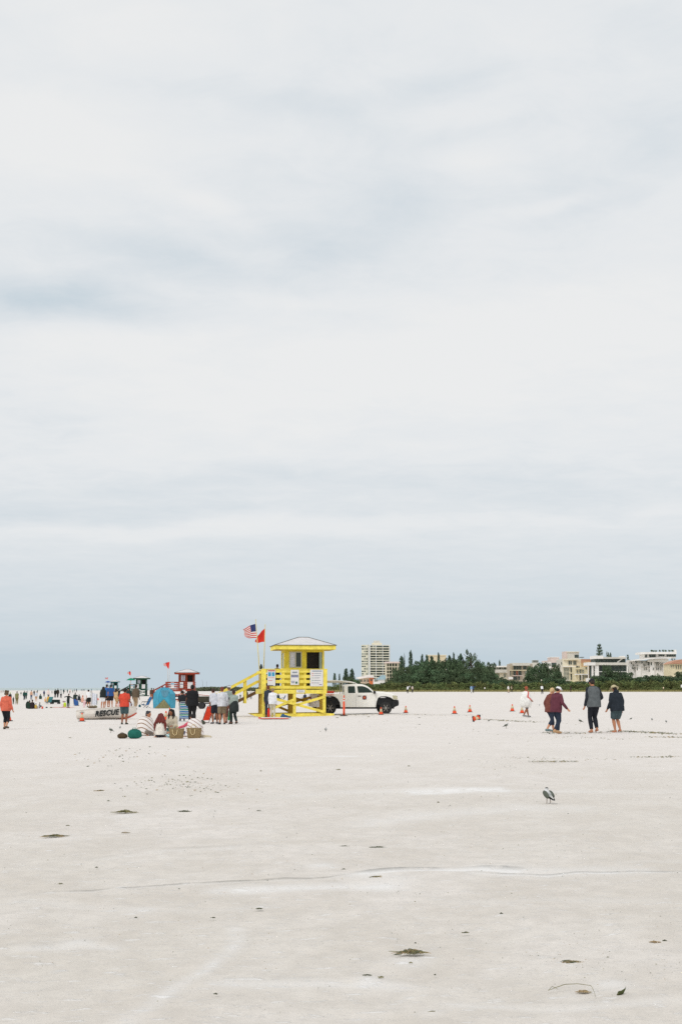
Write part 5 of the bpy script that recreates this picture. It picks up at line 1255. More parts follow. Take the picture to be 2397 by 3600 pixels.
mb = MB(); mb.box((tx(1259.5), -HW-.02, tz(2448.5)), (12*mp,.03,.035)); mb.build('door_handle', blk, r)
# round badge on the door
ec = Vector((tx(1276.5), -HW, tz(2453.5)))
mb = MB()
for a_ in (45, 135):
    d = Vector((math.cos(rad(a_)), 0, math.sin(rad(a_)))); mb.bar(ec - d*.185 + Vector((0,-.004,0)), ec + d*.185 + Vector((0,-.004,0)), .004, .025)
bo = mb.build('door_badge', mat('gold_ink', (206,170,80), .5, .1, 6), r)
def disc(rr, yo, m, nm, k=0):
    vs = MB(); pr = [(rr*(1+.12*(1 if (j % 2 and k) else 0))) for j in range(16)]
    mb = MB(); mb.add([ec + Vector((pr[j]*math.cos(2*math.pi*j/16), yo, pr[j]*math.sin(2*math.pi*j/16))) for j in range(16)], [tuple(range(16))]); mb.build(nm, m, bo)
disc(.125, -.012, mat('badge_navy', (66,70,92), .5, .15, 20), 'badge_ring', 1); disc(.092, -.015, mat('badge_red', (176,66,56), .5, .25, 40), 'badge_field'); disc(.035, -.018, mat('badge_gold', (216,150,60), .5, .2, 40), 'badge_centre')
text_obj('bed_lettering', 'LIFEGUARD', .12, mat('red_vinyl', (190,70,60), .5, .1, 5), r, (tx(1144), -HW-.003, tz(2444.3)), (rad(90), 0, 0), .15, .003, .002, width=52*mp)
mb = MB(); mb.tube([(tx(1322), -.6, tz(2440)), (tx(1322), -.6, tz(2428))], .008, 5); mb.build('antenna', blk, r)
mb = MB()
for y in (-.84, .84):
    for px in (1104, 1200): mb.bar((tx(px),y,tz(2442)),(tx(px),y,tz(2402)), .05, .05)
    mb.bar((tx(1100),y,tz(2401)),(tx(1206),y,tz(2401)), .05, .05)
for px in (1104, 1150, 1200): mb.bar((tx(px),-.84,tz(2401)),(tx(px),.84,tz(2401)), .05, .05)
mb.build('rack', mat('rack_alu', (190,188,176), .4, .1, 4, metal=.4), r)
RZ = Matrix.Rotation(rad(4.5), 3, 'Z')
q = thing('rescue_board', tp, 4.5, 'long white rescue board lying on the rack above the truck bed', 'board')
mb = MB(); rings = []
for px, py, hw, th in ((1092,2394,.05,.02),(1100,2394.5,.2,.05),(1130,2394.5,.29,.065),(1180,2395,.29,.065),(1215,2396.5,.28,.06),(1235,2399,.24,.05),(1248,2402,.15,.035),(1257,2406,.03,.015)):
    rings.append([Vector((tx(px), -.3+hw*math.cos(a), tz(py)-.03+th*math.sin(a))) for a in [2*math.pi*k/14 for k in range(14)]])
mb.loft(rings); mb.build('deck', mat('board_white2', (236,230,220), .35, .04, 3), q, smooth=True)
mb = MB(); mb.prism([(tx(1190),tz(2397)-.07),(tx(1200),tz(2404)-.05),(tx(1204),tz(2397.5)-.07)], -.31, -.29); mb.build('fin', blk, q)
q = thing('rescue_float', tp + RZ @ Vector((tx(1158), -.70, tz(2438))), 4.5, 'red rescue float lying on the truck bed rim behind the cab', 'rescue float')
mb = MB(); mb.tube([(-.22,0,.06),(.18,0,.06)], [.075,.075], 12, rounded=True); mb.build('float', mat('float_red2', (216,84,70), .4, .1, 4), q, smooth=True)
mb = MB(); mb.tube([(.25,0,.06),(.42,0,.03),(.5,.02,.02)], .018, 6); mb.build('strap', mat('strap_white', (220,214,206), .6, .1, 4), q)
# ------------------------------------------------------------------ vegetation
rs = np.random.RandomState(21)
def leafmat(name, c, rnd=.18):
    m, nt, b = newmat(name); N = nt.nodes; L = nt.links
    tc = N.new('ShaderNodeTexCoord'); nz = N.new('ShaderNodeTexNoise'); nz.inputs['Scale'].default_value = 3.0; nz.inputs['Detail'].default_value = 5; L.new(tc.outputs['Object'], nz.inputs['Vector'])
    nz2 = N.new('ShaderNodeTexNoise'); nz2.inputs['Scale'].default_value = 22.0; nz2.inputs['Detail'].default_value = 2; L.new(tc.outputs['Object'], nz2.inputs['Vector'])
    cr = N.new('ShaderNodeValToRGB'); e = cr.color_ramp.elements; e[0].position = .3; e[1].position = .72
    e[0].color = (*[v*.45 for v in s2l(c)], 1); e[1].color = (*[min(1, v*1.7) for v in s2l(c)], 1)
    ad = N.new('ShaderNodeMath'); ad.operation = 'ADD'; L.new(nz.outputs['Fac'], ad.inputs[0])
    m2 = N.new('ShaderNodeMath'); m2.operation = 'MULTIPLY_ADD'; L.new(nz2.outputs['Fac'], m2.inputs[0]); m2.inputs[1].default_value = .6; m2.inputs[2].default_value = -.3
    L.new(m2.outputs[0], ad.inputs[1]); L.new(ad.outputs[0], cr.inputs[0])
    oi = N.new('ShaderNodeObjectInfo'); mr = N.new('ShaderNodeMapRange'); mr.inputs[3].default_value = 1-rnd; mr.inputs[4].default_value = 1+rnd; L.new(oi.outputs['Random'], mr.inputs[0])
    hs = N.new('ShaderNodeHueSaturation'); L.new(cr.outputs[0], hs.inputs['Color']); L.new(mr.outputs[0], hs.inputs['Value'])
    mh = N.new('ShaderNodeMapRange'); mh.inputs[3].default_value = .48; mh.inputs[4].default_value = .53; L.new(oi.outputs['Random'], mh.inputs[0]); L.new(mh.outputs[0], hs.inputs['Hue'])
    L.new(hs.outputs[0], b.inputs['Base Color']); b.inputs['Roughness'].default_value = .9; b.inputs['Specular IOR Level'].default_value = .15
    return m
LG = leafmat('foliage_dark', (90,108,80)); LB = leafmat('foliage_shrub', (116,124,78)); LP = leafmat('foliage_pine', (84,106,86)); BARK = mat('bark', (92,80,66), .95, .3, 6, bump=.5)
GR = leafmat('dune_grass', (152,148,96), .1)
def quads(mb, pts, size, flat=0.0):
    k = len(pts)
    a = rs.normal(size=(k, 3)); a /= np.linalg.norm(a, axis=1)[:, None]
    b = rs.normal(size=(k, 3)); b -= a*np.sum(a*b, axis=1)[:, None]; b /= np.linalg.norm(b, axis=1)[:, None]
    s_ = (size*(.6+.8*rs.rand(k)))[:, None]
    for p, u, v, q in zip(pts, a*s_, b*s_*.7, s_):
        o = len(mb.v); mb.v += [tuple(p-u), tuple(p+v), tuple(p+u), tuple(p-v)]; mb.f.append((o, o+1, o+2, o+3)); mb.m.append(0)
def lobes(cs, rr, per):
    out = []
    for c, r_ in zip(cs, rr):
        d = rs.normal(size=(per, 3)); d /= np.linalg.norm(d, axis=1)[:, None]
        out.append(np.array(c) + d*(r_*(.55+.5*rs.rand(per)**.5))[:, None])
    return np.concatenate(out)
def limb_set(mb, spread, z0, z1, n):
    for k in range(n):
        a = k*2.4; z = z0+(z1-z0)*k/n
        mb.tube([(0,0,z*.8),(spread*.5*math.cos(a),spread*.5*math.sin(a),z+.03),(spread*math.cos(a),spread*math.sin(a),z+.12)], [.012,.008,.004], 5)
def proto(kind):
    """unit tree: height 1, crown about 1 wide"""
    t = thing('tree', (0,0,0)); mb = MB(); tr = MB()
    if kind == 'broad':
        cs = []; rr = []
        for k in range(22):
            a = rs.rand()*6.283; u = rs.rand()**.5; z = .22+.66*rs.rand(); w_ = .42*math.sqrt(max(.05, 1-((z-.5)/.55)**2))
            cs.append((w_*u*math.cos(a), w_*u*math.sin(a), z)); rr.append(.10+.07*rs.rand())
        quads(mb, lobes(cs, rr, 110), .028); tr.tube([(0,0,0),(.01,0,.3),(0,.01,.6),(0,0,.85)], [.035,.026,.016,.006], 7); limb_set(tr, .3, .25, .75, 9); m = LG
    elif kind == 'pine':
        cs = []; rr = []
        for k in range(26):
            z = .10+.88*k/26; w_ = .36*(1-z)**.8+.05; a = k*2.4
            cs.append((w_*math.cos(a)*.8, w_*math.sin(a)*.8, z)); rr.append(.05+.09*(1-z))
            if z > .5: cs.append((0,0,z)); rr.append(.05+.07*(1-z))
        quads(mb, lobes(cs, rr, 70), .022); tr.tube([(0,0,0),(.01,0,.5),(0,0,.97)], [.03,.018,.004], 7); limb_set(tr, .25, .12, .9, 14); m = LP
    elif kind == 'airy':
        cs = []; rr = []
        for k in range(26):
            a = rs.rand()*6.283; u = rs.rand()**.6; z = .30+.66*rs.rand(); w_ = .46*math.sqrt(max(.05, 1-((z-.62)/.45)**2))
            cs.append((w_*u*math.cos(a), w_*u*math.sin(a), z)); rr.append(.06+.06*rs.rand())
        quads(mb, lobes(cs, rr, 70), .022); tr.tube([(0,0,0),(.02,0,.4),(0,.01,.9)], [.03,.02,.005], 7)
        for k in range(14):
            a = k*2.4; z = .25+.5*k/14; tr.tube([(0,0,z),(.2*math.cos(a),.2*math.sin(a),z+.12),(.38*math.cos(a),.38*math.sin(a),z+.2)], [.014,.009,.004], 5)
        m = LG
    elif kind == 'norfolk':
        pts = []
        for k in range(15):
            z = .10+.88*k/15; w_ = .46*(1-z)**.75+.04
            for j in range(6):
                a = j*math.pi/3+k*.5; tr.tube([(0,0,z),(w_*math.cos(a),w_*math.sin(a),z+.02)], [.008,.003], 4)
                nn = int(40*w_/.46)+8; u = rs.rand(nn)
                pts.append(np.stack([w_*u*math.cos(a), w_*u*math.sin(a), z+.02*u], 1)+rs.normal(size=(nn,3))*.013)
        quads(mb, np.concatenate(pts), .020); tr.tube([(0,0,0),(0,0,1)], [.025,.004], 6); m = LP
    elif kind == 'bush':
        cs = []; rr = []
        for k in range(16):
            a = rs.rand()*6.283; u = rs.rand()**.5*.4; z = .12+.6*rs.rand()*(1-u*.9)
            cs.append((u*math.cos(a), u*math.sin(a)*.8, z)); rr.append(.13+.09*rs.rand())
        quads(mb, lobes(cs, rr, 75), .035)
        for k in range(5):
            a = k*1.3; tr.tube([(0,0,0),(.15*math.cos(a),.15*math.sin(a),.3),(.28*math.cos(a),.28*math.sin(a),.6)], [.02,.012,.006], 5)
        m = LB
    mb.build('crown', m, t); tr.build('trunk', BARK, t); return t
KN = {'broad': 'broadleaf_tree', 'pine': 'casuarina_tree', 'airy': 'feathery_tree', 'norfolk': 'norfolk_pine', 'bush': 'dune_shrub'}
PR = {k: [proto(k) for _ in range(2 if k in ('broad','bush','pine') else 1)] for k in KN}
used_p = set(); cnt = 0
def tree(kind, px, top, wpx, Y, label, cat='tree', group=None, base=0.0):
    global cnt; cnt += 1
    p0 = PR[kind][cnt % len(PR[kind])]
    t = at(px, top, Y); h = t.z - base; w_ = wpx*Y/F
    w_ *= {'pine': 1.7, 'norfolk': 2.0, 'bush': 1.15, 'broad': 1.1}.get(kind, 1.0)
    o = dup(p0, Vector((t.x, Y, base)), rs.rand()*360, sc=(w_, w_, h))
    o.name = KN[kind]; tag(o, label, cat, group); return o
# the grove
gl_ = 'dense dark evergreen massed in the big grove between the flats and the houses'
GV = [(1392,2345,46,640,'broad'),(1375,2385,50,600,'broad'),(1420,2338,50,640,'broad'),(1452,2330,46,650,'broad'),(1472,2318,60,645,'broad'),(1500,2312,60,650,'broad'),(1530,2316,66,650,'broad'),(1562,2312,66,655,'broad'),(1590,2306,60,650,'broad'),(1622,2312,60,650,'broad'),
      (1400,2372,60,610,'broad'),(1440,2362,70,605,'broad'),(1485,2352,76,600,'broad'),(1530,2348,80,600,'broad'),(1575,2350,80,600,'broad'),(1620,2346,80,602,'broad'),(1662,2340,80,610,'broad'),(1700,2338,60,625,'broad'),(1716,2340,44,650,'broad'),(1735,2360,50,640,'broad'),(1700,2362,80,600,'broad'),(1748,2376,56,600,'broad'),(1770,2386,44,590,'broad'),(1690,2318,40,660,'broad'),
      (1345,2398,50,590,'broad'),(1310,2402,50,590,'broad')]
GV += [(x_, y_, 60, 590, 'broad') for x_, y_ in ((1415,2388),(1450,2382),(1490,2376),(1530,2374),(1570,2378),(1610,2374),(1650,2372),(1690,2378),(1640,2362),(1550,2362),(1465,2362),(1725,2386),(1385,2396))]
for px, tp_, w_, Y_, k_ in GV: tree(k_, px, tp_, w_*1.05, Y_, gl_, 'tree', 'evergreens massed in the grove')
for px, tp_, w_, Y_, k_, lb in [(1411,2306,26,660,'pine','rounded dark treetop at the left end of the grove'),(1443,2286,20,655,'pine','slender dark column-like treetop rising highest on the left of the grove'),
      (1483,2300,16,660,'pine','small spike of a treetop between the column tree and the beige roof'),(1500,2302,20,662,'pine','dark cone treetop before the left end of the beige roof'),(1541,2294,14,665,'pine','thin grey green spire in front of the beige roof'),
      (1517,2306,22,664,'pine','low dark treetop before the beige roof'),(1580,2304,24,664,'pine','bushy treetop right of the beige roof'),(1594,2294,12,662,'pine','narrow spire just left of the broad feathery crown'),(1618,2298,34,655,'pine','dark pointed crown touching the feathery crown on its left'),
      (1654,2280,62,650,'airy','large feathery crown, tallest and widest at the right of the grove'),(1420,2292,8,670,'airy','wispy pale sapling between the round and the column-like treetop'),
      (1176,2366,14,600,'pine','small thin pine just right of the yellow tower'),(1193,2368,9,605,'pine','very thin pine above the truck rack'),(1216,2350,22,600,'pine','pine with pointed top above the truck, left of a pair'),(1237,2350,22,602,'pine','pine with pointed top above the truck, right of a pair'),
      (1226,2374,46,598,'broad','low dark tree mass under the pair of pines above the truck'),(1254,2384,30,595,'broad','low dark tree left of the blue roofed house'),(1290,2400,40,590,'broad','low tree before the curved white roof'),
      (1755,2320,12,760,'pine','tiny dark pointed tree behind the low white house'),(1720,2322,40,640,'broad','rounded tree on the right slope of the grove'),
      (1865,2334,40,600,'broad','leafy tree right of the taupe house, left one'),(1900,2322,56,602,'broad','leafy tree with highest crown right of the taupe house'),(1925,2342,44,598,'broad','leafy tree left of the pinkish block'),(1951,2328,32,610,'broad','square clipped dark tree below the pinkish block'),(1885,2360,80,590,'broad','wide dark tree below the rooftop slats'),(1950,2356,50,592,'broad','dark tree against the left edge of the cream tower house'),
      (2105,2258,26,760,'norfolk','open tall cone shaped tree rising behind the white modern house'),(2137,2284,20,740,'broad','small round dark tree on the white modern house roof line'),(2205,2297,12,700,'norfolk','slim pointed tree between the two white houses'),(2209,2340,12,640,'pine','dark lower part of slim tree between the two white houses'),
      (2130,2330,36,590,'broad','tall leafy tree covering the middle of the white modern house'),(2155,2352,50,592,'broad','leafy tree in front of the right half of the white modern house'),(2100,2370,40,588,'broad','leafy tree low in front of the white modern house'),(2200,2358,44,590,'broad','leafy tree at the right end of the white modern house'),
      (2254,2362,26,590,'bush','round shrub in front of the curved white house, left of two'),(2312,2350,32,590,'bush','round shrub in front of the curved white house, right of two'),(2350,2360,34,588,'bush','round shrub under the right end of the curved white house'),(2390,2356,40,588,'broad','tree at the right picture edge before the house with orange roof'),(2363,2306,16,640,'broad','dark tree hanging over the right end of the curved white house'),
      (2040,2386,36,586,'bush','dark shrub in front of the yellow house'),(2072,2384,40,586,'bush','dark shrub right of the yellow house behind the man in grey vest'),(1800,2380,30,590,'bush','shrub in front of the taupe house')]:
    tree(k_, px, tp_, w_*1.15, Y_, lb, 'tree' if k_ != 'bush' else 'shrub')
for i in range(26):
    px = 1745 + i*26 + rs.uniform(-8, 8); tp_ = (2391 if px < 1860 else 2378 if px < 1975 else 2392 if px < 2095 else 2374) + rs.uniform(-6, 6)
    tree('broad', px, tp_, 56+rs.rand()*24, 584+rs.rand()*5, 'low bushy tree in the green belt before the beach houses', 'tree', 'bushy trees before the beach houses')
# row of shrubs along the dune
for i in range(100):
    px = 1150 + i*12.7 + rs.uniform(-5, 5); tp_ = 2401 + rs.uniform(-7, 6) + (-6 if 1360 < px < 1740 else 0) + (6 if 1740 < px < 2000 else 0)
    if 2100 < px: tp_ -= 20
    elif 1960 < px: tp_ -= 10
    elif 1740 < px: tp_ -= 16
    elif px > 1340: tp_ -= 6
    tree('bush', px, tp_, 36+rs.rand()*18, 566+rs.rand()*10, 'low green shrub in the hedge-like row along the dune', 'shrub', 'shrubs along the dune')
for i in range(62):
    px = 1160 + i*20 + rs.uniform(-6, 6); tree('bush', px, 2413+rs.uniform(-4, 4), 34+rs.rand()*14, 558+rs.rand()*5, 'small olive shrub at the front of the dune above the sand', 'shrub', 'small shrubs at the front of the dune')
for kk in PR:
    for p_ in PR[kk]:
        for c_ in list(p_.children): bpy.data.objects.remove(c_)
        bpy.data.objects.remove(p_)
mb = MB()
for i in range(9000):
    x = rs.uniform(-8, 150); y = 552.5 + abs(rs.normal())*2.6 + .8*math.sin(x*.35) + rs.rand(); h = .35+.6*rs.rand(); a = rs.uniform(-.5,.5); w_ = .14+.2*rs.rand(); ln = rs.uniform(-.2,.2)
    o = len(mb.v); mb.v += [(x-w_*math.cos(a), y-w_*math.sin(a), -.02), (x+w_*math.cos(a), y+w_*math.sin(a), -.02), (x+w_*.4+ln, y+ln, h)]; mb.f.append((o,o+1,o+2)); mb.m.append(0)
dg_ = mb.build('dune_grass', GR); tag(dg_, 'yellow green dune grass fringing the sand below the shrubs', 'grass', kind='stuff')
# far-off wood left of the yellow tower
mb = MB(); cs = []; rr = []
for i in range(230):
    px = rs.uniform(672, 1000); Y_ = rs.uniform(800, 840); top_ = 2419 + 2.5*math.sin(px*.045) - 4.5*math.exp(-((px-735)/28)**2) - 6*math.exp(-((px-812)/16)**2) - 4*math.exp(-((px-865)/20)**2) + (3 if px < 700 else 0)
    z1 = at(px, top_, Y_).z; x_ = at(px, 2420, Y_).x
    for zz in (.3, .75):
        cs.append((x_, Y_, -.3+(z1+.2)*zz)); rr.append(.9)
pts = lobes(cs, rr, 26); quads(mb, pts, .38)
fw_ = mb.build('far_wood', leafmat('far_foliage', (112,122,98))); tag(fw_, 'far-off low belt of trees at the beach end left of the yellow tower', 'wood', kind='stuff')
for px, tp_, lb in ((712,2386,'thin bare mast on the skyline, left of two between the red and yellow towers'),(725,2392,'thin bare mast on the skyline, right of two between the red and yellow towers')):
    t = at(px, tp_, 845); r = thing('mast', (t.x, 845, -.3), 0, lb, 'mast'); mb = MB(); mb.tube([(0,0,0),(.3,0,t.z*.6),(.5 if px > 720 else -.2,0,t.z)], [.12,.09,.05], 5); mb.build('pole', mat('mast_grey', (150,156,156), .7, .1, 3), r)
# ------------------------------------------------------------------ buildings
WG = mat('window_dark', (76,88,84), .5, .3, .9, spec=.3); WG2 = mat('window_mid', (140,146,136), .3, .3, .9, spec=.5)
class Bld:
    def __init__(s, name, label, cat, Y, group=None):
        s.Y = Y; s.r = thing(name, (0,0,0), 0, label, cat, group); s.o = None
    def w(s, px, py, dy=0): return at(px, py, s.Y+dy)
    def setroot(s, px): p = at(px, 2418, s.Y); s.r.location = (p.x, s.Y, 0); s.o = Vector((p.x, s.Y, 0))
    def box(s, name, m, x0, x1, y0, y1, dy=0, dep=8, par=None, ground=False):
        a = s.w(x0, y0, dy); b = s.w(x1, y1, dy); z0 = 0 if ground else b.z
        mb = MB(); mb.bx(a.x-s.o.x, b.x-s.o.x, dy, dy+dep, z0, a.z); return mb.build(name, m, par or s.r)
    def win(s, x0, x1, y0, y1, dy=0, m=None, par=None, nx=1, ny=1, fm=None, frame=.10, name='window'):
        """pane standing just proud of the wall, with glazing bars"""
        a = s.w(x0, y0, dy); b = s.w(x1, y1, dy); ax, bx_ = a.x-s.o.x, b.x-s.o.x
        mb = MB(); mb.bx(ax, bx_, dy-.12, dy-.02, b.z, a.z); o = mb.build(name, m or WG, par or s.r)
        if fm:
            mb = MB(); W_ = bx_-ax; H_ = a.z-b.z
            for i in range(nx+1): x = ax+W_*i/nx; mb.bx(x-frame/2, x+frame/2, dy-.20, dy-.122, b.z, a.z)
            for j in range(ny+1): z = b.z+H_*j/ny; mb.bx(ax-frame/2, bx_+frame/2, dy-.205, dy-.20+.0775, z-frame/2, z+frame/2)
            mb.build('frame', fm, o)
        return o
CW = mat('stucco_white', (246,243,238), .85, .08, .5); CC = mat('stucco_cream', (234,226,204), .85, .10, .5); CY_ = mat('stucco_yellow', (232,220,186), .85, .10, .5); CT = mat('stucco_taupe', (190,178,160), .85, .12, .5)
CP = mat('stucco_pink', (222,204,196), .85, .08, .5); CG = mat('stucco_grey', (216,212,202), .85, .12, .5); TO = mat('roof_tile_orange', (196,148,122), .85, .2, 1.5)
# high-rise
B = Bld('apartment_tower', 'tall pale apartment tower with rows of dark balconies rising left of the grove', 'building', 1650); B.setroot(1320)
B.box('wall', CC, 1271, 1293, 2267, 2418, 3, 18, ground=True); B.box('wall', CG, 1293, 1301, 2266, 2418, 0, 22, ground=True); B.box('wall', CG, 1301, 1371, 2267, 2418, 1.5, 20, ground=True)
B.box('corner_fin', CW, 1299.3, 1301.5, 2265, 2418, -1.5, 3, ground=True)
B.box('roof_house', CC, 1307, 1342, 2260, 2267, 5, 10); B.box('roof_house', CG, 1313, 1335, 2252, 2260.5, 7, 7)
for i in range(15):
    y = 2270.5 + i*8.75
    if y > 2400: break
    for (a, b_) in ((1271.6,1277.5),(1279.5,1284.5),(1286.5,1292.2)):
        if rs.rand() < .86: B.win(a, b_, y, y+4.4, 3, WG if rs.rand() < .75 else WG2)
    for (a, b_) in ((1301.5,1320.5),(1323.5,1343.5),(1346,1366.5)):
        if i in (7,) or (i == 8 and a < 1340): B.win(a, b_, y, y+4.4, 1.5, WG2)
        elif rs.rand() < .25: B.win(a, a+8, y, y+4.6, 1.5, WG); B.win(a+10, b_, y, y+4.4, 1.5, WG2)
        else: B.win(a, b_, y, y+5.0, 1.5, WG)
    B.box('balcony', CC, 1301.5, 1368, y+5.6, y+8.0, -.2, 1.6)
for x in (1321,1344.3,1367.5): B.box('pier', CW, x, x+1.8, 2267, 2418, -.4, 1.8, ground=True)
# mid-rise in front of it
B = Bld('apartment_block', 'cream block with open grid of balconies at the left end of the grove', 'building', 760); B.setroot(1378)
B.box('wall', CG, 1356, 1408, 2331, 2418, 2, 12, ground=True); B.box('roof', CP, 1353, 1410, 2326, 2331.5, 0, 15)
for x in (1353,1358.5,1366.5,1376,1386,1396,1406): B.box('column', CY_, x, x+1.6, 2331.5, 2418, .2, .6, ground=True)
for y in (2344,2356,2368,2380,2392): B.box('floor_slab', CC, 1354, 1408, y, y+1.4, .3, 1.5)
for y in (2333,2346,2358,2370,2382):
    for x in (1360.5,1368.5,1378,1388): B.win(x, x+7, y, y+9, 2)
# small houses
B = Bld('beach_house', 'low house with curved white roof beneath the apartment tower', 'house', 680); B.setroot(1285)
B.box('wall', CC, 1262, 1312, 2382, 2418, 1, 10, ground=True)
mb = MB(); pts = [(1250,2383),(1262,2380),(1280,2376),(1297,2372.5),(1312,2374.5),(1316,2380),(1300,2381),(1280,2384),(1262,2387)]
mb.prism([((at(x,y,680).x-B.o.x), at(x,y,680).z) for x, y in pts], -1, 9); mb.build('roof', CW, B.r)
for x in (1266,1278,1290): B.win(x, x+7, 2389, 2397, 1, WG2)
B = Bld('beach_house', 'small house with orange gable wall beside the blue roof', 'house', 670); B.setroot(1304)
B.box('wall', mat('stucco_orange', (206,120,76), .85, .12, .5), 1298, 1313, 2383, 2418, 0, 8, ground=True); B.box('roof', CP, 1296, 1315, 2380, 2383.2, -.5, 9); B.win(1302, 1308, 2388, 2394, 0)
B = Bld('beach_house', 'house with pale blue pitched roof in front of the apartment tower', 'house', 660); B.setroot(1335)
B.box('wall', CW, 1313, 1353, 2388, 2418, 0, 10, ground=True)
mb = MB(); pts = [(1322,2389),(1334,2380),(1343,2373),(1355,2374),(1355,2389)]; mb.prism([((at(x,y,660).x-B.o.x), at(x,y,660).z) for x, y in pts], -.6, 10.6); mb.build('roof', mat('roof_blue', (168,196,206), .6, .12, 1), B.r)
B.win(1315, 1327, 2385.5+3, 2396, 0, WG2)
B = Bld('apartment_block', 'long beige flat roof peeping out behind the treetops of the grove', 'building', 900); B.setroot(1535)
B.box('wall', mat('stucco_beige', (214,200,170), .85, .08, .4), 1503, 1568, 2304, 2418, 0, 20, ground=True); B.box('parapet', CC, 1501, 1570, 2302, 2304.5, -.5, 21); B.win(1510, 1520, 2309, 2313, 0, WG2)
# right-hand houses
B = Bld('beach_house', 'long low white house with strip of windows right of the grove', 'house', 690); B.setroot(1760)
B.box('wall', CC, 1722, 1794, 2345, 2418, 1, 12, ground=True); B.box('roof', CW, 1718, 1796, 2340.5, 2345.5, -.5, 14); B.box('balcony', CG, 1733, 1790, 2354, 2365, -.6, 1.5)
for x in range(1735, 1788, 9): B.win(x, x+6.5, 2346.5, 2353, 1, WG if x % 2 else WG2)
for x in (1770, 1780): B.win(x, x+6, 2368, 2382, 1, WG2)
B = Bld('beach_house', 'taupe three storey house with large dark windows and flat roof', 'house', 670); B.setroot(1830)
B.box('wall', CT, 1791, 1872, 2334, 2418, 1, 12, ground=True); B.box('roof', CG, 1800, 1862, 2330.5, 2340, -.4, 13)
B.win(1803, 1832, 2340.5, 2355, 1, WG, nx=3, fm=CT); B.win(1837, 1850, 2341, 2354, 1, WG, fm=CT); B.box('floor_slab', CY_, 1790, 1850, 2355.5, 2357.5, -.5, 1.5); B.box('floor_slab', CP, 1800, 1835, 2374.5, 2376.5, -.5, 1.5)
B.win(1803, 1812, 2358, 2374, 1); B.win(1813.5, 1819, 2358, 2374, 1, mat('shutter_red', (150,84,66), .8, .2, 1)); B.win(1821, 1832, 2358, 2374, 1); B.win(1789+2.5, 1796, 2358, 2375, 1); B.win(1843, 1855, 2358, 2368, 1, WG2); B.win(1803, 1817, 2378, 2390, 1); B.win(1820, 1826, 2378, 2390, 1)
B.box('balcony', CW, 1853, 1870, 2378, 2388, -.5, 2); B.box('balcony', CW, 1788, 1802, 2380, 2388, -.5, 2)
for x in (1795,1801): B.box('column', CY_, x, x+1.5, 2336, 2418, -.2, .6, ground=True)
B = Bld('beach_house', 'house top with dark slatted screen between leafy trees', 'house', 720); B.setroot(1882)
B.box('wall', CG, 1870, 1895, 2330, 2418, 0, 8, ground=True); B.win(1872, 1891, 2321, 2329.5, 1, WG, nx=5, fm=CG); B.box('roof_screen', WG2, 1872, 1891, 2321, 2330, 1.2, 4)
B = Bld('beach_house', 'white house corner showing between the leafy trees left of the pinkish block', 'house', 700); B.setroot(1922)
B.box('wall', CW, 1913, 1938, 2325, 2418, 0, 9, ground=True); B.box('roof', CP, 1912, 1939, 2323, 2325.3, -.3, 10); B.win(1926, 1935, 2332, 2342, 0, WG2)
B = Bld('beach_house', 'plain pinkish rooftop block left of the cream tower house', 'house', 720); B.setroot(1950)
B.box('wall', CP, 1935, 1966, 2311, 2418, 0, 12, ground=True); B.box('parapet', CW, 1934, 1967, 2309.5, 2311.5, -.3, 13); B.win(1966-29, 1962, 2330, 2345, 0, WG)
B = Bld('beach_house', 'cream modern tower house with one square dark window at the top', 'house', 650); B.setroot(2012)
B.box('wall', CC, 1977, 2052, 2316, 2418, 2, 12, ground=True); B.box('wall', CG, 1966, 1978, 2318, 2418, 3, 10, ground=True); B.box('upper_storey', CG, 1993, 2034, 2293, 2317, 3, 9); B.box('upper_storey', CP, 1983, 1994, 2290, 2316, 3.5, 8); B.box('roof', CC, 1992, 2036, 2290.5, 2293.5, 2.6, 10)
B.box('balcony_wall', CC, 1980, 2030, 2316, 2320, 1, 1.4); B.win(2018, 2033, 2301.5, 2312.5, 3)
B.win(1996, 2009, 2323, 2337, 2, WG, nx=2, fm=CC); B.win(2013, 2025, 2323, 2338, 2, WG, nx=2, fm=CC); B.win(1971, 1973.5, 2328, 2336, 3); B.box('floor_slab', CW, 1977, 2025, 2342.5, 2345, .6, 1.6)
B.win(1979, 1999.5, 2347, 2391, 2, WG2, nx=4, ny=3, fm=CC); B.win(2003, 2021.5, 2346, 2391, 2, WG, nx=3, ny=2, fm=CC); B.box('balcony_wall', CC, 2000.5, 2013, 2364.5, 2367.5, .6, 1.6); B.box('balcony_wall', CW, 1978, 2003, 2390.5, 2393.5, .6, 1.6)
B.box('roof_shade', mat('awning_dark', (84,92,84), .8, .2, 1), 2041, 2052, 2309.5, 2311.5, 1, 5)
B = Bld('beach_house', 'cream yellow house with white balconies right of the cream tower house', 'house', 640); B.setroot(2045)
B.box('wall', CY_, 2022, 2068, 2344, 2418, 1, 12, ground=True); B.box('wall', mat('stucco_peach', (214,182,140), .85, .1, .5), 2052, 2075, 2326, 2418, 4, 8, ground=True)
B.box('roof', TO, 2050, 2092, 2317, 2330, 5, 8); B.box('floor_slab', CW, 2021, 2067, 2369, 2372.5, -.2, 1.5); B.box('floor_slab', CY_, 2022, 2045, 2350, 2353, -.2, 1.5)
for x, a, b_ in ((2025,2356,2366),(2035.5,2352,2367),(2045,2354,2366),(2056,2345,2352),(2036,2374,2392),(2047,2374,2388),(2055,2373,2382),(2062,2373,2382)): B.win(x, x+5.5, a, b_, 1, WG2 if x % 2 else WG, fm=CY_)
for x in (2024,2031.5,2026): B.win(x, x+3.5, 2341, 2347, 1)
B.box('pier', CW, 2043, 2045.5, 2372, 2418, -.3, .7, ground=True); B.box('pier', CY_, 2031, 2034, 2372, 2418, -.3, .7, ground=True)
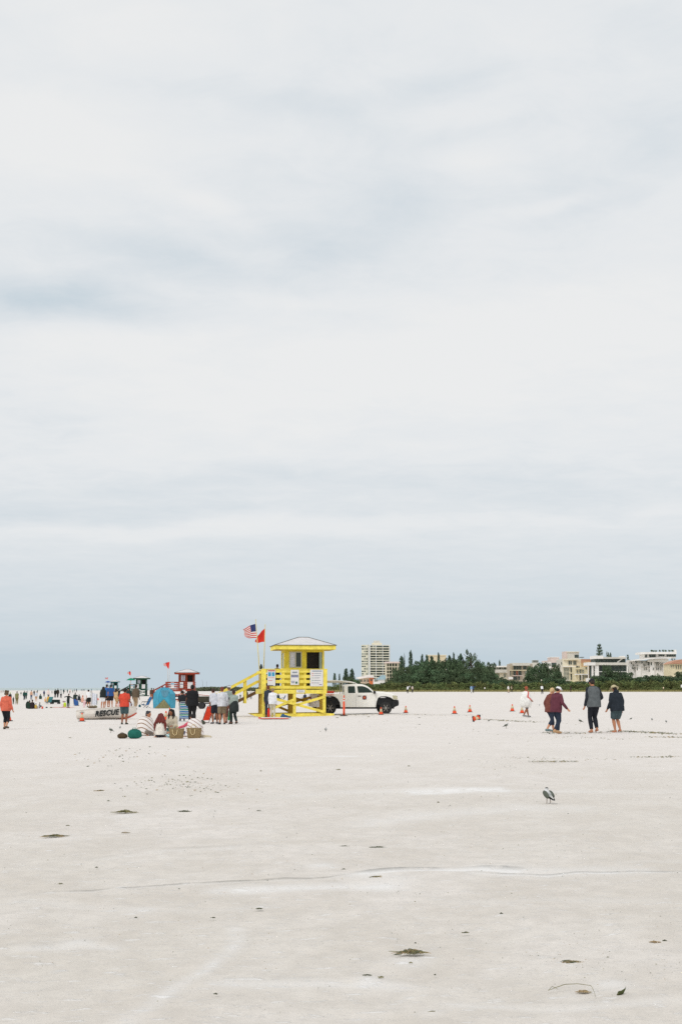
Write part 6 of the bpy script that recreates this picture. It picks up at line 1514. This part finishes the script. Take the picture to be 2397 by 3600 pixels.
B = Bld('beach_house', 'white modern house with long dark upper window band and diagonal brace', 'house', 620); B.setroot(2135)
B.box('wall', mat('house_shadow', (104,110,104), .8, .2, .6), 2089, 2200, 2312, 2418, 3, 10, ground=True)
B.box('roof', CW, 2089, 2120, 2305, 2316, 0, 12); B.box('roof', CG, 2120, 2200, 2310, 2316, .5, 12); B.box('roof_house', CW, 2183, 2195, 2306, 2311, 2, 6)
B.box('floor_slab', CG, 2066, 2204, 2329, 2338, -.5, 12); B.box('floor_slab', CW, 2066, 2092, 2328.5, 2339, -1, 12)
for x, w2 in ((2066,3),(2078,6),(2090,15),(2202,6)): B.box('wall', CW, x, x+w2, 2338.5, 2418, 0, 1.2 if w2 < 10 else 6, ground=True)
B.box('wall', CW, 2066, 2092, 2384, 2418, .5, 6, ground=True)
B.win(2069.5, 2077.5, 2340, 2382, 1, WG); B.win(2084.5, 2089.5, 2340, 2382, 1, WG, ny=2, fm=CW); B.win(2092, 2118, 2316.5, 2328.5, 3, WG, nx=3, fm=WG2); B.win(2122, 2168, 2316.5, 2328.5, 3, WG, nx=4, fm=WG2); B.win(2172, 2197, 2316.5, 2328.5, 3, WG)
a_, b_ = at(2168, 2329, 622), at(2186, 2315, 622); mb = MB(); mb.bar((a_.x-B.o.x, 2, a_.z), (b_.x-B.o.x, 2, b_.z), .4, .5); mb.build('diagonal_brace', CW, B.r)
B.win(2107, 2200, 2339.5, 2360, 3, WG, nx=7, fm=WG2); B.box('floor_slab', CW, 2105, 2200, 2360.5, 2362, -.3, 3); B.win(2107, 2200, 2363, 2392, 3, WG, nx=7, fm=WG2); B.box('terrace', CW, 2070, 2093, 2386, 2389, -3, 3)
B = Bld('beach_house', 'large white house with curved balcony band and roof terrace plants', 'house', 630); B.setroot(2295)
B.box('wall', CW, 2218, 2372, 2322, 2418, 3, 12, ground=True)
def curve(name, pts, m, d0, d1, y=630):
    mb = MB(); mb.prism([(at(x_,y_,y).x-B.o.x, at(x_,y_,y).z) for x_, y_ in pts], d0, d1); return mb.build(name, m, B.r)
curve('balcony_band', [(2214,2320),(2240,2317.5),(2275,2313),(2300,2312),(2356,2311),(2356,2315),(2300,2316),(2275,2318),(2240,2322.5),(2214,2325)], CW, -1, 8)
curve('balcony_band', [(2275,2320),(2290,2317),(2330,2316.5),(2348,2317),(2348,2326),(2300,2326),(2275,2327)], CG, -.2, 2)
B.box('upper_storey', CW, 2262, 2374, 2298, 2314, 4, 10); B.box('roof', CW, 2254, 2377, 2292.5, 2299.5, 1, 14)
B.win(2266, 2273, 2301, 2311, 4); B.win(2280, 2303, 2300.5, 2310, 4, WG, nx=3, fm=WG2); B.win(2313, 2334, 2300, 2306.5, 4, WG, nx=3, fm=WG2); B.win(2341, 2374, 2299.5, 2308.5, 4, WG, nx=4, fm=WG2)
for x in range(2232, 2276, 7): B.win(x, x+4, 2322, 2332, 3, WG2 if x % 3 else WG)
B.win(2275, 2282, 2329, 2339, 3); B.win(2285, 2290, 2328, 2338, 3); B.win(2304, 2314, 2328, 2338, 3, WG2); B.win(2216, 2220, 2329, 2334, 3); B.win(2258, 2270, 2336, 2340, 3, WG2); B.win(2279, 2283, 2355, 2362, 3); B.win(2286, 2290, 2354, 2362, 3); B.win(2220, 2225, 2342, 2352, 3, WG2); B.win(2241, 2249, 2348, 2362, 3, WG2); B.win(2325, 2330, 2332, 2346, 3, WG2); B.win(2342, 2352, 2333, 2350, 3, WG, nx=2, fm=CW); B.win(2335, 2340, 2333, 2350, 3, WG2)
B.box('bay', CW, 2283, 2300, 2326, 2418, 1.5, 4, ground=True); B.box('bay', CW, 2233, 2252, 2341, 2418, 1.5, 4, ground=True); B.win(2286, 2290, 2328, 2339, 1.5); B.box('pier', CW, 2330, 2334, 2330, 2418, 1, 3, ground=True)
for x in (2223,2229,2236.5,2245,2262,2268.5,2293,2305,2311,2319,2357,2364):
    for y0_, y1_ in ((2335.5,2342.5),(2347,2356)):
        if rs.rand() < .72: B.win(x, x+3.6, y0_, y1_, 3 if not (2232 < x < 2252 or 2282 < x < 2300) else 1.5, WG if rs.rand() < .45 else WG2, fm=CG)
for y_ in (2333.2, 2344.6): B.box('floor_band', CG, 2254, 2281, y_, y_+1.1, 2.4, .6); B.box('floor_band', CG, 2301, 2329, y_, y_+1.1, 2.4, .6)
B.box('canopy', CG, 2222, 2243, 2343.5, 2345.5, 1, 2); B.box('balcony_rail', CW, 2336, 2372, 2350.5, 2354.5, 1.8, .2)
B.box('chimney', CW, 2370, 2376, 2284, 2292.6, 4, 3)
for x, w2 in ((2290,6),(2296,6),(2308,9),(2320,7),(2331,8),(2341,5),(2350,6),(2366,5)):
    t = at(x, 2284.5, 634); b2 = at(x, 2292.3, 634).z; o = thing('rooftop_plant', (t.x, 634+rs.rand()*3, b2-.02), 0, 'round potted plant in the row on the roof terrace of the large white house', 'plant', 'plants on the roof terrace')
    k_ = (t.z-b2); mb = MB(); cs = [(rs.normal()*.16*k_*1.5, rs.normal()*.2*k_, k_*(.45+.35*rs.rand())) for _ in range(5)]; quads(mb, lobes(cs, [.35*k_]*5, 40), .10); mb.build('foliage', LG, o); mb = MB(); mb.lathe([(.15,0),(.2,k_*.3)], 8); mb.build('pot', CT, o)
B = Bld('beach_house', 'house with orange tiled roof cut off by the right edge of the photo', 'house', 600); B.setroot(2385)
B.box('wall', CY_, 2353, 2420, 2334, 2418, 1, 12, ground=True)
curve('roof', [(2350,2334),(2366,2326),(2395,2318),(2425,2316),(2425,2334)], TO, 0, 12, 600)
for x in (2356,2364,2373,2381,2389,2397): B.win(x, x+4.2, 2337, 2352 if x > 2370 else 2348, 1, WG if x > 2370 else WG2, fm=CY_)
B.box('floor_slab', CY_, 2352, 2420, 2335, 2336.5, .2, .8)
# small markers on the dune
for px, py, h_, lab, c in ((2328,2418,3.2,'small round pale sign in the dune grass on the right',(230,210,180)),(2393,2412,6,'white notice board in the shrubs at the right edge',(226,226,220)),(1702,2419,3,'small white marker post at the foot of the grove',(236,232,226)),(1907,2391,3,'pale little sign among the shrubs left of the cream tower house',(206,196,180))):
    t = at(px, py, 552); r = thing('dune_sign', (t.x, 551 if py > 2400 else 556, 0), 0, lab, 'sign'); mb = MB(); mb.bx(-.05,.05,-.05,.05,0,t.z); mb.build('post', BARK, r)
    mb = MB(); k_ = h_*.11; mb.box((0,-.09,t.z), (k_*1.3,.06,k_*1.6)); mb.build('panel', mat('sign_panel', c, .6, .05, 3), r, bevel=.05)
# ------------------------------------------------------------------ seaweed and drift on the sand
SW = [mat('seaweed_dark', (92,96,74), .85, .35, 30), mat('seaweed_olive', (132,126,86), .85, .35, 30), mat('dry_weed', (168,146,112), .9, .3, 30)]
def clump(px, py, wpx, hpx, label, cols=(0,0,1), n=None, name='seaweed_clump', seed=0, tilt=0.0):
    rg = random.Random(seed+int(px)); p = P(px, py); mp = p.y/F; W_ = wpx*mp*.9; H_ = max(hpx*mp, .008)
    H_ *= .62
    if wpx < 30: H_ *= .6; wpx *= .85; W_ *= .85
    r = thing(name, p, 0, label, 'seaweed' if 'weed' in name else 'driftwood'); n = n or int(12+wpx*1.0)
    mb = MB(); md = []
    dep = W_*.55
    for i in range(n):
        mb.cur = rg.choice(cols); k0 = len(mb.f)
        u = rg.gauss(0, .28); v = rg.gauss(0, .3); x = u*W_; y = v*dep; zt = H_*max(.15, math.exp(-(u/.42)**2))*(.2+.9*rg.random())
        a = rg.gauss(0, .5); l = W_*(.10+.16*rg.random()); d = Vector((math.cos(a)*l, math.sin(a)*l*.8, 0)); rr = max(.0022, mp*(.45+.5*rg.random()))
        c = Vector((x, y, 0)); mb.tube([c-d+Vector((0,0,.002)), c-d*.3+Vector((0,0,zt)), c+d*.4+Vector((0,0,zt*.8+tilt*x)), c+d+Vector((0,0,.002))], [rr*.6, rr, rr, rr*.4], 5)
        md += []
    o = mb.build('fronds', SW, r)
    # leafy scraps
    me_ = o.data; mi = []
    for i in range(len(me_.polygons)): mi.append(mb.m[i])
    mb = MB()
    for i in range(int(n*.9)):
        u = rg.gauss(0, .25); x = u*W_; y = rg.gauss(0, .25)*dep; z = H_*math.exp(-(u/.3)**2)*rg.random()*.8+.003; s_ = mp*(.8+1.4*rg.random()); a = rg.random()*6.28; t_ = rg.gauss(0, .5)
        c = Vector((x,y,z)); e1 = Vector((math.cos(a), math.sin(a), t_))*s_*1.6; e2 = Vector((-math.sin(a), math.cos(a), rg.gauss(0,.4)))*s_*.7
        o_ = len(mb.v); mb.v += [tuple(c-e1), tuple(c+e2), tuple(c+e1), tuple(c-e2)]; mb.f.append((o_,o_+1,o_+2,o_+3)); mb.m.append(rg.choice(cols))
    mb.build('leaf_scraps', SW, r)
    return r
# patch: MB material index per face for tubes
CL = [(440,2856,66,12,'green brown seaweed clump with pale sand below it, left foreground below the seated group',(0,1,1)),
      (196,2940,74,10,'flat tangle of dark seaweed and twigs in the left foreground',(0,0,1,2)),(240,2903,12,6,'small seaweed tuft just above the flat tangle on the left',(0,1)),
      (1326,3087,78,12,'stringy ochre and black seaweed lying right below the tyre rut',(0,1,2)),(1132,3042,32,5,'thin curved strip of weed above the left start of the tyre rut',(0,1)),(1208,3057,20,4,'small dark weed at the left tip of the tyre rut',(0,)),(1270,3054,8,6,'single upright scrap of weed above the tyre rut',(0,1)),
      (912,3196,28,9,'short dark hooked piece of weed alone in the centre foreground',(0,0)),(1448,3351,90,20,'spiky dark seaweed clump on bright sand in the lower middle',(0,1,2)),(1443,3385,10,5,'tiny scrap below the spiky seaweed clump',(1,)),
      (1290,3429,28,5,'dark twig lying in pale scuffed hollow near the bottom',(0,)),(1340,3436,20,3,'thin twig right of the pale scuffed hollow near the bottom',(1,)),
      (2050,3488,40,10,'straw coloured weed tuft at the lower right',(2,2,1)),(2140,3458,46,8,'pale brown weed tuft above the dark pod at the lower right',(2,1)),(2183,3462,14,6,'grey scrap next to the pale brown tuft at the lower right',(0,2)),
      (1761,3212,10,8,'round black pebble-like weed ball right of centre',(0,)),(1374,3001,9,8,'small dark green ball of weed above the tyre rut',(0,1)),(758,3495,14,4,'short flat dark chip near the bottom left of centre',(0,)),
      (1636,3279,24,4,'flat dark stick-like weed in the right foreground',(0,1)),(1519,3558,28,4,'olive scrap in small hollow at the bottom edge',(1,)),(2334,3307,13,6,'small dark green leaf near the right edge',(0,)),(2300,3312,30,3,'row of reddish crumbs left of the dark green leaf near the right edge',(2,)),
      (2168,3070,16,5,'black blob of weed on the faint rut at the right',(0,)),(2210,3069,12,4,'smaller dark weed on the faint rut at the right',(0,1)),(341,3050,11,5,'dark dot of weed in the left foreground above the long rut',(0,)),(214,3109,30,4,'thin dark weed on the left above the long rut start',(0,1)),
      (440,2928,28,6,'crumbled weed in front of the green brown clump',(2,0)),(910,2850,14,4,'small dark streak of weed left of centre',(0,)),(1208,2975,26,3,'thin straight twig in the middle distance, left of two',(0,)),(1328,2979,44,3,'thin straight twig in the middle distance, right of two',(0,)),
      (247,2595,18,5,'small dark weed left behind the seated group',(0,1)),(280,2649,14,4,'dark crumbs left of the gull tracks',(0,)),(355,2781,34,6,'broken line of dark crumbs on the left',(0,2)),(405,2757,9,5,'small dark crumb above the green brown clump',(0,)),(433,2802,10,3,'tiny dark crumb just above the green brown clump',(0,)),
      (566,2768,60,5,'grey broken shell and weed line left of centre',(0,2)),(640,2768,26,4,'dark crumbs right of the broken shell line',(0,)),(676,2798,9,4,'single dark crumb left of centre',(0,)),(676,2741,9,6,'single brown crumb left of centre, upper one',(1,)),(770,2772,20,5,'small weed line left of centre, right end',(0,1)),(648,2852,40,2,'faint thin twig left of centre',(0,)),
      (1185,2524,14,6,'dark clod at the right tip of the tower skid',(0,1)),(1473,2524,9,4,'dark speck on the sand right of the truck, upper one',(0,)),(1474,2548,12,4,'dark speck on the sand right of the truck, lower one',(0,)),(1295,2521,10,4,'dark clod in front of the truck',(1,)),
      (2010,3382,60,5,'scattered brown crumbs at the right above the straw tuft',(2,0)),(2080,3241,50,2,'fine straight stalk lying at the right',(1,)),(2135,3367,12,4,'small olive scrap at the right',(1,)),(2380,3410,20,4,'dark scrap at the right picture edge',(0,)),(2270,3036,8,3,'speck beside the faint rut',(0,)),(750,3227,14,3,'thin dark scrap in the left foreground',(0,)),(480,3226,10,3,'small scrap in the left foreground',(0,)),(1460,3316,6,4,'tiny dark bead right of centre',(0,)),(1528,3428-0,8,4,'tiny dark bead in the lower middle',(0,)),
      (1395,2841,12,3,'small dark streak right of centre',(0,)),(1540,2821,8,4,'tiny brown bead right of centre',(1,)),(1436,2693,10,3,'tiny green streak before the right walkers',(1,)),(917,2711,6,5,'tiny brown bead in the middle distance',(1,)),(1190,2706,16,3,'thin pale streak of weed in the middle distance',(1,)),(1874,2803,18,3,'short twig left of the big gull',(2,0))]
for px, py, w_, h_, lab, cols in CL:
    clump(px, py, w_, h_, lab, cols)
# long stalk and pod at the lower right
p = P(2010, 3482); mp = p.y/F; r = thing('dry_stalk', p, 0, 'long thin curved dry stalk with forked end at the lower right', 'driftwood')
def q3(px, py, z=0): v = P(px, py); return (v.x-p.x, v.y-p.y, z+.006)
mb = MB(); mb.tube([q3(1926,3488), q3(1950,3485,.01), q3(1985,3479,.02), q3(2030,3476,.02), q3(2076,3478,.015), q3(2085,3490,.01), q3(2092,3508)], [.001,.0016,.0018,.0016,.0014,.001,.0007], 6); mb.build('stalk', SW[1], r)
mb = MB(); mb.tube([q3(1926,3488), q3(1940,3480,.01), q3(1960,3483)], [.001,.0015,.001], 6); mb.build('fork', SW[1], r)
p = P(2183, 3499); mp = p.y/F; r = thing('seed_pod', p, 25, 'dark olive seed pod half buried at the lower right', 'driftwood')
mb = MB(); mb.tube([(-16*mp,0,.006),(-8*mp,.0,8*mp),(4*mp,0,10*mp),(16*mp,0,20*mp)], [.3*mp*9,7*mp,6*mp,2*mp], 10, rounded=True); mb.build('pod', mat('pod', (72,78,40), .7, .3, 40), r, smooth=True)
mb = MB(); mb.tube([(14*mp,0,18*mp),(20*mp,0,27*mp)], [1.2*mp,.6*mp], 6); mb.build('stem', SW[0], r)
# countless little scraps along the wrack lines: one object
rs = np.random.RandomState(8); mb = MB()
def scatter(pts, n, sx, sy, smin, smax, jit=1.0, el=2.5):
    q = [P(*p) for p in pts]
    for i in range(n):
        t = rs.rand()*(len(q)-1); k = int(t); c = q[k].lerp(q[k+1], t-k); mp = c.y/F
        x = c.x + rs.normal()*sx*mp; y = c.y + rs.normal()*sy*mp*c.y/EYE*.9
        if y < 4: continue
        z = gz(x, y)+.012+.006*rs.rand(); s_ = mp*(smin+(smax-smin)*rs.rand()**2); a = rs.normal()*.35; m = 0 if rs.rand() < .55 else (1 if rs.rand() < .5 else 2)
        e1 = Vector((math.cos(a), math.sin(a), rs.normal()*.1))*s_*el; e2 = Vector((-math.sin(a)*.5, math.cos(a)*2.5, .7))*s_*.8
        c = Vector((x,y,z)); o = len(mb.v); mb.v += [tuple(c-e1), tuple(c-e2), tuple(c+e1), tuple(c+e2)]; mb.f.append((o,o+1,o+2,o+3)); mb.m.append(m)
scatter([(1700,2530),(1780,2534),(1880,2540)], 150, 14, 1.2, .5, 1.8); scatter([(1840,2534),(1990,2545)], 40, 10, 1.5, .4, 1.2)
scatter([(1900,2577),(2080,2579),(2230,2570)], 190, 16, 1.8, .5, 1.8); scatter([(2170,2571),(2290,2577),(2397,2582)], 340, 20, 2.2, .6, 2.4); scatter([(2290,2592),(2420,2594)], 140, 20, 1.4, .5, 1.8)
scatter([(1950,2590),(2200,2600)], 60, 20, 3, .4, 1.4); scatter([(2240,2663),(2320,2664),(2380,2660)], 150, 14, 1.1, .5, 1.8); scatter([(1870,2679),(2020,2679)], 160, 14, .9, .6, 1.9); scatter([(1780,2665),(1900,2668),(2150,2672)], 120, 16, 3, .4, 1.3)
scatter([(1640,2675),(1830,2700)], 40, 20, 8, .4, 1.2); scatter([(480,2760),(640,2740),(780,2790)], 150, 50, 16, .6, 2.3); scatter([(400,2640),(520,2660)], 60, 60, 14, .6, 2.4); scatter([(330,2650),(700,2660)], 40, 60, 12, .4, 1.2); scatter([(500,2770),(740,2760)], 70, 30, 6, .4, 1.5)
scatter([(0,2700),(1200,2800),(2397,2760)], 260, 200, 60, .4, 1.2); scatter([(0,3000),(1200,3050),(2397,3000)], 300, 200, 90, .4, 1.3); scatter([(0,3300),(1200,3300),(2397,3300)], 380, 200, 110, .4, 1.3); scatter([(1800,3350),(2397,3400)], 130, 80, 50, .4, 1.4)
scatter([(1170,2514),(1300,2513),(1700,2516)], 150, 20, 1.3, .4, 1.3); scatter([(0,2541),(230,2546),(440,2541)], 60, 40, 8, .3, 1.0); scatter([(780,2540),(1200,2545)], 40, 60, 10, .3, .9); scatter([(1300,2540),(2000,2620)], 110, 120, 18, .3, 1.1); scatter([(1380,2480),(1850,2470)], 30, 40, 6, .2, .8)
o = mb.build('seaweed_litter', SW); tag(o, 'countless small scraps of seaweed and shell strewn over the sand', 'seaweed', kind='stuff')
bake_all()
